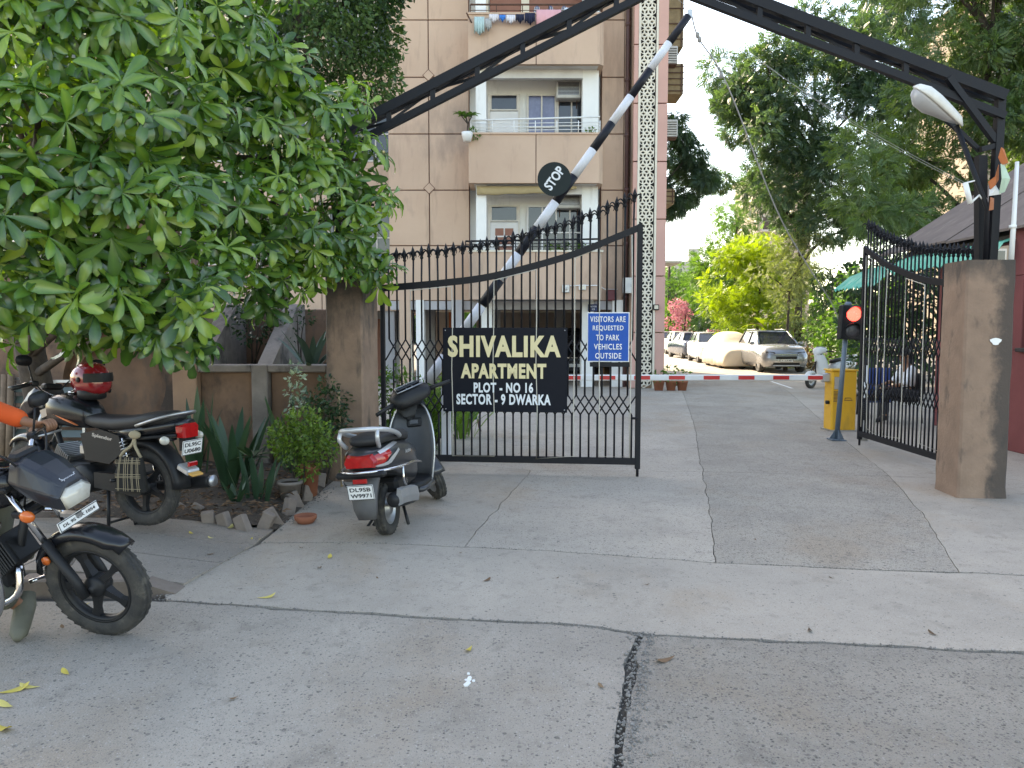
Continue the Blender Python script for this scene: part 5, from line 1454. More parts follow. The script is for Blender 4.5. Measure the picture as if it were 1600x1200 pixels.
    mb = MB(); mb.loft([ring(.98, .985, .12, .06, 14), ring(.9, .92, .13, .05, 14), ring(.9, .86, .10, .04, 14)]); mb.build('steering_column', m_blackplastic, t, S)
    for sg in (-1, 1):
        mb = MB(); mb.tube([(.81, sg * .17, 1.03), (.78, sg * .25, 1.035), (.745, sg * .38, 1.02)], [.028, .018, .018], 10); gg = mb.build('grip', m_blackplastic, t, S)
        mb = MB(); mb.tube([(.84, sg * .19, 1.02), (.835, sg * .25, 1.02), (.795, sg * .37, 1.005)], .006, 6); mb.build('lever', m_blackplastic, gg)
    return t
rw = G(608, 834); fw = G(676, 781)
hdg = math.atan2(fw.y - rw.y, fw.x - rw.x)
scooter('charcoal scooter with red tail lamp and silver grab rail parked before the gate pillar', (rw.x, rw.y, 0), hdg, R(-5.5), R(42), m_greypaint, 'parked scooters')
s2 = G(1262, 607)
scooter('white scooter parked behind the yellow barrier cabinet', (s2.x + 1.25, s2.y + .6, 0), R(205), R(5), R(10), m_white_plastic, 'parked scooters', full=False)

# ================================================================ VEGETATION
nrng = np.random.default_rng(11)
TPL = {
 'rhomb': (np.array([(0, 0, 0), (.45, .5, .06), (1, 0, -.06), (.45, -.5, .06)]), np.array([(0, 1, 2, 3)])),
 'fold': (np.array([(0, 0, 0), (.42, .5, .10), (1, 0, -.08), (.5, 0, -.02), (.42, -.5, .10)]), np.array([(0, 3, 2, 1), (0, 4, 2, 3)])),
}
def _obl():
    st = [(0.0, .03, 0), (.22, .16, .03), (.48, .36, .03), (.74, .50, -.02), (.93, .34, -.12), (1.0, .06, -.18)]
    v, f = [], []
    for (u, w_, h_) in st: v += [(u, w_, h_ + .10 * w_), (u, 0, h_), (u, -w_, h_ + .10 * w_)]
    for i in range(len(st) - 1):
        a = 3 * i; f += [(a, a + 1, a + 4, a + 3), (a + 1, a + 2, a + 5, a + 4)]
    return np.array(v), np.array(f)
TPL['oblong'] = _obl()
def _sprig(n=5, lw=.16):
    v, f = [], []
    for i in range(n):
        for sg in (-1, 1):
            u = .12 + .8 * i / n; b = len(v); d = (.55, sg * .83); L = .38 * (1 - .35 * i / n)
            px_, py_ = -d[1], d[0]
            h0 = -.10 * u * u
            for (a, w_, h_) in ((0, 0, 0), (.5, .5, .02), (1, 0, -.05), (.5, -.5, .02)):
                v.append((u + a * L * d[0] + w_ * lw * px_, a * L * d[1] + w_ * lw * py_, h0 + h_))
            f.append((b, b + 1, b + 2, b + 3))
    b = len(v)
    for (a, w_, h_) in ((.9, 0, -.09), (1.05, .08, -.10), (1.25, 0, -.16), (1.05, -.08, -.10)): v.append((a, w_, h_))
    f.append((b, b + 1, b + 2, b + 3))
    return np.array(v), np.array(f)
TPL['sprig'] = _sprig()
def nrm_(a): return a / np.maximum(1e-9, np.linalg.norm(a, axis=1, keepdims=True))
def leafcloud(B, D, N, L, W, tpl):
    tv, tf = TPL[tpl]
    D = nrm_(D); N = nrm_(N - D * (N * D).sum(1, keepdims=True)); S = np.cross(N, D)
    u, w_, h_ = tv[:, 0], tv[:, 1], tv[:, 2]
    V = B[:, None, :] + D[:, None, :] * (u[None, :, None] * L[:, None, None]) + S[:, None, :] * (w_[None, :, None] * W[:, None, None]) + N[:, None, :] * (h_[None, :, None] * L[:, None, None])
    n, m = len(B), len(tv)
    F = (tf[None] + (np.arange(n) * m)[:, None, None]).reshape(-1, 4)
    return V.reshape(-1, 3), F, m
def runit(n):
    return nrm_(nrng.normal(size=(n, 3)))
def clump_leaves(clumps, per_area, L, W, tpl, droop=.25, up=.5, shell=.5, sq=.8):
    Bs, Ds, Ns, Ls, rs = [], [], [], [], []
    for (c, r) in clumps:
        n = int(per_area * r * r)
        if n < 3: continue
        d = runit(n); rad = r * (shell + (1 - shell) * nrng.random(n) ** .6)
        off = d * rad[:, None]; off[:, 2] *= sq
        Bs.append(np.array(c)[None] + off)
        D = d * .8 + runit(n) * .75; D[:, 2] -= droop; Ds.append(D)
        N = runit(n) * .7 + d * .3; N[:, 2] += up; Ns.append(N)
        Ls.append(L * (.7 + .6 * nrng.random(n)))
        rs.append(np.clip(nrng.normal(.45 + .14 * nrng.normal(), .2, n), 0, 1))
    B, D, N, Ln, rv = map(np.concatenate, (Bs, Ds, Ns, Ls, rs))
    V, F, m = leafcloud(B, D, N, Ln, Ln * (W / L), tpl)
    return V, F, np.repeat(rv, m)
def inpoly(x, y, poly):
    c = False; j = len(poly) - 1
    for i in range(len(poly)):
        if (poly[i][1] > y) != (poly[j][1] > y) and x < (poly[j][0] - poly[i][0]) * (y - poly[i][1]) / (poly[j][1] - poly[i][1]) + poly[i][0]: c = not c
        j = i
    return c
def clumps_in(poly, n, Y0, Y1, rpx0, rpx1):
    """clumps of foliage spread through the volume a crown takes up"""
    out = []; xs = [p[0] for p in poly]; ys = [p[1] for p in poly]; k = 0
    while len(out) < n and k < 5000:
        k += 1
        x, y = rnd.uniform(min(xs), max(xs)), rnd.uniform(min(ys), max(ys))
        if inpoly(x, y, poly):
            Y = rnd.uniform(Y0, Y1); out.append((P(x, y, Y), rnd.uniform(rpx0, rpx1) * Y / FOC))
    return out
def make_tree(name, label, cat, base, trunk, r0, clumps, per_area, L, W, tpl, m_, group=None, limbs=8, droop=.25, sq=.8, kindname='crown', m_b=None):
    t = thing(name, label, cat, base, group=group)
    off = Vector(base)
    m_b = m_b or m_bark
    if trunk:
        pts = smoothpts([Vector(p) - off for p in trunk], 4)
        mb = MB(); n = len(pts); mb.tube(pts, [r0 * (1 - .65 * i / n) * (1.25 if i == 0 else 1) for i in range(n)], 10); tr = mb.build('trunk', m_b, t)
        cs = sorted(clumps, key=lambda c: -c[1])[:limbs]
        for (c, r) in cs:
            c = c - off
            k = min(range(n), key=lambda i: (pts[i] - c).length + abs(pts[i].z - c.z * .75)); s_ = pts[k]
            mid = s_.lerp(c, .5) + Vector((rnd.uniform(-.2, .2), rnd.uniform(-.2, .2), .12)) * r * 1.5
            mb = MB(); q = smoothpts([s_, mid, c], 4); mb.tube(q, [r0 * .42 * (1 - .8 * i / len(q)) for i in range(len(q))], 6); mb.build('limb', m_b, t)
    V, F, rv = clump_leaves([(c - off, r) for (c, r) in clumps], per_area, L, W, tpl, droop=droop, sq=sq)
    npmesh(kindname, V, F, m_, t, rv)
    return t
lm_big = leafmat('broad_glossy_leaf', (.028, .075, .024), (.08, .18, .033), (.24, .36, .05), .26, .28, spec=.65)
lm_neem = leafmat('feathery_green_leaf', (.04, .078, .055), (.068, .12, .078), (.12, .185, .10), .42, .33)
lm_neem2 = leafmat('feathery_olive_leaf', (.05, .088, .045), (.085, .14, .06), (.15, .21, .08), .45, .4)
lm_bright = leafmat('bright_lime_leaf', (.11, .19, .02), (.20, .29, .03), (.30, .38, .05), .5, .5, (1.5, 1.5, .5))
lm_mid = leafmat('mid_green_leaf', (.04, .09, .025), (.075, .15, .035), (.13, .22, .05), .5, .4)
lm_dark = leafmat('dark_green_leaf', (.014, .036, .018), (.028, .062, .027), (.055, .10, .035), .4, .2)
lm_bush = leafmat('clipped_bush_leaf', (.06, .12, .02), (.12, .20, .035), (.22, .31, .06), .45, .3)
lm_snake = leafmat('snake_plant_leaf', (.02, .05, .028), (.035, .08, .045), (.07, .12, .06), .4, .1)
lm_pink = leafmat('pink_bougainvillea', (.30, .10, .14), (.42, .17, .22), (.50, .27, .30), .6, .4, (1.2, .9, .9))
lm_grey = leafmat('grey_green_leaf', (.10, .13, .07), (.16, .19, .10), (.24, .26, .14), .6, .35)
lm_dry = leafmat('dry_straw_leaf', (.16, .10, .05), (.26, .18, .09), (.36, .27, .14), .8, .3, (1.1, 1.0, .8))

# ---- the broad-leaved tree that fills the upper left
BT = thing('broadleaf_tree', 'large broad-leaved tree with glossy whorled leaves hanging over the left pavement', 'tree', (-4.75, 7.7, 0))
boff = Vector((-4.75, 7.7, 0))
trunk = smoothpts([(0, 0, -.05), (.05, -.05, .8), (-.03, -.1, 1.6), (.1, -.2, 2.5), (.3, -.4, 3.4), (.5, -.5, 4.6)], 4)
mb = MB(); mb.tube(trunk, [.16 * (1 - .5 * i / len(trunk)) for i in range(len(trunk))], 12); mb.build('trunk', m_bark, BT)
cl = [(-60, 40, 4.9, 110), (70, 40, 4.9, 95), (200, 30, 5.1, 95), (330, 40, 6.2, 85), (420, 110, 7.0, 70), (60, 190, 4.7, 100), (190, 180, 4.9, 90), (300, 180, 6.0, 80), (400, 200, 6.8, 65), (470, 170, 7.3, 60), (540, 175, 7.7, 50),
      (30, 330, 4.6, 100), (150, 310, 4.8, 95), (240, 330, 5.0, 80), (330, 310, 6.0, 70), (410, 300, 6.8, 60), (490, 270, 7.4, 55), (560, 250, 7.9, 52), (585, 320, 8.1, 42), (540, 345, 7.8, 52), (470, 360, 7.3, 58), (400, 390, 6.9, 55),
      (40, 450, 4.8, 85), (140, 440, 4.9, 80), (230, 430, 5.1, 75), (290, 470, 5.3, 62), (330, 420, 5.8, 60), (560, 400, 8.0, 40), (500, 420, 7.6, 42), (440, 440, 7.2, 42), (585, 425, 8.1, 26), (60, 510, 5.2, 55), (170, 500, 5.4, 52), (290, 540, 5.4, 28), (225, 520, 5.2, 42), (420, 470, 7.2, 24),
      (-150, 200, 4.8, 120), (-150, 400, 4.8, 110), (-60, -120, 5.0, 120), (120, -120, 5.2, 120), (300, -110, 6.0, 100), (430, -40, 7.2, 70), (-180, 0, 5.0, 120),
      (150, 150, 6.4, 110), (60, 330, 6.4, 110), (250, 260, 6.8, 100), (350, 130, 7.6, 90), (150, 430, 6.6, 80), (450, 250, 8.2, 70), (60, 60, 6.6, 110), (240, 60, 7.0, 100), (380, 350, 7.8, 60)]
wB, wA = [], []
clc = []
for (px, py, Y, rp) in cl:
    c = P(px, py, Y) - boff; r_ = rp * Y / FOC; clc.append((c, r_))
    n = max(10, int(215 * r_ * r_))
    d = runit(n); d[:, 1] -= .35; d = nrm_(d)
    rad = r_ * (.45 + .55 * nrng.random(n) ** .7)
    wB.append(np.array(c)[None] + d * rad[:, None] * np.array([1, .9, .9]))
    A = d * .75 + runit(n) * .35 + np.array([0, -.18, .32]); wA.append(nrm_(A))
wB, wA = np.concatenate(wB), np.concatenate(wA)
lB, lD, lN, lL, lR, lW = [], [], [], [], [], []
for i in range(len(wB)):
    k = nrng.integers(6, 9); a = wA[i]
    t1_ = np.cross(a, [0.3, .2, 1]); t1_ /= np.linalg.norm(t1_); t2_ = np.cross(a, t1_)
    ph = nrng.random() * 6.28; tone = np.clip(nrng.normal(.40, .27), 0, 1)
    big = .17 + .075 * nrng.random()
    for j in range(k):
        an = ph + 2 * math.pi * j / k + nrng.normal() * .12; th = math.radians(nrng.uniform(48, 104))
        D = a * math.cos(th) + (t1_ * math.cos(an) + t2_ * math.sin(an)) * math.sin(th); D[2] -= .30
        lB.append(wB[i]); lD.append(D); lN.append(a + nrng.normal(size=3) * .18); lL.append(big * nrng.uniform(.75, 1.15)); lR.append(np.clip(tone + nrng.normal() * .12, 0, 1)); lW.append(i)
lB, lD, lN, lL, lR, lW = map(np.array, (lB, lD, lN, lL, lR, lW))
MIDRIB = np.where(np.arange(18) % 3 == 1, .20, -.04)
# leaves nearest to the eye become objects of their own
wp_ = wB + np.array(boff)
sx = wp_[:, 0] / wp_[:, 1] * FOC + 800; sy = 514 - (wp_[:, 2] - CAM_H) / wp_[:, 1] * FOC
near_w = [i for i in np.argsort(wp_[:, 1]) if 5 < sx[i] < 640 and 5 < sy[i] < 600][:39]
sel = np.isin(lW, near_w)
V, F, m_ = leafcloud(lB[~sel], lD[~sel], lN[~sel], lL[~sel], lL[~sel] * .31, 'oblong')
o = npmesh('crown', V, F, lm_big, BT, np.clip(np.repeat(lR[~sel], m_) + np.tile(MIDRIB, int((~sel).sum())), 0, 1), smooth=True); o['kind'] = 'stuff'
variants = []
tv, tf = TPL['oblong']
for q in range(6):
    ob = npmesh('leaf', tv * np.array([1, .31, 1]), tf, lm_big, BT, np.clip(.12 + .14 * q + MIDRIB, 0, 1), smooth=True); variants.append(ob.data); bpy.data.objects.remove(ob)
cnt = 0
for i in np.where(sel)[0]:
    if cnt >= 290: break
    cnt += 1
    D = Vector(lD[i]).normalized(); N = Vector(lN[i]); N = (N - D * N.dot(D)).normalized(); S_ = N.cross(D); s_ = lL[i]; b = lB[i]
    inst('leaf', variants[int(min(5, max(0, (lR[i] - .05) / .15)))], BT, Matrix(((D.x * s_, S_.x * s_, N.x * s_, b[0]), (D.y * s_, S_.y * s_, N.y * s_, b[1]), (D.z * s_, S_.z * s_, N.z * s_, b[2]), (0, 0, 0, 1))))
# limbs and twigs
tw = MB()
for (c, r_) in clc[:36]:
    s_ = trunk[min(len(trunk) - 1, max(6, int(len(trunk) * min(.95, max(.3, c.z / 4.8)))))]
    q = smoothpts([s_, s_.lerp(c, .45) + Vector((0, 0, .18)), c], 4); mb = MB(); mb.tube(q, [.045 * (1 - .75 * i / len(q)) for i in range(len(q))], 6); mb.build('limb', m_bark, BT)
ci_ = 0
for i in range(0, len(wB), 2):
    b = Vector(wB[i]); c = min(clc, key=lambda q: (q[0] - b).length_squared)[0]
    tw.tube([b, b.lerp(c, .45) + Vector((0, 0, -.03))], [.005, .008], 4)
o = tw.build('twigs', mat('green_twig', (.12, .12, .06), .8), BT); o['kind'] = 'stuff'

# ---- other trees
make_tree('fine_leaf_tree', 'dark small-leaved tree rising behind the broad-leaved tree beside the pink block', 'tree', (-4.0, 13.2, 0), [(-4.0, 13.2, -.05), (-3.9, 13.2, 3), (-3.6, 13.1, 6), (-3.2, 13, 8.5)], .16,
          clumps_in([(330, -160), (590, -160), (625, 20), (600, 120), (575, 170), (430, 150), (330, 60)], 52, 12.0, 14.2, 38, 62), 1700, .095, .05, 'fold', leafmat('small_dark_leaf', (.025, .06, .025), (.05, .105, .035), (.10, .17, .05), .4, .25), 'background trees')
tA = [(12.3, 33, -.05), (12.25, 33, 3), (12.3, 32.9, 6), (12.6, 32.6, 10)]
make_tree('neem_tree', 'tall feathery dark green tree with a slim trunk rising above the parked cars', 'tree', (12.3, 33, 0), tA, .19,
          clumps_in([(1120, 95), (1175, 150), (1190, 70), (1260, 30), (1330, -60), (1440, -80), (1430, 330), (1330, 385), (1275, 350), (1225, 330), (1165, 275), (1135, 190)], 95, 29.5, 34.5, 22, 44), 300, .30, .30, 'sprig', lm_neem, 'background trees', 14)
make_tree('neem_tree', 'dense feathery tree standing behind the guard house roof', 'tree', (12.2, 20.5, 0), [(12.2, 20.5, -.05), (12.1, 20.4, 3), (12, 20.3, 6), (12.2, 20, 9)], .17,
          clumps_in([(1400, -140), (1720, -140), (1720, 300), (1560, 300), (1400, 395), (1330, 330), (1340, 170), (1400, 60)], 80, 18.2, 21.5, 30, 56), 460, .23, .23, 'sprig', lm_neem2, 'background trees', 12)
make_tree('drooping_tree', 'tree with drooping branches showing beside the patterned tower', 'tree', (4.95, 29.0, 0), [(4.95, 29.0, -.05), (5.0, 29, 3), (5.0, 28.8, 6), (4.9, 28.5, 9)], .13,
          clumps_in([(1030, 190), (1060, 165), (1085, 215), (1095, 240), (1135, 290), (1150, 320), (1120, 320), (1085, 270), (1075, 330), (1030, 340)], 24, 27.8, 29.5, 10, 24), 850, .26, .24, 'sprig', lm_neem, 'background trees', 8, .8, .7)
make_tree('roadside_tree', 'mid green conical tree against the sky in the middle distance', 'tree', (13.6, 47, 0), [(13.6, 47, -.05), (13.6, 47, 4), (13.5, 47, 8)], .16,
          clumps_in([(1135, 320), (1165, 330), (1180, 380), (1215, 470), (1090, 470), (1095, 410), (1120, 370)], 34, 45.5, 48.5, 18, 30), 150, .34, .30, 'sprig', lm_mid, 'background trees', 8)
make_tree('lime_tree', 'bright lime green feathery tree glowing in sunlight behind the parked cars', 'tree', (11.6, 36.5, 0), [(11.6, 36.5, -.05), (11.6, 36.4, 1.8), (11.7, 36.4, 4)], .10,
          clumps_in([(1098, 470), (1105, 420), (1150, 385), (1210, 375), (1235, 410), (1250, 470), (1235, 520), (1150, 525)], 46, 35, 38.5, 16, 30), 230, .28, .26, 'sprig', lm_bright, 'background trees', 8)
make_tree('grey_shrub', 'greyish green leafy tree beside the slim trunk', 'tree', (10.9, 30.6, 0), [(10.9, 30.6, -.05), (10.95, 30.6, 1.6), (11, 30.6, 3.6)], .08,
          clumps_in([(1185, 430), (1215, 375), (1280, 360), (1300, 420), (1275, 475), (1225, 480)], 24, 29.6, 31.8, 14, 26), 300, .20, .16, 'sprig', lm_grey, 'background trees', 6)
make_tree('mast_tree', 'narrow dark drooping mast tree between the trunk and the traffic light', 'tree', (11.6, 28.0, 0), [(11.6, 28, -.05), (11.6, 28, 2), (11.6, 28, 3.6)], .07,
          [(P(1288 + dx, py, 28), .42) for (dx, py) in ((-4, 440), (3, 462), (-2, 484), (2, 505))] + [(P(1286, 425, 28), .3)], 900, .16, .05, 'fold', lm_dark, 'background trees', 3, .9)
make_tree('flowering_shrub', 'pink flowering shrub at the far end of the lane', 'shrub', (12.1, 54, 0), [(12.1, 54, -.05), (12.1, 54, 1.5), (12.2, 54, 3)], .08,
          clumps_in([(1045, 490), (1058, 470), (1078, 480), (1080, 520), (1060, 535)], 9, 53, 55, 10, 18), 330, .16, .12, 'fold', lm_pink, 'flowering shrubs', 4)
make_tree('flowering_shrub', 'low magenta flowering shrub behind the dark blue car', 'shrub', (12.2, 43, 0), [(12.2, 43, -.05), (12.2, 43, .8), (12.2, 43, 1.4)], .06,
          clumps_in([(1090, 525), (1115, 520), (1128, 532), (1110, 545), (1092, 540)], 6, 42, 44, 9, 15), 330, .16, .12, 'fold', lm_pink, 'flowering shrubs', 3)
make_tree('roadside_tree', 'shady green tree closing the far end of the lane left of the cars', 'tree', (12.6, 62, 0), [(12.6, 62, -.05), (12.6, 62, 4), (12.6, 62, 7)], .2,
          clumps_in([(1030, 440), (1060, 425), (1110, 430), (1130, 500), (1120, 545), (1030, 545)], 26, 58, 66, 14, 28), 75, .42, .36, 'sprig', lm_mid, 'background trees', 6)
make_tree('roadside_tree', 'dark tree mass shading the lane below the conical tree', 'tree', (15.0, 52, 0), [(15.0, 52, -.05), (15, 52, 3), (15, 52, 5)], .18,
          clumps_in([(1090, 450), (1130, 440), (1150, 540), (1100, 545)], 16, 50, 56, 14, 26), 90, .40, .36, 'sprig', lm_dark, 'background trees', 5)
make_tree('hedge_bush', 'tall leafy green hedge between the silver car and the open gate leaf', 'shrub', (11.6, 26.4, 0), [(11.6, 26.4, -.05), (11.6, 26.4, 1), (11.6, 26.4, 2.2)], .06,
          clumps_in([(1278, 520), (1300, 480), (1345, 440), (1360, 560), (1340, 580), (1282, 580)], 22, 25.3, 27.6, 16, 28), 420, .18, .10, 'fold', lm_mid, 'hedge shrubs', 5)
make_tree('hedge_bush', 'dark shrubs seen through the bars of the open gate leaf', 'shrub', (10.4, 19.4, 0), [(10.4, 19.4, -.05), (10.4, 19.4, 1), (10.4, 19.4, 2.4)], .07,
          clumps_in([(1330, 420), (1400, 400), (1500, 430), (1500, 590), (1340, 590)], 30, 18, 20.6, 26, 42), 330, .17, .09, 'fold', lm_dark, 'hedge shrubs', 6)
make_tree('hedge_bush', 'sunlit light green shrub behind the banana plant', 'shrub', (12.3, 32.8, 0), [(12.3, 32.8, -.05), (12.3, 32.8, 1), (12.3, 32.8, 1.8)], .05,
          clumps_in([(1205, 500), (1260, 480), (1285, 540), (1270, 575), (1215, 560)], 18, 31.6, 33.6, 14, 24), 330, .16, .09, 'fold', lm_grey, 'hedge shrubs', 5)
make_tree('dry_bush', 'dry straw coloured stems behind the silver car', 'shrub', (12.2, 30.2, 0), None, .05,
          clumps_in([(1255, 540), (1285, 530), (1290, 580), (1262, 585)], 8, 29.8, 30.6, 10, 18), 330, .30, .04, 'fold', lm_dry, None, 0, -.8)
make_tree('hedge_bush', 'small green shrub in the pot row at the foot of the tower', 'shrub', (4.3, 20.7, 0), None, .05,
          [(Vector((4.25, 20.6, .42)), .26), (Vector((4.55, 20.7, .38)), .24), (Vector((3.95, 20.6, .36)), .2)], 900, .12, .06, 'fold', lm_mid, 'hedge shrubs', 0)
for (x, lab) in ((3.95, 'left'), (4.28, 'middle'), (4.58, 'right')):
    mb = MB(); mb.lathe([(.0, 0), (.11, 0), (.15, .22), (.16, .22), (.16, .26), (.13, .26), (.12, .2), (0, .2)], 16, M=T(x, 20.62, 0)); o = mb.build('flower_pot', m_terracotta); tag(o, lab + ' terracotta pot in the row at the foot of the tower', 'pot', 'pots at the tower')
# far belt of trees behind everything
V, F, rv = clump_leaves([(Vector((rnd.uniform(-70, 110), rnd.uniform(84, 104), rnd.uniform(.5, 6.5))), rnd.uniform(2.2, 4.2)) for _ in range(170)], 14, 1.3, 1.0, 'fold')
o = npmesh('distant_trees', V, F, lm_mid, None, rv); tag(o, 'hazy belt of distant trees beyond the lane', 'trees', kind='stuff')

# banana plant
BN = thing('banana_plant', 'banana plant with broad ragged leaves above the covered car', 'plant', (11.3, 33.6, 0))
mb = MB(); mb.tube([(0, 0, -.03), (.02, 0, .8), (0, 0, 1.5)], [.12, .10, .07], 10); mb.build('stem', lm_dry, BN)
def blade(L, W, lift, bend, n=10, fold=.12):
    """arching strap leaf along +x, starting upright by lift"""
    rr = []; x = z = 0.0; a = lift
    for i in range(n + 1):
        f = i / n; w_ = W * (math.sin(math.pi * min(1, f * .96 + .06)) ** .7) * .5 + .002
        rr.append([(x - fold * w_ * math.sin(a), -w_, z + fold * w_ * math.cos(a)), (x, 0, z), (x - fold * w_ * math.sin(a), w_, z + fold * w_ * math.cos(a))])
        x += math.cos(a) * L / n; z += math.sin(a) * L / n; a -= bend / n
    return rr
def add_blade(parent, M, L, W, lift, bend, m_, tone, n=10, fold=.12, name='leaf'):
    rr = blade(L, W, lift, bend, n, fold); V = [p for r_ in rr for p in r_]
    F = [(3 * i + j, 3 * i + j + 1, 3 * i + 4 + j, 3 * i + 3 + j) for i in range(n) for j in range(2)]
    o = npmesh(name, V, F, m_, parent, np.clip(tone + .15 * np.sin(np.arange(len(V)) * 1.7), 0, 1), smooth=True)
    o.matrix_local = M
    return o
for i in range(9): add_blade(BN, T(0, 0, 1.35) @ RZ(i * 2.4 + .4), rnd.uniform(1.3, 1.9), .42, R(rnd.uniform(45, 75)), R(rnd.uniform(70, 120)), lm_bright if i % 3 else lm_dry, rnd.random())

# ---------------------------------------------------------------- garden bed plants
def strap_plant(name, label, base, n, L, W, lift, bend, m_, group, spread=.08, fold=.25):
    t = thing(name, label, 'plant', base, group=group)
    for i in range(n):
        a = i * 2.399 + rnd.uniform(-.3, .3); rr_ = spread * rnd.random()
        add_blade(t, T(rr_ * math.cos(a), rr_ * math.sin(a), -.01) @ RZ(a), rnd.uniform(*L), W * rnd.uniform(.8, 1.2), R(rnd.uniform(*lift)), R(rnd.uniform(*bend)), m_, rnd.uniform(.1, .9), 9, fold)
    return t
def bedz(): return .04
strap_plant('snake_plant', 'tall dark snake plant clump behind the motorcycle tail', (G(325, 795).x, 7.6, .04), 17, (.55, .95), .085, (58, 86), (-5, 22), lm_snake, 'snake plants', .2)
strap_plant('snake_plant', 'snake plant clump against the wall left of the tail lamp', (-3.42, 8.2, .04), 9, (.7, 1.0), .085, (70, 88), (-5, 12), lm_snake, 'snake plants', .12)
strap_plant('snake_plant', 'short upright snake plant just behind the tilted bricks', (G(362, 822).x, 6.98, .04), 7, (.30, .52), .06, (66, 88), (-6, 14), lm_snake, 'snake plants', .14)
strap_plant('snake_plant', 'dark snake plant clump behind the round bush', (G(475, 742).x - .05, 8.35, .04), 10, (.7, 1.0), .08, (68, 88), (0, 14), lm_snake, 'snake plants', .12)
strap_plant('snake_plant', 'small variegated plant at the left end of the brick edging', (G(325, 825).x, 6.9, .04), 6, (.2, .34), .05, (50, 85), (0, 30), lm_snake, 'snake plants', .06)
strap_plant('agave_plant', 'blue green agave spreading over the right planter rim', (-2.42, 9.32, 1.10), 19, (.42, .66), .085, (18, 80), (5, 55), leafmat('agave_leaf', (.03, .06, .045), (.055, .095, .075), (.09, .14, .11), .5, .05), None, .05, .35)
strap_plant('rosette_plant', 'small bright green rosette plant in the left planter', (-3.22, 9.25, 1.10), 11, (.14, .24), .07, (20, 60), (20, 60), lm_bush, None, .03)
strap_plant('frangipani_plant', 'young plant with a rosette of grey green leaves above the snake plants', (G(372, 800).x, 7.25, .44), 12, (.16, .27), .06, (-5, 50), (0, 40), lm_snake, None, .02)
mb = MB(); mb.tube([(G(372, 800).x, 7.25, .03), (G(372, 800).x + .01, 7.25, .25), (G(372, 800).x, 7.25, .46)], .014, 6); o = mb.build('stem', m_bark); o.parent = bpy.data.objects['frangipani_plant']; o.matrix_parent_inverse = Matrix.Translation(-Vector((G(372, 800).x, 7.25, .44)))
def bush(name, label, base, clumps, per, L, W, m_, group=None, stems=5, tpl='fold'):
    t = thing(name, label, 'bush', base, group=group); b = Vector(base)
    for i in range(stems):
        c = Vector(clumps[i % len(clumps)][0]) + Vector((rnd.uniform(-.08, .08), rnd.uniform(-.08, .08), 0))
        mb = MB(); mb.tube(smoothpts([(rnd.uniform(-.03, .03), 0, -.02), c * .5 + Vector((rnd.uniform(-.03, .03), 0, 0)), c], 3), [.012 - .0012 * k for k in range(7)], 5); mb.build('stem', m_bark, t)
    V, F, rv = clump_leaves([(Vector(c), r_) for (c, r_) in clumps], per, L, W, tpl, droop=.05, up=.6, shell=.35, sq=.85)
    npmesh('foliage', V, F, m_, t, rv); return t
bb_ = G(447, 800); rb = lambda dx, dy, dz, r_: ((dx, dy, dz), r_)
bush('round_bush', 'rounded light green clipped bush in the garden bed', (bb_.x + .02, 7.25, .03), [rb(0, 0, .62, .27), rb(.15, -.03, .58, .22), rb(-.15, .02, .57, .20), rb(.05, .05, .74, .18), rb(.17, .05, .44, .18), rb(-.05, -.08, .46, .17), rb(-.23, 0, .68, .07), rb(.1, -.1, .30, .12)], 6200, .045, .028, lm_bush)
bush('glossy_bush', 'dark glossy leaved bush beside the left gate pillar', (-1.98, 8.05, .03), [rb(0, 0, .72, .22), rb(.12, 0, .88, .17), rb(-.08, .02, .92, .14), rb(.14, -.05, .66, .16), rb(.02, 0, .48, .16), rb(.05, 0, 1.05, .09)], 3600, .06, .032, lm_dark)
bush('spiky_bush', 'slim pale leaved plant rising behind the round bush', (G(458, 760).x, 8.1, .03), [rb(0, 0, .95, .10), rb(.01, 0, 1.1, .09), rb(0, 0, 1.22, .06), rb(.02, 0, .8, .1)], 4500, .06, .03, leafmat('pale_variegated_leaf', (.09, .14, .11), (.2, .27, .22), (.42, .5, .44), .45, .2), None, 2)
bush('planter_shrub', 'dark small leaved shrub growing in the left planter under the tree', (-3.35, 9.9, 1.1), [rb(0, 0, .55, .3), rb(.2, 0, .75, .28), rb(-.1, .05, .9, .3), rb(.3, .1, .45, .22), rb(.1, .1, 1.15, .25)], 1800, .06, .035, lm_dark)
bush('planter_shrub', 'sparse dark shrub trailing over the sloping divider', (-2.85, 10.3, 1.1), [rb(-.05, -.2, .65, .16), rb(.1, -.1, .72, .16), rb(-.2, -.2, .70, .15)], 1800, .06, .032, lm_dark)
# plants behind the gate
strap_plant('palm_plant', 'feathery green palm behind the gate near the left pillar', (-1.25, 10.6, .0), 34, (.7, 1.25), .05, (48, 86), (10, 70), lm_mid, 'plants behind the gate', .25, .2)
strap_plant('palm_plant', 'broad palm clump behind the gate close to the left pillar foot', (-1.42, 10.0, .0), 40, (.6, 1.15), .055, (40, 84), (15, 80), lm_mid, 'plants behind the gate', .28, .2)
bush('potted_bush', 'dense bright green bush low behind the gate by the scooter handlebar', (-1.05, 10.35, 0), [rb(0, 0, .4, .28), rb(.22, 0, .6, .25), rb(-.18, 0, .65, .26), rb(.1, 0, .85, .2), rb(-.4, 0, .45, .28)], 1500, .09, .05, lm_bush, 'plants behind the gate')
strap_plant('palm_plant', 'second palm clump behind the gate beside the name board', (-.75, 11.6, .0), 26, (.7, 1.15), .05, (48, 86), (10, 70), lm_mid, 'plants behind the gate', .22, .2)
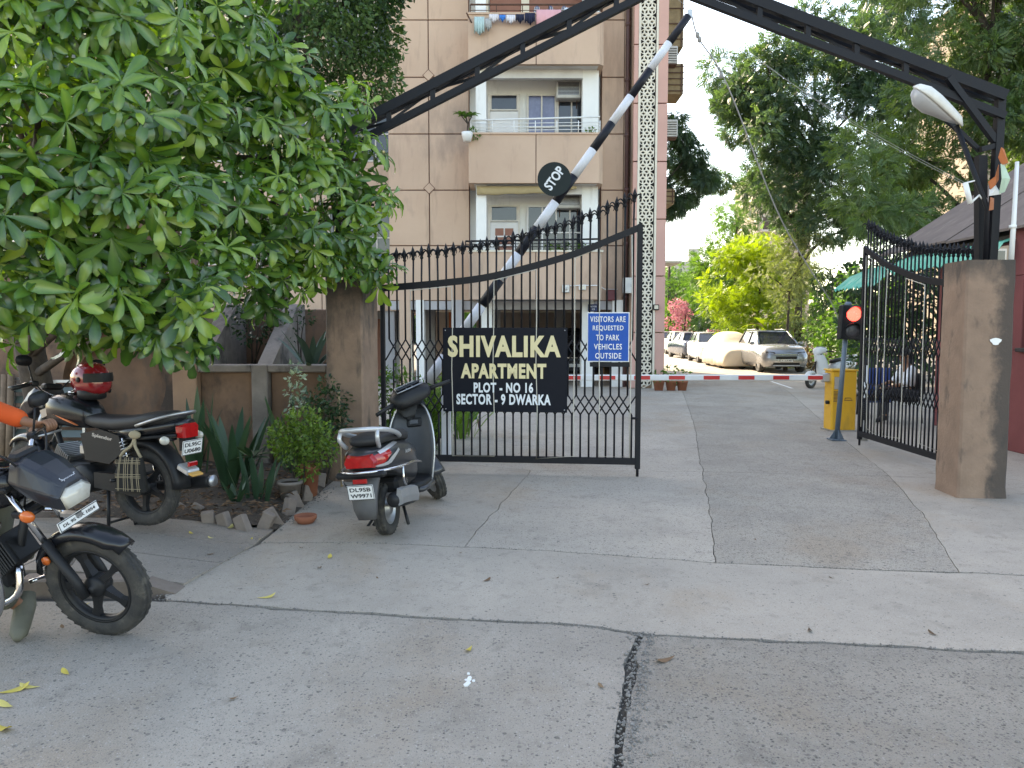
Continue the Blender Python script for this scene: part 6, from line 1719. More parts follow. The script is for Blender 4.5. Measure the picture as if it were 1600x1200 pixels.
bush('potted_bush', 'leafy green bush behind the gate bars left of the name board', (-1.55, 10.9, 0), [rb(0, 0, .5, .3), rb(.25, 0, .75, .28), rb(-.1, 0, .9, .26), rb(.4, -.1, .4, .26), rb(-.3, .1, .8, .3)], 1500, .09, .05, lm_mid, 'plants behind the gate')
bush('potted_bush', 'light green bush in the black bucket behind the gate', (-1.13, 11.05, .16), [rb(0, 0, .35, .18), rb(.08, 0, .2, .16), rb(-.08, 0, .5, .16)], 2600, .07, .04, lm_bush, 'plants behind the gate', 3)
bush('potted_bush', 'light green plant in the maroon pot behind the gate', (-1.07, 11.6, .28), [rb(0, 0, .2, .17), rb(.12, -.05, .12, .14), rb(-.1, 0, .3, .15)], 2600, .07, .045, lm_bush, 'plants behind the gate', 3)
bush('potted_bush', 'small plant in the green pot on its stand behind the gate', (-.62, 12.2, .34), [rb(0, 0, .16, .12), rb(-.06, 0, .1, .1)], 2600, .07, .045, lm_bush, 'plants behind the gate', 2)
def pot(label, c, r_, h_, m_, group='pots behind the gate'):
    t = thing('flower_pot', label, 'pot', c, group=group)
    mb = MB(); mb.lathe([(0, 0), (r_ * .72, 0), (r_ * .98, h_ * .86), (r_ * 1.08, h_ * .86), (r_ * 1.08, h_), (r_ * .92, h_), (r_ * .9, h_ * .88), (0, h_ * .86)], 22); mb.build('pot_wall', m_, t)
    mb = MB(); mb.lathe([(0, h_ * .87), (r_ * .89, h_ * .87), (r_ * .89, h_ * .9), (0, h_ * .91)], 16); mb.build('pot_soil', m_soil, t); return t
pot('black bucket used as a plant pot behind the gate', (-1.13, 11.05, 0), .085, .21, m_blackplastic)
pot('maroon glazed pot behind the gate beside the black bucket', (-1.07, 11.6, 0), .12, .30, mat('maroon_glaze', (.07, .03, .03), .3))
gpot = pot('green plastic pot raised on a small stand behind the gate', (-.62, 12.2, .21), .085, .17, mat('green_plastic', (.02, .16, .09), .4))
for (dx, dy) in ((-.07, -.07), (.07, -.07), (.07, .07), (-.07, .07)):
    mb = MB(); mb.tube([(dx, dy, 0), (dx * 1.7, dy * 1.7, -.21)], .011, 6); mb.build('stand_leg', m_rust, gpot)
# pots and dish by the round bush
pb = G(487, 775)
bp1 = pot('old terracotta pot with a worn rim beside the round bush', (pb.x + .02, 7.35, .04), .10, .30, m_terracotta, 'pots in the garden bed')
bp2 = pot('shallow grey concrete bowl beside the round bush', (pb.x - .10, 7.12, .03), .11, .20, m_rim, 'pots in the garden bed')
dp = G(476, 818)
DS = thing('clay_dish', 'shallow red clay dish on the concrete by the bricks', 'dish', (dp.x, dp.y + .03, 0))
mb = MB(); mb.lathe([(0, 0), (.065, 0), (.092, .035), (.095, .065), (.088, .066), (.082, .035), (.06, .012), (0, .012)], 28); mb.build('bowl', m_terracotta, DS)
# tilted brick edging
BE = thing('brick_edging', 'row of tilted grey bricks edging the garden bed', 'edging')
m_brick = mat('dusty_grey_brick', (.25, .205, .175), .95, 0, (.16, .13, .11), 7, .8, bump=.4, bs=60)
line_ = [(262, 812, 40), (292, 815, 34), (324, 830, -6), (352, 832, -22), (381, 836, -30), (408, 830, 25), (430, 822, -28), (447, 808, 20), (463, 795, -20), (476, 785, 12), (488, 774, -15), (497, 764, 10)]
for i, (px, py, tl) in enumerate(line_):
    g_ = G(px, py); mb = MB(); mb.box((0, 0, .055), (.10, .075, .20), bev=.008)
    o = mb.build('brick', m_brick, BE, T(g_.x, g_.y + .05, .0) @ RZ(R(rnd.uniform(-25, 25) + (35 if i > 6 else 0))) @ RY(R(tl)) @ RX(R(rnd.uniform(-14, 4))))

# ================================================================ CARS
m_silvercar = mat('grey_metallic_paint', (.33, .34, .36), .25, .5, (.27, .28, .30), 2, .4, coat=.6)
def car(label, loc, yaw, paint, W=1.72, H=1.55, L=4.0, detail=False, sedan=False):
    t = thing('parked_car', label, 'car', loc, yaw, group='cars parked along the lane')
    kx, kw, kz = L / 4.0, W / 1.72, H / 1.55
    def rg(x, zl, zs, zt_, hl, hs, ht):
        pts = [(-hl, zl), (hl, zl), (hs, zl + .16), (hs * 1.01, (zl + zs) / 2 + .1), (hs, zs), (ht, zt_), (0, zt_ + .02), (-ht, zt_), (-hs, zs), (-hs * 1.01, (zl + zs) / 2 + .1), (-hs, zl + .16)]
        return [(x * kx, y * kw, z * kz) for (y, z) in pts]
    S_ = [(2.0, .34, .52, .60, .56, .62, .50), (1.95, .25, .60, .72, .70, .76, .60), (1.82, .22, .68, .86, .76, .83, .68), (1.6, .20, .80, .95, .78, .85, .70), (1.1, .20, .88, 1.01, .79, .86, .72), (.8, .20, .92, 1.05, .79, .86, .76), (-.4, .20, .95, 1.06, .79, .86, .78), (-1.5, .22, .97, 1.07, .79, .86, .77), (-1.85, .28, .96, 1.04, .76, .82, .70), (-1.97, .36, .90, .96, .70, .76, .62), (-2.0, .42, .80, .86, .60, .66, .5)]
    mb = MB(); mb.loft([rg(*s_) for s_ in S_]); mb.build('body', paint, t)
    xr = -1.7 if not sedan else -1.35
    base = [(.98, -.74), (.98, .74), (xr, .74), (xr, -.74)]; top = [(.22, -.58), (.22, .58), (xr + .32, .58), (xr + .32, -.58)]
    def q3(p, z): return (p[0] * kx, p[1] * kw, z * kz)
    zb, zr = 1.04, 1.50
    mb = MB(); vs = [q3(p, zb) for p in base] + [q3(p, zr) for p in top]
    mb.add(vs, [(0, 1, 5, 4), (1, 2, 6, 5), (2, 3, 7, 6), (3, 0, 4, 7), (4, 5, 6, 7)]); mb.build('windows', m_glass, t)
    mb = MB(); mb.loft([[(x * kx, y * kw, z * kz) for (y, z) in ((-hw, 1.485), (-hw * .9, 1.53), (0, 1.555), (hw * .9, 1.53), (hw, 1.485))] for (x, hw) in ((.27, .575), (.1, .60), (xr + .5, .60), (xr + .26, .575))]); mb.build('roof', paint, t)
    for i in range(4):
        mb = MB(); mb.tube([Vector(vs[i]) * 1.0, Vector(vs[4 + i])], .035, 6); mb.build('window_pillar', paint if i < 2 else m_blackplastic, t)
    mb = MB()
    for sg in (-1, 1): mb.tube([((-.35) * kx, sg * .745 * kw, zb * kz), ((-.35) * kx, sg * .585 * kw, zr * kz)], .03, 6)
    mb.build('door_pillar', m_blackplastic, t)
    for (x, y) in ((1.27, .74), (1.27, -.74), (-1.25, .74), (-1.25, -.74)):
        Wh = bpy.data.objects.new('wheel', None); link(Wh, t); Wh.location = (x * kx, y * kw, .315)
        mb = MB(); mb.lathe([(.2, -.10), (.30, -.105), (.315, -.08), (.315, .08), (.30, .105), (.2, .10)], 24, M=RX(R(90)), closed=True); mb.build('tyre', m_tyre, Wh)
        mb = MB(); mb.lathe([(0, -.09), (.06, -.10), (.2, -.08), (.2, .08), (.06, .10), (0, .09)], 20, M=RX(R(90))); mb.build('rim', m_alu, Wh)
    for sg in (-1, 1):
        mb = MB(); mb.loft([[(x * kx, sg * y * kw, z * kz) for (x, y, z) in pts] for pts in ([(1.965, .42, .66), (1.965, .42, .745), (1.90, .70, .775), (1.88, .72, .69)], [(1.84, .42, .69), (1.80, .42, .80), (1.68, .76, .84), (1.70, .78, .72)])], smooth=False); mb.build('headlamp', m_clear_lens if not detail else m_glass, t)
        mb = MB(); mb.box((.78 * kx, sg * .93 * kw, 1.06 * kz), (.12, .18, .13), bev=.04); mb.build('wing_mirror', paint, t)
        mb = MB(); mb.lathe([(0, 0), (.06, 0), (.05, .03), (0, .03)], 14, M=T(1.955 * kx, sg * .60 * kw, .42 * kz) @ RY(R(90))); mb.build('fog_lamp', m_clear_lens, t)
        mb = MB(); mb.box((-1.97 * kx, sg * .62 * kw, .82 * kz), (.08, .16, .22), bev=.03); mb.build('rear_lamp', m_red_lens, t)
    mb = MB(); mb.box((1.985 * kx, 0, .56 * kz), (.05, .80 * kw, .12), bev=.02); mb.build('grille', m_blackplastic, t)
    mb = MB(); mb.box((1.965 * kx, 0, .68 * kz), (.06, .86 * kw, .045), bev=.012); mb.build('grille_bar', m_chrome, t)
    mb = MB(); mb.box((1.975 * kx, 0, .34 * kz), (.06, 1.0 * kw, .12), bev=.02); mb.build('lower_intake', m_blackplastic, t)
    if detail:
        mb = MB(); mb.box((1.99 * kx, 0, .27 * kz), (.06, 1.0 * kw, .05), bev=.02); mb.build('skid_plate', m_silver, t)
        plate(t, T(2.012 * kx, 0, .455 * kz) @ RZ(R(90)), .46, .10, ['DL 12CR 3456'])
        for sg in (-1, 1):
            mb = MB(); mb.tube([(.1, sg * .56 * kw, 1.575 * kz), (-1.2, sg * .56 * kw, 1.575 * kz)], .018, 6); mb.build('roof_rail', m_silver, t)
    else:
        mb = MB(); mb.box((2.01 * kx, 0, .455 * kz), (.01, .46, .10)); mb.build('number_plate', m_plate, t)
    return t
car('silver grey crossover car parked nose out at the head of the row', (10.3, 30.7, 0), R(-91), m_silvercar, 1.74, 1.60, 4.0, True)
car('white hatchback parked behind the covered car', (9.95, 38.8, 0), R(-93), mat('white_car_paint', (.72, .73, .74), .25, 0, (.66, .67, .68), 2, .3, coat=.6), 1.66, 1.5, 3.8)
car('dark blue saloon with its rear to the viewer farther down the lane', (10.2, 44.2, 0), R(92), mat('dark_blue_paint', (.03, .045, .08), .25, .3, (.04, .055, .09), 2, .3, coat=.6), 1.7, 1.46, 4.2, sedan=True)
car('cream white car half hidden behind the dark blue saloon', (10.95, 49.5, 0), R(-90), mat('cream_car_paint', (.7, .66, .56), .3, 0, (.62, .58, .5), 2, .3, coat=.4), 1.7, 1.5, 4.0)
car('small white car facing out at the far left end of the lane', (10.9, 55.5, 0), R(-88), mat('white_far_car_paint', (.74, .74, .73), .3, 0, (.68, .68, .67), 2, .3, coat=.4), 1.66, 1.48, 3.7)
car('black car standing in the dark parking under the block', (2.05, 26.4, 0), R(-90), m_blackpaint, 1.76, 1.68, 4.1)
# car under a cloth cover
CC = thing('covered_car', 'car wrapped in a cream cloth cover parked beside the silver crossover', 'car', (9.62, 33.7, 0), R(-92), group='cars parked along the lane')
m_cover = mat('cream_car_cover', (.72, .62, .48), .85, 0, (.62, .53, .41), 3, .6, bump=.15, bs=14)
prof = [(2.12, .16, .48, .66), (2.08, .13, .72, .80), (1.9, .12, .84, .86), (1.3, .12, .98, .90), (.9, .12, 1.08, .90), (.55, .12, 1.32, .89), (.2, .12, 1.5, .88), (-.6, .12, 1.54, .88), (-1.2, .12, 1.46, .88), (-1.7, .12, 1.2, .87), (-2.0, .14, .98, .84), (-2.1, .16, .6, .72)]
mb = MB(); rr = []
for (x, zl, zt_, hw) in smoothpts([Vector((a, c, d)) for (a, b, c, d) in prof], 3) and [(v.x, .12, v.y, v.z) for v in smoothpts([Vector((a, c, d)) for (a, b, c, d) in prof], 3)]:
    o_ = []
    for j in range(25):
        f = j / 24; a = math.pi * f
        c, s_ = math.cos(a), math.sin(a)
        y = hw * math.copysign(abs(c) ** .55, c); z = zl + (zt_ - zl) * (abs(s_) ** .62)
        wr = .018 * mnoise.noise(Vector((x * 3, y * 4, z * 4))) + .02 * math.sin(x * 9 + j) * (1 - s_) ** 2
        o_.append((x + wr, y * (1 + wr * .8) * (.86 if z > .95 else 1) if False else y * (1 - .20 * max(0, (z - .9) / .65)) + wr, z + wr * .6))
    rr.append(o_)
mb.loft(rr); mb.build('cloth_cover', m_cover, CC)
for (x, y) in ((1.27, .72), (1.27, -.72), (-1.25, .72), (-1.25, -.72)):
    mb = MB(); mb.lathe([(0, -.09), (.28, -.09), (.30, -.06), (.30, .06), (.28, .09), (0, .09)], 20, M=T(x, y, .30) @ RX(R(90))); mb.build('wheel', m_tyre, CC)

# ================================================================ PEOPLE
def skin(name, joints, edges, radii, m_, parent, root, sub=2):
    """continuous body grown over a skeleton"""
    me = bpy.data.meshes.new(name); names = list(joints); ix = {n: i for i, n in enumerate(names)}
    me.from_pydata([joints[n] for n in names], [(ix[a], ix[b]) for (a, b) in edges], [])
    bm = bmesh.new(); bm.from_mesh(me); bm.verts.ensure_lookup_table(); lay = bm.verts.layers.skin.verify()
    for n in names:
        r_ = radii[n]; bm.verts[ix[n]][lay].radius = r_ if isinstance(r_, tuple) else (r_, r_)
        bm.verts[ix[n]][lay].use_root = (n == root)
    bm.to_mesh(me); bm.free()
    o = bpy.data.objects.new(name, me); COL.objects.link(o)
    o.modifiers.new('s', 'SKIN').use_smooth_shade = True
    ss = o.modifiers.new('u', 'SUBSURF'); ss.levels = sub; ss.render_levels = sub
    bpy.context.view_layer.update()
    m2 = bpy.data.meshes.new_from_object(o.evaluated_get(bpy.context.evaluated_depsgraph_get()))
    bpy.data.objects.remove(o); m2.name = name; m2.materials.clear(); m2.materials.append(m_)
    for p in m2.polygons: p.use_smooth = True
    return inst(name, m2, parent)
m_skin = mat('brown_skin', (.24, .115, .065), .5, 0, (.2, .09, .05), 12, .5)
m_orange = mat('orange_shirt', (.62, .085, .012), .8, 0, (.52, .065, .01), 9, .5, bump=.15, bs=50)
m_trouser = mat('olive_grey_trousers', (.10, .10, .075), .85, 0, (.075, .075, .06), 9, .5, bump=.15, bs=60)
m_hair = mat('black_hair', (.012, .010, .010), .6)
m_shoe = mat('dusty_olive_shoe', (.13, .125, .09), .7, 0, (.09, .085, .065), 10, .6)
BMW = Matrix.Translation(mot1.location) @ mot1.rotation_euler.to_matrix().to_4x4()
def bk(x, y, z): return BMW @ Vector((x, y, z))
pel = bk(.16, 0, .90)
RD = thing('person', 'rider in an orange long sleeved shirt holding the near motorcycle handlebar', 'person', (pel.x, pel.y, 0))
ro = Vector((pel.x, pel.y, 0))
J = {'pelvis': pel, 'spine': bk(.20, 0, 1.12), 'chest': bk(.27, 0, 1.33), 'neck': bk(.33, 0, 1.50), 'head0': bk(.37, 0, 1.60), 'head1': bk(.40, 0, 1.72),
     'shL': bk(.30, .18, 1.42), 'elL': bk(.46, .36, 1.17), 'wrL': bk(.74, .345, 1.075), 'haL': bk(.815, .335, 1.07),
     'shR': bk(.30, -.18, 1.42), 'elR': bk(.44, -.40, 1.18), 'wrR': bk(.70, -.40, 1.075), 'haR': bk(.79, -.335, 1.06),
     'hipL': bk(.20, .11, .88), 'knL': bk(.58, .25, .74), 'anL': bk(.46, .22, .36), 'toL': bk(.62, .23, .32),
     'hipR': bk(.20, -.11, .88), 'knR': bk(.57, -.27, .56)}
ft = G(34, 990); J['anR'] = Vector((ft.x - .02, ft.y + .07, .115)); J['toR'] = Vector((ft.x + .05, ft.y - .10, .045))
J = {k: v - ro for k, v in J.items()}
RAD = {'pelvis': (.15, .12), 'spine': (.13, .10), 'chest': (.15, .11), 'neck': .05, 'head0': (.075, .085), 'head1': (.08, .095), 'shL': .065, 'elL': .043, 'wrL': .028, 'haL': (.036, .02), 'shR': .065, 'elR': .043, 'wrR': .028, 'haR': (.036, .02), 'hipL': .085, 'knL': .058, 'anL': .036, 'toL': .032, 'hipR': .085, 'knR': .058, 'anR': .036, 'toR': .03}
ED = [('pelvis', 'spine'), ('spine', 'chest'), ('chest', 'neck'), ('neck', 'head0'), ('head0', 'head1'), ('chest', 'shL'), ('shL', 'elL'), ('elL', 'wrL'), ('wrL', 'haL'), ('chest', 'shR'), ('shR', 'elR'), ('elR', 'wrR'), ('wrR', 'haR'), ('pelvis', 'hipL'), ('hipL', 'knL'), ('knL', 'anL'), ('anL', 'toL'), ('pelvis', 'hipR'), ('hipR', 'knR'), ('knR', 'anR'), ('anR', 'toR')]
skin('body', J, ED, RAD, m_skin, RD, 'pelvis')
grow = lambda r_, k: tuple(x + k for x in r_) if isinstance(r_, tuple) else r_ + k
def cloth(name, keys, m_, k, cut, root, parent, J, RAD, ED):
    JJ = {q: J[q] for q in keys}
    for (a, b, f) in cut: JJ[b] = J[a].lerp(J[b], f)
    RR = {q: grow(RAD[q], k) for q in keys}
    for (a, b, f) in cut: RR[b] = grow(RAD[a], k * .9) if not isinstance(RAD[a], tuple) else .06
    return skin(name, JJ, [e for e in ED if e[0] in JJ and e[1] in JJ], RR, m_, parent, root)
cloth('shirt', ['pelvis', 'spine', 'chest', 'shL', 'elL', 'wrL', 'shR', 'elR', 'wrR'], m_orange, .014, [('elL', 'wrL', .9), ('elR', 'wrR', .9)], 'pelvis', RD, J, RAD, ED)
cloth('trousers', ['pelvis', 'hipL', 'knL', 'anL', 'hipR', 'knR', 'anR'], m_trouser, .016, [('knL', 'anL', .92), ('knR', 'anR', .9)], 'pelvis', RD, J, RAD, ED)
for s_ in ('L', 'R'):
    a, b = J['an' + s_], J['to' + s_]; d = (b - a).normalized()
    mb = MB(); mb.tube([a - d * .05 + Vector((0, 0, .05)), a + Vector((0, 0, .01)), a.lerp(b, .6), b, b + d * .05], [.045, .055, .05, .045, .02], 12, flat=.95); mb.build('shoe', m_shoe, RD)
mb = MB(); hc = J['head0'].lerp(J['head1'], .75); mb.ball(hc + Vector((-.025, 0, .03)), .098, 9, sc=(1, .92, 1)); mb.build('hair', m_hair, RD)
# fingers curled over the two grips
for s_, sg in (('L', 1), ('R', -1)):
    for i in range(4):
        q = [(.80, .385 - i * .028, 1.075), (.845, .385 - i * .028, 1.083), (.862, .384 - i * .028, 1.055), (.845, .383 - i * .028, 1.028)]
        pts = [bk(x + (.385 - y) * .28, y * sg, z + (.385 - y) * .2) - ro for (x, y, z) in q]
        mb = MB(); mb.tube(smoothpts(pts, 3), [.0105 - .0003 * k for k in range(10)], 8); mb.build('finger', m_skin, RD)
    pts = [bk(.80, .30 * sg, 1.07) - ro, bk(.80, .27 * sg, 1.06) - ro, bk(.835, .262 * sg, 1.035) - ro, bk(.85, .275 * sg, 1.02) - ro]
    mb = MB(); mb.tube(smoothpts(pts, 3), .0115, 8); mb.build('thumb', m_skin, RD)
# nose, eyes, ears of a head that looks along dirv
def face(t, c, dirv, s=1.0):
    dirv = dirv.normalized(); sd_ = dirv.cross(Vector((0, 0, 1))).normalized()
    mb = MB(); mb.ball(c + dirv * .10 * s + Vector((0, 0, -.012)), .017, 6, sc=(1, 1, 1.5)); mb.build('nose', m_skin, t)
    for q in (-1, 1):
        mb = MB(); mb.ball(c + dirv * .083 * s + sd_ * (.033 * q) + Vector((0, 0, .012)), .013, 6); mb.build('eye', m_white, t)
        mb = MB(); mb.ball(c + dirv * .094 * s + sd_ * (.033 * q) + Vector((0, 0, .012)), .006, 5); mb.build('pupil', m_ink, t)
        mb = MB(); mb.ball(c + sd_ * (.088 * q * s), .026, 6, sc=(.6, .5, 1)); mb.build('ear', m_skin, t)
    mb = MB(); mb.tube([c + dirv * .088 * s - sd_ * .024 + Vector((0, 0, -.05)), c + dirv * .094 * s + Vector((0, 0, -.052)), c + dirv * .088 * s + sd_ * .024 + Vector((0, 0, -.05))], .006, 6); mb.build('mouth', mat('lips', (.2, .07, .05), .5), t)
face(RD, J['head0'].lerp(J['head1'], .6), bk(1, 0, 0) - bk(0, 0, 0))
# seated guard under the porch
GD = thing('person', 'seated man in a white shirt and dark trousers behind the open gate leaf', 'person', (7.0, 13.6, 0))
J2 = {'pelvis': (0, 0, .50), 'spine': (.02, 0, .68), 'chest': (.02, 0, .86), 'neck': (-.02, 0, 1.03), 'head0': (-.05, 0, 1.11), 'head1': (-.07, 0, 1.22), 'shL': (.02, -.17, .95), 'elL': (-.12, -.24, .70), 'wrL': (-.34, -.15, .64), 'haL': (-.42, -.12, .63), 'shR': (.02, .17, .95), 'elR': (-.10, .25, .72), 'wrR': (-.32, .16, .66), 'haR': (-.4, .13, .65),
      'hipL': (-.02, -.10, .50), 'knL': (-.44, -.13, .52), 'anL': (-.42, -.14, .10), 'toL': (-.56, -.15, .045), 'hipR': (-.02, .10, .50), 'knR': (-.46, .02, .60), 'anR': (-.62, -.12, .42), 'toR': (-.74, -.16, .44)}
J2 = {k: Vector(v) for k, v in J2.items()}
skin('body', J2, ED, RAD, m_skin, GD, 'pelvis')
cloth('shirt', ['pelvis', 'spine', 'chest', 'shL', 'elL', 'shR', 'elR', 'wrL', 'wrR'], mat('white_shirt', (.70, .71, .74), .8, 0, (.6, .61, .64), 9, .5), .014, [('elL', 'wrL', .3), ('elR', 'wrR', .3)], 'pelvis', GD, J2, RAD, ED)
cloth('trousers', ['pelvis', 'hipL', 'knL', 'anL', 'hipR', 'knR', 'anR'], mat('dark_navy_trousers', (.012, .013, .018), .85), .016, [('knL', 'anL', .92), ('knR', 'anR', .9)], 'pelvis', GD, J2, RAD, ED)
for s_ in ('L', 'R'):
    a, b = J2['an' + s_], J2['to' + s_]; d = (b - a).normalized(); mb = MB(); mb.tube([a - d * .05, a, a.lerp(b, .6), b, b + d * .05], [.03, .045, .045, .04, .02], 10); mb.build('shoe', m_blackplastic, GD)
    hnd = J2['ha' + s_]
    for i in range(4): mb = MB(); mb.tube([hnd + Vector((-.02, -.02 + .016 * i, 0)), hnd + Vector((-.07, -.02 + .016 * i, -.005)), hnd + Vector((-.095, -.02 + .016 * i, -.03))], .0085, 6); mb.build('finger', m_skin, GD)
    mb = MB(); mb.tube([hnd + Vector((.01, -.03, 0)), hnd + Vector((-.03, -.05, .0)), hnd + Vector((-.05, -.055, -.01))], .009, 6); mb.build('thumb', m_skin, GD)
mb = MB(); mb.ball(J2['head0'].lerp(J2['head1'], .75) + Vector((.025, 0, .03)), .098, 9); mb.build('hair', m_hair, GD)
face(GD, J2['head0'].lerp(J2['head1'], .6), Vector((-1, -.3, 0)))
def chair(label, loc, rz, m_):
    t = thing('plastic_chair', label, 'chair', loc, rz, group='porch chairs')
    mb = MB(); mb.box((0, 0, .41), (.44, .44, .03), bev=.012); mb.build('seat', m_, t)
    mb = MB(); mb.box((.215, 0, .66), (.03, .42, .42), bev=.012); mb.build('backrest', m_, t)
    for sx in (-1, 1):
        for sy in (-1, 1): mb = MB(); mb.tube([(sx * .19, sy * .19, .40), (sx * .21, sy * .21, 0)], .018, 6); mb.build('leg', m_, t)
    return t
chair('dark chair under the seated man in the white shirt', (6.98, 13.6, 0), 0, m_blackplastic)
chair('dark chair holding the blue cloth beside the seated man', (6.75, 14.5, 0), R(60), m_blackplastic)
mb = MB(); rr = []
for i in range(15):
    a = -.25 + .5 * i / 14; rr.append([(a, .02 * math.sin(i * 1.9) - .02, .93), (a, .03 * math.sin(i * 1.9) - .05, .6), (a * 1.05, .035 * math.sin(i * 1.9) - .05, .28), (a * 1.05, .035 * math.sin(i * 1.9) - .04, .28), (a, .03 * math.sin(i * 1.9) - .04, .6), (a, .02 * math.sin(i * 1.9) - .01, .93)])
mb.loft(rr); o = mb.build('blue_cloth', mat('blue_cloth', (.03, .07, .24), .85), None, T(6.82, 14.30, 0)); tag(o, 'blue cloth hung over the dark porch chair', 'cloth')

# ================================================================ THINGS ON THE BLOCK
m_acw = mat('dusty_ac_white', (.55, .54, .51), .55, 0, (.42, .41, .39), 5, .6)
def window_ac(label, c, w_=.68, h_=.46):
    t = thing('air_conditioner', label, 'air conditioner', c, group='air conditioners')
    mb = MB(); mb.box((0, .12, 0), (w_, .5, h_), bev=.02); mb.build('casing', m_acw, t)
    mb = MB(); mb.box((0, -.132, .02), (w_ - .10, .012, h_ - .12)); gr = mb.build('grille_back', m_under, t)
    for i in range(9): mb = MB(); mb.box((0, -.142, -h_ / 2 + .09 + i * (h_ - .16) / 8.), (w_ - .10, .008, .010)); mb.build('grille_bar', m_alu, gr)
    mb = MB()
    for sx in (-1, 1): mb.tube([(sx * .25, .1, -h_ / 2), (sx * .25, .36, -h_ / 2 - .3)], .012, 5)
    mb.build('support_bracket', m_rust, t)
window_ac('window air conditioner in the upper balcony above the white railing', P(888, 142, 22.0))
window_ac('window air conditioner in the balcony just behind the stop disc', P(889, 314, 22.0), .66, .44)
for (px, py, lab) in ((1043, 88, 'upper'), (1043, 202, 'lower')):
    t = thing('air_conditioner', lab + ' outdoor air conditioner unit on the flank of the tower', 'air conditioner', P(px, py, 23.4), group='air conditioners')
    mb = MB(); mb.box((0, 0, 0), (.55, .3, .5), bev=.02); mb.build('casing', m_acw, t)
    for i in range(6): mb = MB(); mb.box((0, -.156, -.18 + i * .07), (.48, .012, .02)); mb.build('grille_bar', m_under, t)
    mb = MB(); mb.box((-.1, .0, -.28), (.7, .34, .03)); mb.build('shelf', m_rust, t)
# laundry
LN = 20.72
clo = [('towel', 'pale teal towel at the left end of the washing line', 741, 757, 26, 52, (.42, .56, .55)), ('striped_cloth', 'grey striped cloth next to the teal towel on the line', 758, 768, 29, 46, (.45, .46, .45)),
       ('lace_cloth', 'white frilled cloth beside the blue one on the line', 764, 779, 22, 33, (.70, .66, .68)), ('blue_cloth', 'small bright blue cloth on the washing line', 780, 790, 23, 32, (.03, .22, .62)),
       ('white_cloth', 'white cloth right of the bright blue one on the line', 791, 805, 23, 35, (.72, .70, .74)), ('navy_shorts', 'navy shorts right of the white cloth on the line', 806, 819, 22, 34, (.015, .02, .05)),
       ('navy_shirt', 'navy shirt left of the pink towel on the line', 820, 836, 20, 36, (.012, .016, .045)), ('pink_towel', 'large pink towel on the washing line', 838, 877, 15, 46, (.70, .36, .38)), ('tee_shirt', 'white and blue tee shirt at the right end of the line', 882, 900, 12, 28, (.62, .67, .75))]
for (nm, lab, x0, x1, y0, y1, col) in clo:
    rr = []; n = 14
    for i in range(n + 1):
        f = i / n; px = x0 + (x1 - x0) * f; a, b = P(px, y0, LN), P(px, y1 - (2.5 * math.sin(f * 9) + (4 * f if 'pink' in nm else 0)), LN)
        w1, w2 = .02 * math.sin(i * 1.8), .05 * math.sin(i * 1.8 + .4)
        m1 = a.lerp(b, .5)
        rr.append([(a.x, a.y + w1 * .3, a.z), (m1.x, m1.y + w1, m1.z), (b.x, b.y + w2, b.z), (b.x, b.y + w2 + .012, b.z), (m1.x, m1.y + w1 + .012, m1.z), (a.x, a.y + w1 * .3 + .012, a.z)])
    mb = MB(); mb.loft(rr); o = mb.build(nm, mat('laundry_' + nm, col, .85, 0, tuple(c * .8 for c in col), 6, .5)); tag(o, lab, 'laundry', 'washing on the balcony line')
mb = MB(); a, b = P(733, 30, LN + .02), P(918, 12, LN + .02); mb.tube([a.lerp(b, i / 10) + Vector((0, 0, -.03 * math.sin(math.pi * i / 10))) for i in range(11)], .006, 5); o = mb.build('washing_line', m_rope); tag(o, 'washing line strung along the top balcony', 'rope')
mb = MB(); mb.tube([P(729, 20, LN), P(741, 44, LN + .3)], .022, 6); mb.tube([P(916, 8, LN), P(914, 20, LN + .3)], .02, 6); mb.build('bracket', m_rust, o)
# balcony pots
fp = P(730, 214, 20.72); t = thing('balcony_plant', 'small frangipani in a white pot hung at the left of the balcony', 'plant', fp + Vector((0, 0, -.12)))
mb = MB(); mb.lathe([(0, 0), (.10, 0), (.14, .16), (.15, .24), (.13, .24), (0, .22)], 16); mb.build('pot', m_white_plastic, t)
mb = MB(); mb.tube([(0, 0, .2), (.02, 0, .45), (-.03, 0, .62)], .02, 6); mb.tube([(.02, 0, .45), (.12, 0, .66)], .016, 6); mb.tube([(.02, 0, .45), (-.16, 0, .68)], .016, 6); mb.build('stem', m_bark, t)
for (cx, cz) in ((-.03, .62), (.12, .66), (-.16, .68)):
    for i in range(7): add_blade(t, T(cx, 0, cz) @ RZ(i * .9), .27, .09, R(35), R(60), lm_mid, rnd.random(), 6)
for (px, lab, Y) in ((735, 'dark leafy plant beside the white pot on the balcony', 20.95), (918, 'green plant at the right end of the white balcony railing', 21.2)):
    c = P(px + 4, 214, Y); bush('balcony_bush', lab, (c.x, c.y, c.z - .1), [((0, 0, .22), .14), ((.08, 0, .12), .13), ((-.08, 0, .1), .12)], 1900, .10, .05, lm_mid, 'balcony plants', 2)
for (px, lab) in ((868, 'left green plant in the trough on the lower balcony railing'), (900, 'right green plant in the trough on the lower balcony railing')):
    c = P(px, 388, 20.98); bush('balcony_bush', lab, (c.x, c.y, c.z - .02), [((0, 0, .06), .12), ((.18, 0, .06), .12), ((-.18, 0, .05), .12)], 2100, .08, .045, lm_mid, 'balcony plants', 2)
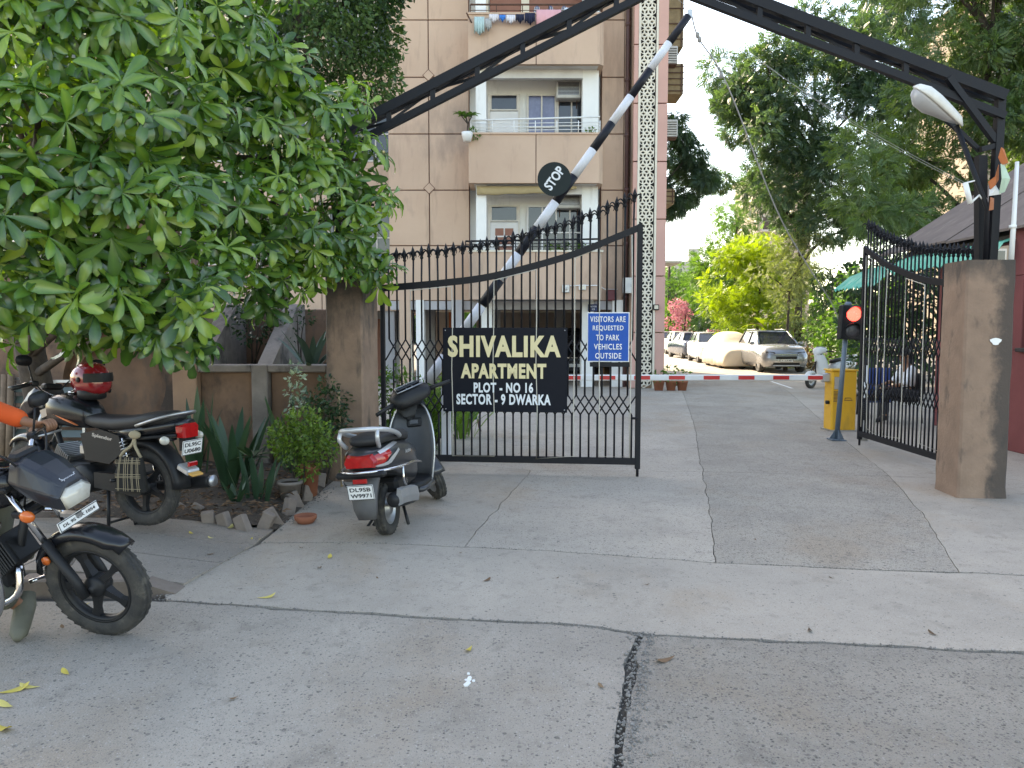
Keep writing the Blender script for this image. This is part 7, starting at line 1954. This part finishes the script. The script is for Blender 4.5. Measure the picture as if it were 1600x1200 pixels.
# boxes and fittings on the front
def fitting(name, lab, cat, px, py, w_, h_, d_, m_, Y, group=None):
    c = P(px, py, Y); t = thing(name, lab, cat, c, group=group); mb = MB(); mb.box((0, 0, 0), (w_, d_, h_), bev=.01); mb.build('box', m_, t); return t
jb = fitting('junction_box', 'grey electric junction box on the lowest balcony wall', 'box', 884, 451, .20, .21, .06, m_alu, 20.85)
mb = MB(); mb.lathe([(0, 0), (.05, 0), (.04, .03), (0, .03)], 14, M=T(0, -.03, 0) @ STAND); mb.build('knob', m_acw, jb)
tl_ = fitting('tube_light', 'white rectangular lamp on the lowest balcony wall', 'lamp', 910, 449, .19, .14, .06, m_white_plastic, 20.85)
mb = MB(); mb.box((0, -.034, 0), (.15, .01, .10)); mb.build('diffuser', m_clear_lens, tl_)
mb = MB(); mb.tube([P(889, 447, 20.87), P(904, 446, 20.87), P(922, 446, 20.87), P(935, 446, 20.87), P(945, 452, 21.6), P(965, 452, 21.9)], .014, 5); o = mb.build('conduit_pipe', m_white_plastic); tag(o, 'white conduit running from the junction box to the maroon box', 'pipe')
fb_ = fitting('fire_hose_box', 'maroon fire box on the wall beside the drain pipe', 'box', 955, 461, .26, .30, .14, mat('maroon_box_paint', (.20, .04, .05), .5), 21.9)
mb = MB(); mb.box((0, -.075, 0), (.2, .01, .24)); mb.build('box_door', mat('maroon_box_door', (.16, .03, .04), .5), fb_)
mb_ = fitting('meter_box', 'grey meter box on the pipe side of the tower', 'box', 980, 446, .24, .42, .12, m_acw, 21.25)
mb = MB(); mb.box((.09, -.065, 0), (.02, .02, .08)); mb.build('latch', m_alu, mb_)
fl = fitting('flood_light', 'small black flood light on the right strip of the tower', 'lamp', 1025, 480, .16, .15, .08, m_blackplastic, 21.22)
mb = MB(); mb.box((0, -.045, 0), (.11, .01, .10)); mb.build('lens', m_clear_lens, fl)
bp = fitting('block_plate', 'small dark blue plate on a column under the block', 'sign', 927, 481, .30, .20, .03, mat('dark_blue_plate', (.012, .03, .12), .5), 21.85)
text_fit('lettering', 'BLOCK', .2, .045, m_offwhite, bp, T(0, -.016, .04) @ STAND, .02, .001); text_fit('lettering', '13', .07, .05, m_offwhite, bp, T(0, -.016, -.04) @ STAND, .02, .001)
# far buildings
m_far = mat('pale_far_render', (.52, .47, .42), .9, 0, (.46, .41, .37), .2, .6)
def farblock(label, x0, x1, y, d, h, nx, nz, m_=m_far):
    t = thing('far_building', label, 'building', ((x0 + x1) / 2, y, 0), group='far buildings'); w_ = x1 - x0
    mb = MB(); mb.box((0, d / 2, h / 2), (w_, d, h)); mb.build('wall', m_, t)
    mb = MB(); mb.box((0, d / 2, h + .25), (w_ + .5, d + .5, .5)); rf = mb.build('roof', m_, t)
    mb = MB(); mb.box((w_ * .15, d * .3, h + 1.6), (w_ * .35, d * .3, 2.2)); mb.build('water_tank_room', m_, rf)
    for i in range(nx):
        for j in range(nz):
            cx = -w_ / 2 + w_ * (i + .5) / nx; cz = h * (j + .6) / nz
            mb = MB(); mb.box((cx, -.06, cz), (w_ / nx * .5, .1, h / nz * .45)); wi = mb.build('window', m_winframe, t)
            mb = MB(); mb.box((cx, -.115, cz), (w_ / nx * .42, .01, h / nz * .38)); mb.build('pane', m_glass, wi)
            mb = MB(); mb.box((cx, -.3, cz - h / nz * .26), (w_ / nx * .7, .5, .12)); mb.build('window_ledge', m_, t)
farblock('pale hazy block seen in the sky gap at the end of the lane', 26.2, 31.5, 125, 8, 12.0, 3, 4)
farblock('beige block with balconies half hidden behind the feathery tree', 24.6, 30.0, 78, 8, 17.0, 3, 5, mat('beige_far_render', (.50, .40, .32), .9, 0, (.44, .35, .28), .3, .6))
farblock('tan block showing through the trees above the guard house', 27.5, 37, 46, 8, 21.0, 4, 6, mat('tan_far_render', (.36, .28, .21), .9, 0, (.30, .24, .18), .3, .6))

# ================================================================ SMALL THINGS
def louvre(label, px0, px1, py0, py1, Y, lean):
    a, b = P(px0, py1, Y), P(px1, py0, Y); w_, h_ = b.x - a.x, b.z - a.z
    t = thing('louvre_panel', label, 'panel', (a.x, Y, a.z), rot=(R(-lean), 0, 0), group='louvred panels')
    for (x0, x1, z0, z1) in ((0, .03, 0, h_), (w_ - .03, w_, 0, h_), (.03, w_ - .03, 0, .03), (.03, w_ - .03, h_ - .03, h_)):
        mb = MB(); mb.box(((x0 + x1) / 2, 0, (z0 + z1) / 2), (x1 - x0, .03, z1 - z0)); mb.build('frame_bar', m_alu, t)
    n = max(4, int(h_ / .13))
    for i in range(n):
        z = .06 + (h_ - .1) * i / n; mb = MB(); mb.box((w_ / 2, 0, z + .04), (w_ - .064, .008, .09), M=about((w_ / 2, 0, z + .04), RX(R(-28)))); mb.build('slat', mat('dull_louvre_glass', (.10, .13, .12), .2, 0, (.07, .09, .085), 6, .5), t)
louvre('tall louvred metal panel leaning on the dark wall at the left edge', 20, 66, 590, 742, 8.5, 4)
louvre('second louvred metal panel leaning beside the motorcycle handlebar', 84, 128, 594, 742, 8.6, 4)
for i, (px, lab) in enumerate(((4, 'leftmost pale wooden pole against the dark wall'), (14, 'second pale wooden pole against the dark wall'))):
    a, b = P(px, 770, 8.35), P(px + 3, 585, 8.5); mb = MB(); a.z = .03; mb.tube([a, b], .035, 7); o = mb.build('wooden_pole', m_wood); tag(o, lab, 'pole', 'wooden poles')
st_ = G(538, 757); mb = MB(); mb.tube([(st_.x - .0, 7.95, .0), (st_.x - .06, 8.15, 1.0)], .012, 6); o = mb.build('bamboo_stick', mat('bamboo', (.36, .27, .15), .7)); tag(o, 'thin bamboo stick leaning on the left gate pillar', 'stick')
# fallen leaves and litter
m_yl = leafmat('fallen_yellow_leaf', (.52, .40, .07), (.62, .50, .12), (.68, .60, .26), .6, .15, (1, 1, .8))
m_bl = leafmat('fallen_brown_leaf', (.10, .06, .035), (.16, .09, .05), (.22, .14, .08), .8, .1, (1, 1, .8))
spots = [(416, 934, .11, 0), (20, 1080, .13, 0), (47, 1075, .09, 0), (10, 1104, .09, 0), (6, 1140, .1, 0), (103, 1053, .07, 0), (733, 1016, .07, 0), (515, 872, .08, 0), (300, 847, .06, 0), (388, 846, .08, 0), (402, 844, .06, 0), (380, 858, .05, 0), (133, 946, .06, 0), (360, 832, .12, 0), (330, 850, .05, 0),
         (760, 908, .07, 1), (1040, 1032, .12, 1), (1265, 986, .06, 1), (1458, 992, .06, 1), (500, 888, .06, 1), (98, 982, .05, 1), (1010, 915, .04, 1), (870, 905, .03, 1), (365, 1093, .05, 1), (720, 865, .04, 1), (690, 770, .04, 1), (1300, 905, .04, 1), (940, 1075, .05, 1), (470, 857, .05, 1), (330, 872, .06, 1), (1180, 845, .03, 1), (590, 905, .03, 1)]
for i, (px, py, L, k) in enumerate(spots):
    g_ = G(px, py); zz = .006 if g_.x > -2.1 or g_.y < 4.8 else pavz(g_.x, g_.y) + .006
    ov = npmesh('fallen_leaf', TPL['oblong'][0] * np.array([L, L * .42, -L * .9]) + np.array([-L / 2, 0, 0]), TPL['oblong'][1], m_bl if k else m_yl, None, np.full(18, rnd.random()), smooth=True)
    ov.matrix_local = T(g_.x, g_.y, zz + .004) @ RZ(rnd.uniform(0, 6.28)) @ RY(rnd.uniform(-.08, .08))
    lab = {0: 'broad yellow leaf lying just above the long near crack', 1: 'largest yellow leaf at the left edge of the near concrete', 2: 'yellow leaf tip to tip with the largest one at the left edge', 3: 'yellow leaf just below the pair at the left edge', 4: 'lowest yellow leaf at the left edge of the picture', 5: 'lone yellow leaf below the rider shoe', 6: 'thin yellow leaf near the white bird dropping', 7: 'yellow leaf on the apron in front of the scooter wheel', 13: 'long yellow leaf lying against the tilted bricks', 12: 'yellow leaf seen through the near motorcycle wheel', 16: 'large curled brown leaf beside the broken upright crack', 15: 'dark brown leaf alone on the middle of the apron', 18: 'dark leaf scrap by the crack at the right side', 17: 'brown leaf scrap just above the right half of the near crack'}.get(i)
    tag(ov, (lab or 'small brown leaf scrap lying on the concrete') if k else (lab or 'small yellow leaf on the paving near the brick edging'), 'leaf', 'fallen brown leaves' if k else 'fallen yellow leaves')
mb = MB(); g_ = G(736, 1062)
for i in range(9):
    a = rnd.uniform(0, 6.28); d = rnd.uniform(0, .04); r_ = rnd.uniform(.005, .016); c = (g_.x + d * math.cos(a), g_.y + d * math.sin(a) * 1.6)
    mb.prism([(c[0] + r_ * math.cos(q), c[1] + r_ * math.sin(q) * rnd.uniform(.8, 1.6)) for q in [k * 1.047 for k in range(6)]], -.001, .002 + .0006 * i)
o = mb.build('bird_dropping', m_white_plastic); tag(o, 'small white bird dropping on the near concrete', 'splash'); o['kind'] = 'stuff'  # thin white patches of a bird dropping
# loose grit along the broken joints
gv, gf = [], []
def grit(pts, n, spread, r0, r1):
    for _ in range(n):
        k = rnd.randrange(len(pts) - 1); p = pts[k].lerp(pts[k + 1], rnd.random()); x = p.x + rnd.gauss(0, spread); y = p.y + rnd.gauss(0, spread * .6); r_ = rnd.uniform(r0, r1) * (.6 + rnd.random())
        b = len(gv); zc = r_ * .35 - (.012 if abs(x - p.x) < .012 else 0)
        for (dx, dy, dz) in ((1, 0, 0), (0, 1, .1), (-1, 0, 0), (0, -1, -.1), (.1, .1, .8), (0, 0, -.7)): gv.append((x + dx * r_ * rnd.uniform(.7, 1.2), y + dy * r_ * rnd.uniform(.7, 1.2), zc + dz * r_))
        for f in ((0, 1, 4), (1, 2, 4), (2, 3, 4), (3, 0, 4), (1, 0, 5), (2, 1, 5), (3, 2, 5), (0, 3, 5)): gf.append(tuple(b + q for q in f))
v2 = lambda L: [Vector((p.x, p.y)) for p in L]
grit([p + Vector((.03, 0)) for p in v2(vc[:4])], 900, .030, .002, .008); grit(v2(c2), 1500, .016, .002, .006); grit(v2(c1), 900, .016, .002, .005); grit(v2(pe), 300, .02, .002, .006)
grit([Vector((-3.4, 6.2)), Vector((-2.0, 6.25)), Vector((-1.93, 7.9))], 700, .06, .003, .010)
o = npmesh('grit', gv, gf, mat('grit_grey', (.15, .14, .125), .95, 0, (.28, .26, .24), 40, .9)); tag(o, 'loose grit along the broken concrete joints', 'gravel', kind='stuff')
# leaf litter on the soil bed
n = 1300; B = np.stack([nrng.uniform(-3.9, -1.98, n), nrng.uniform(6.3, 8.8, n), nrng.uniform(.07, .13, n)], 1); D = runit(n); D[:, 2] *= .15; N = runit(n) * .4; N[:, 2] += 1
V, F, m_ = leafcloud(B, D, N, nrng.uniform(.04, .10, n), nrng.uniform(.015, .04, n), 'fold'); o = npmesh('leaf_litter', V, F, m_bl, None, np.repeat(nrng.random(n), m_)); tag(o, 'dry leaf litter on the garden soil', 'litter', kind='stuff')
# painted line inside
g0, g1 = G(1205, 596), G(1238, 607); dv = (g1 - g0).normalized(); nv_ = Vector((-dv.y, dv.x, 0)) * .04
mb = MB(); mb.add([g0 + nv_ + Vector((0, 0, .004)), g0 - nv_ + Vector((0, 0, .004)), g1 - nv_ + Vector((0, 0, .004)), g1 + nv_ + Vector((0, 0, .004))], [(0, 1, 2, 3)]); o = mb.build('painted_line', m_white); o['kind'] = 'structure'
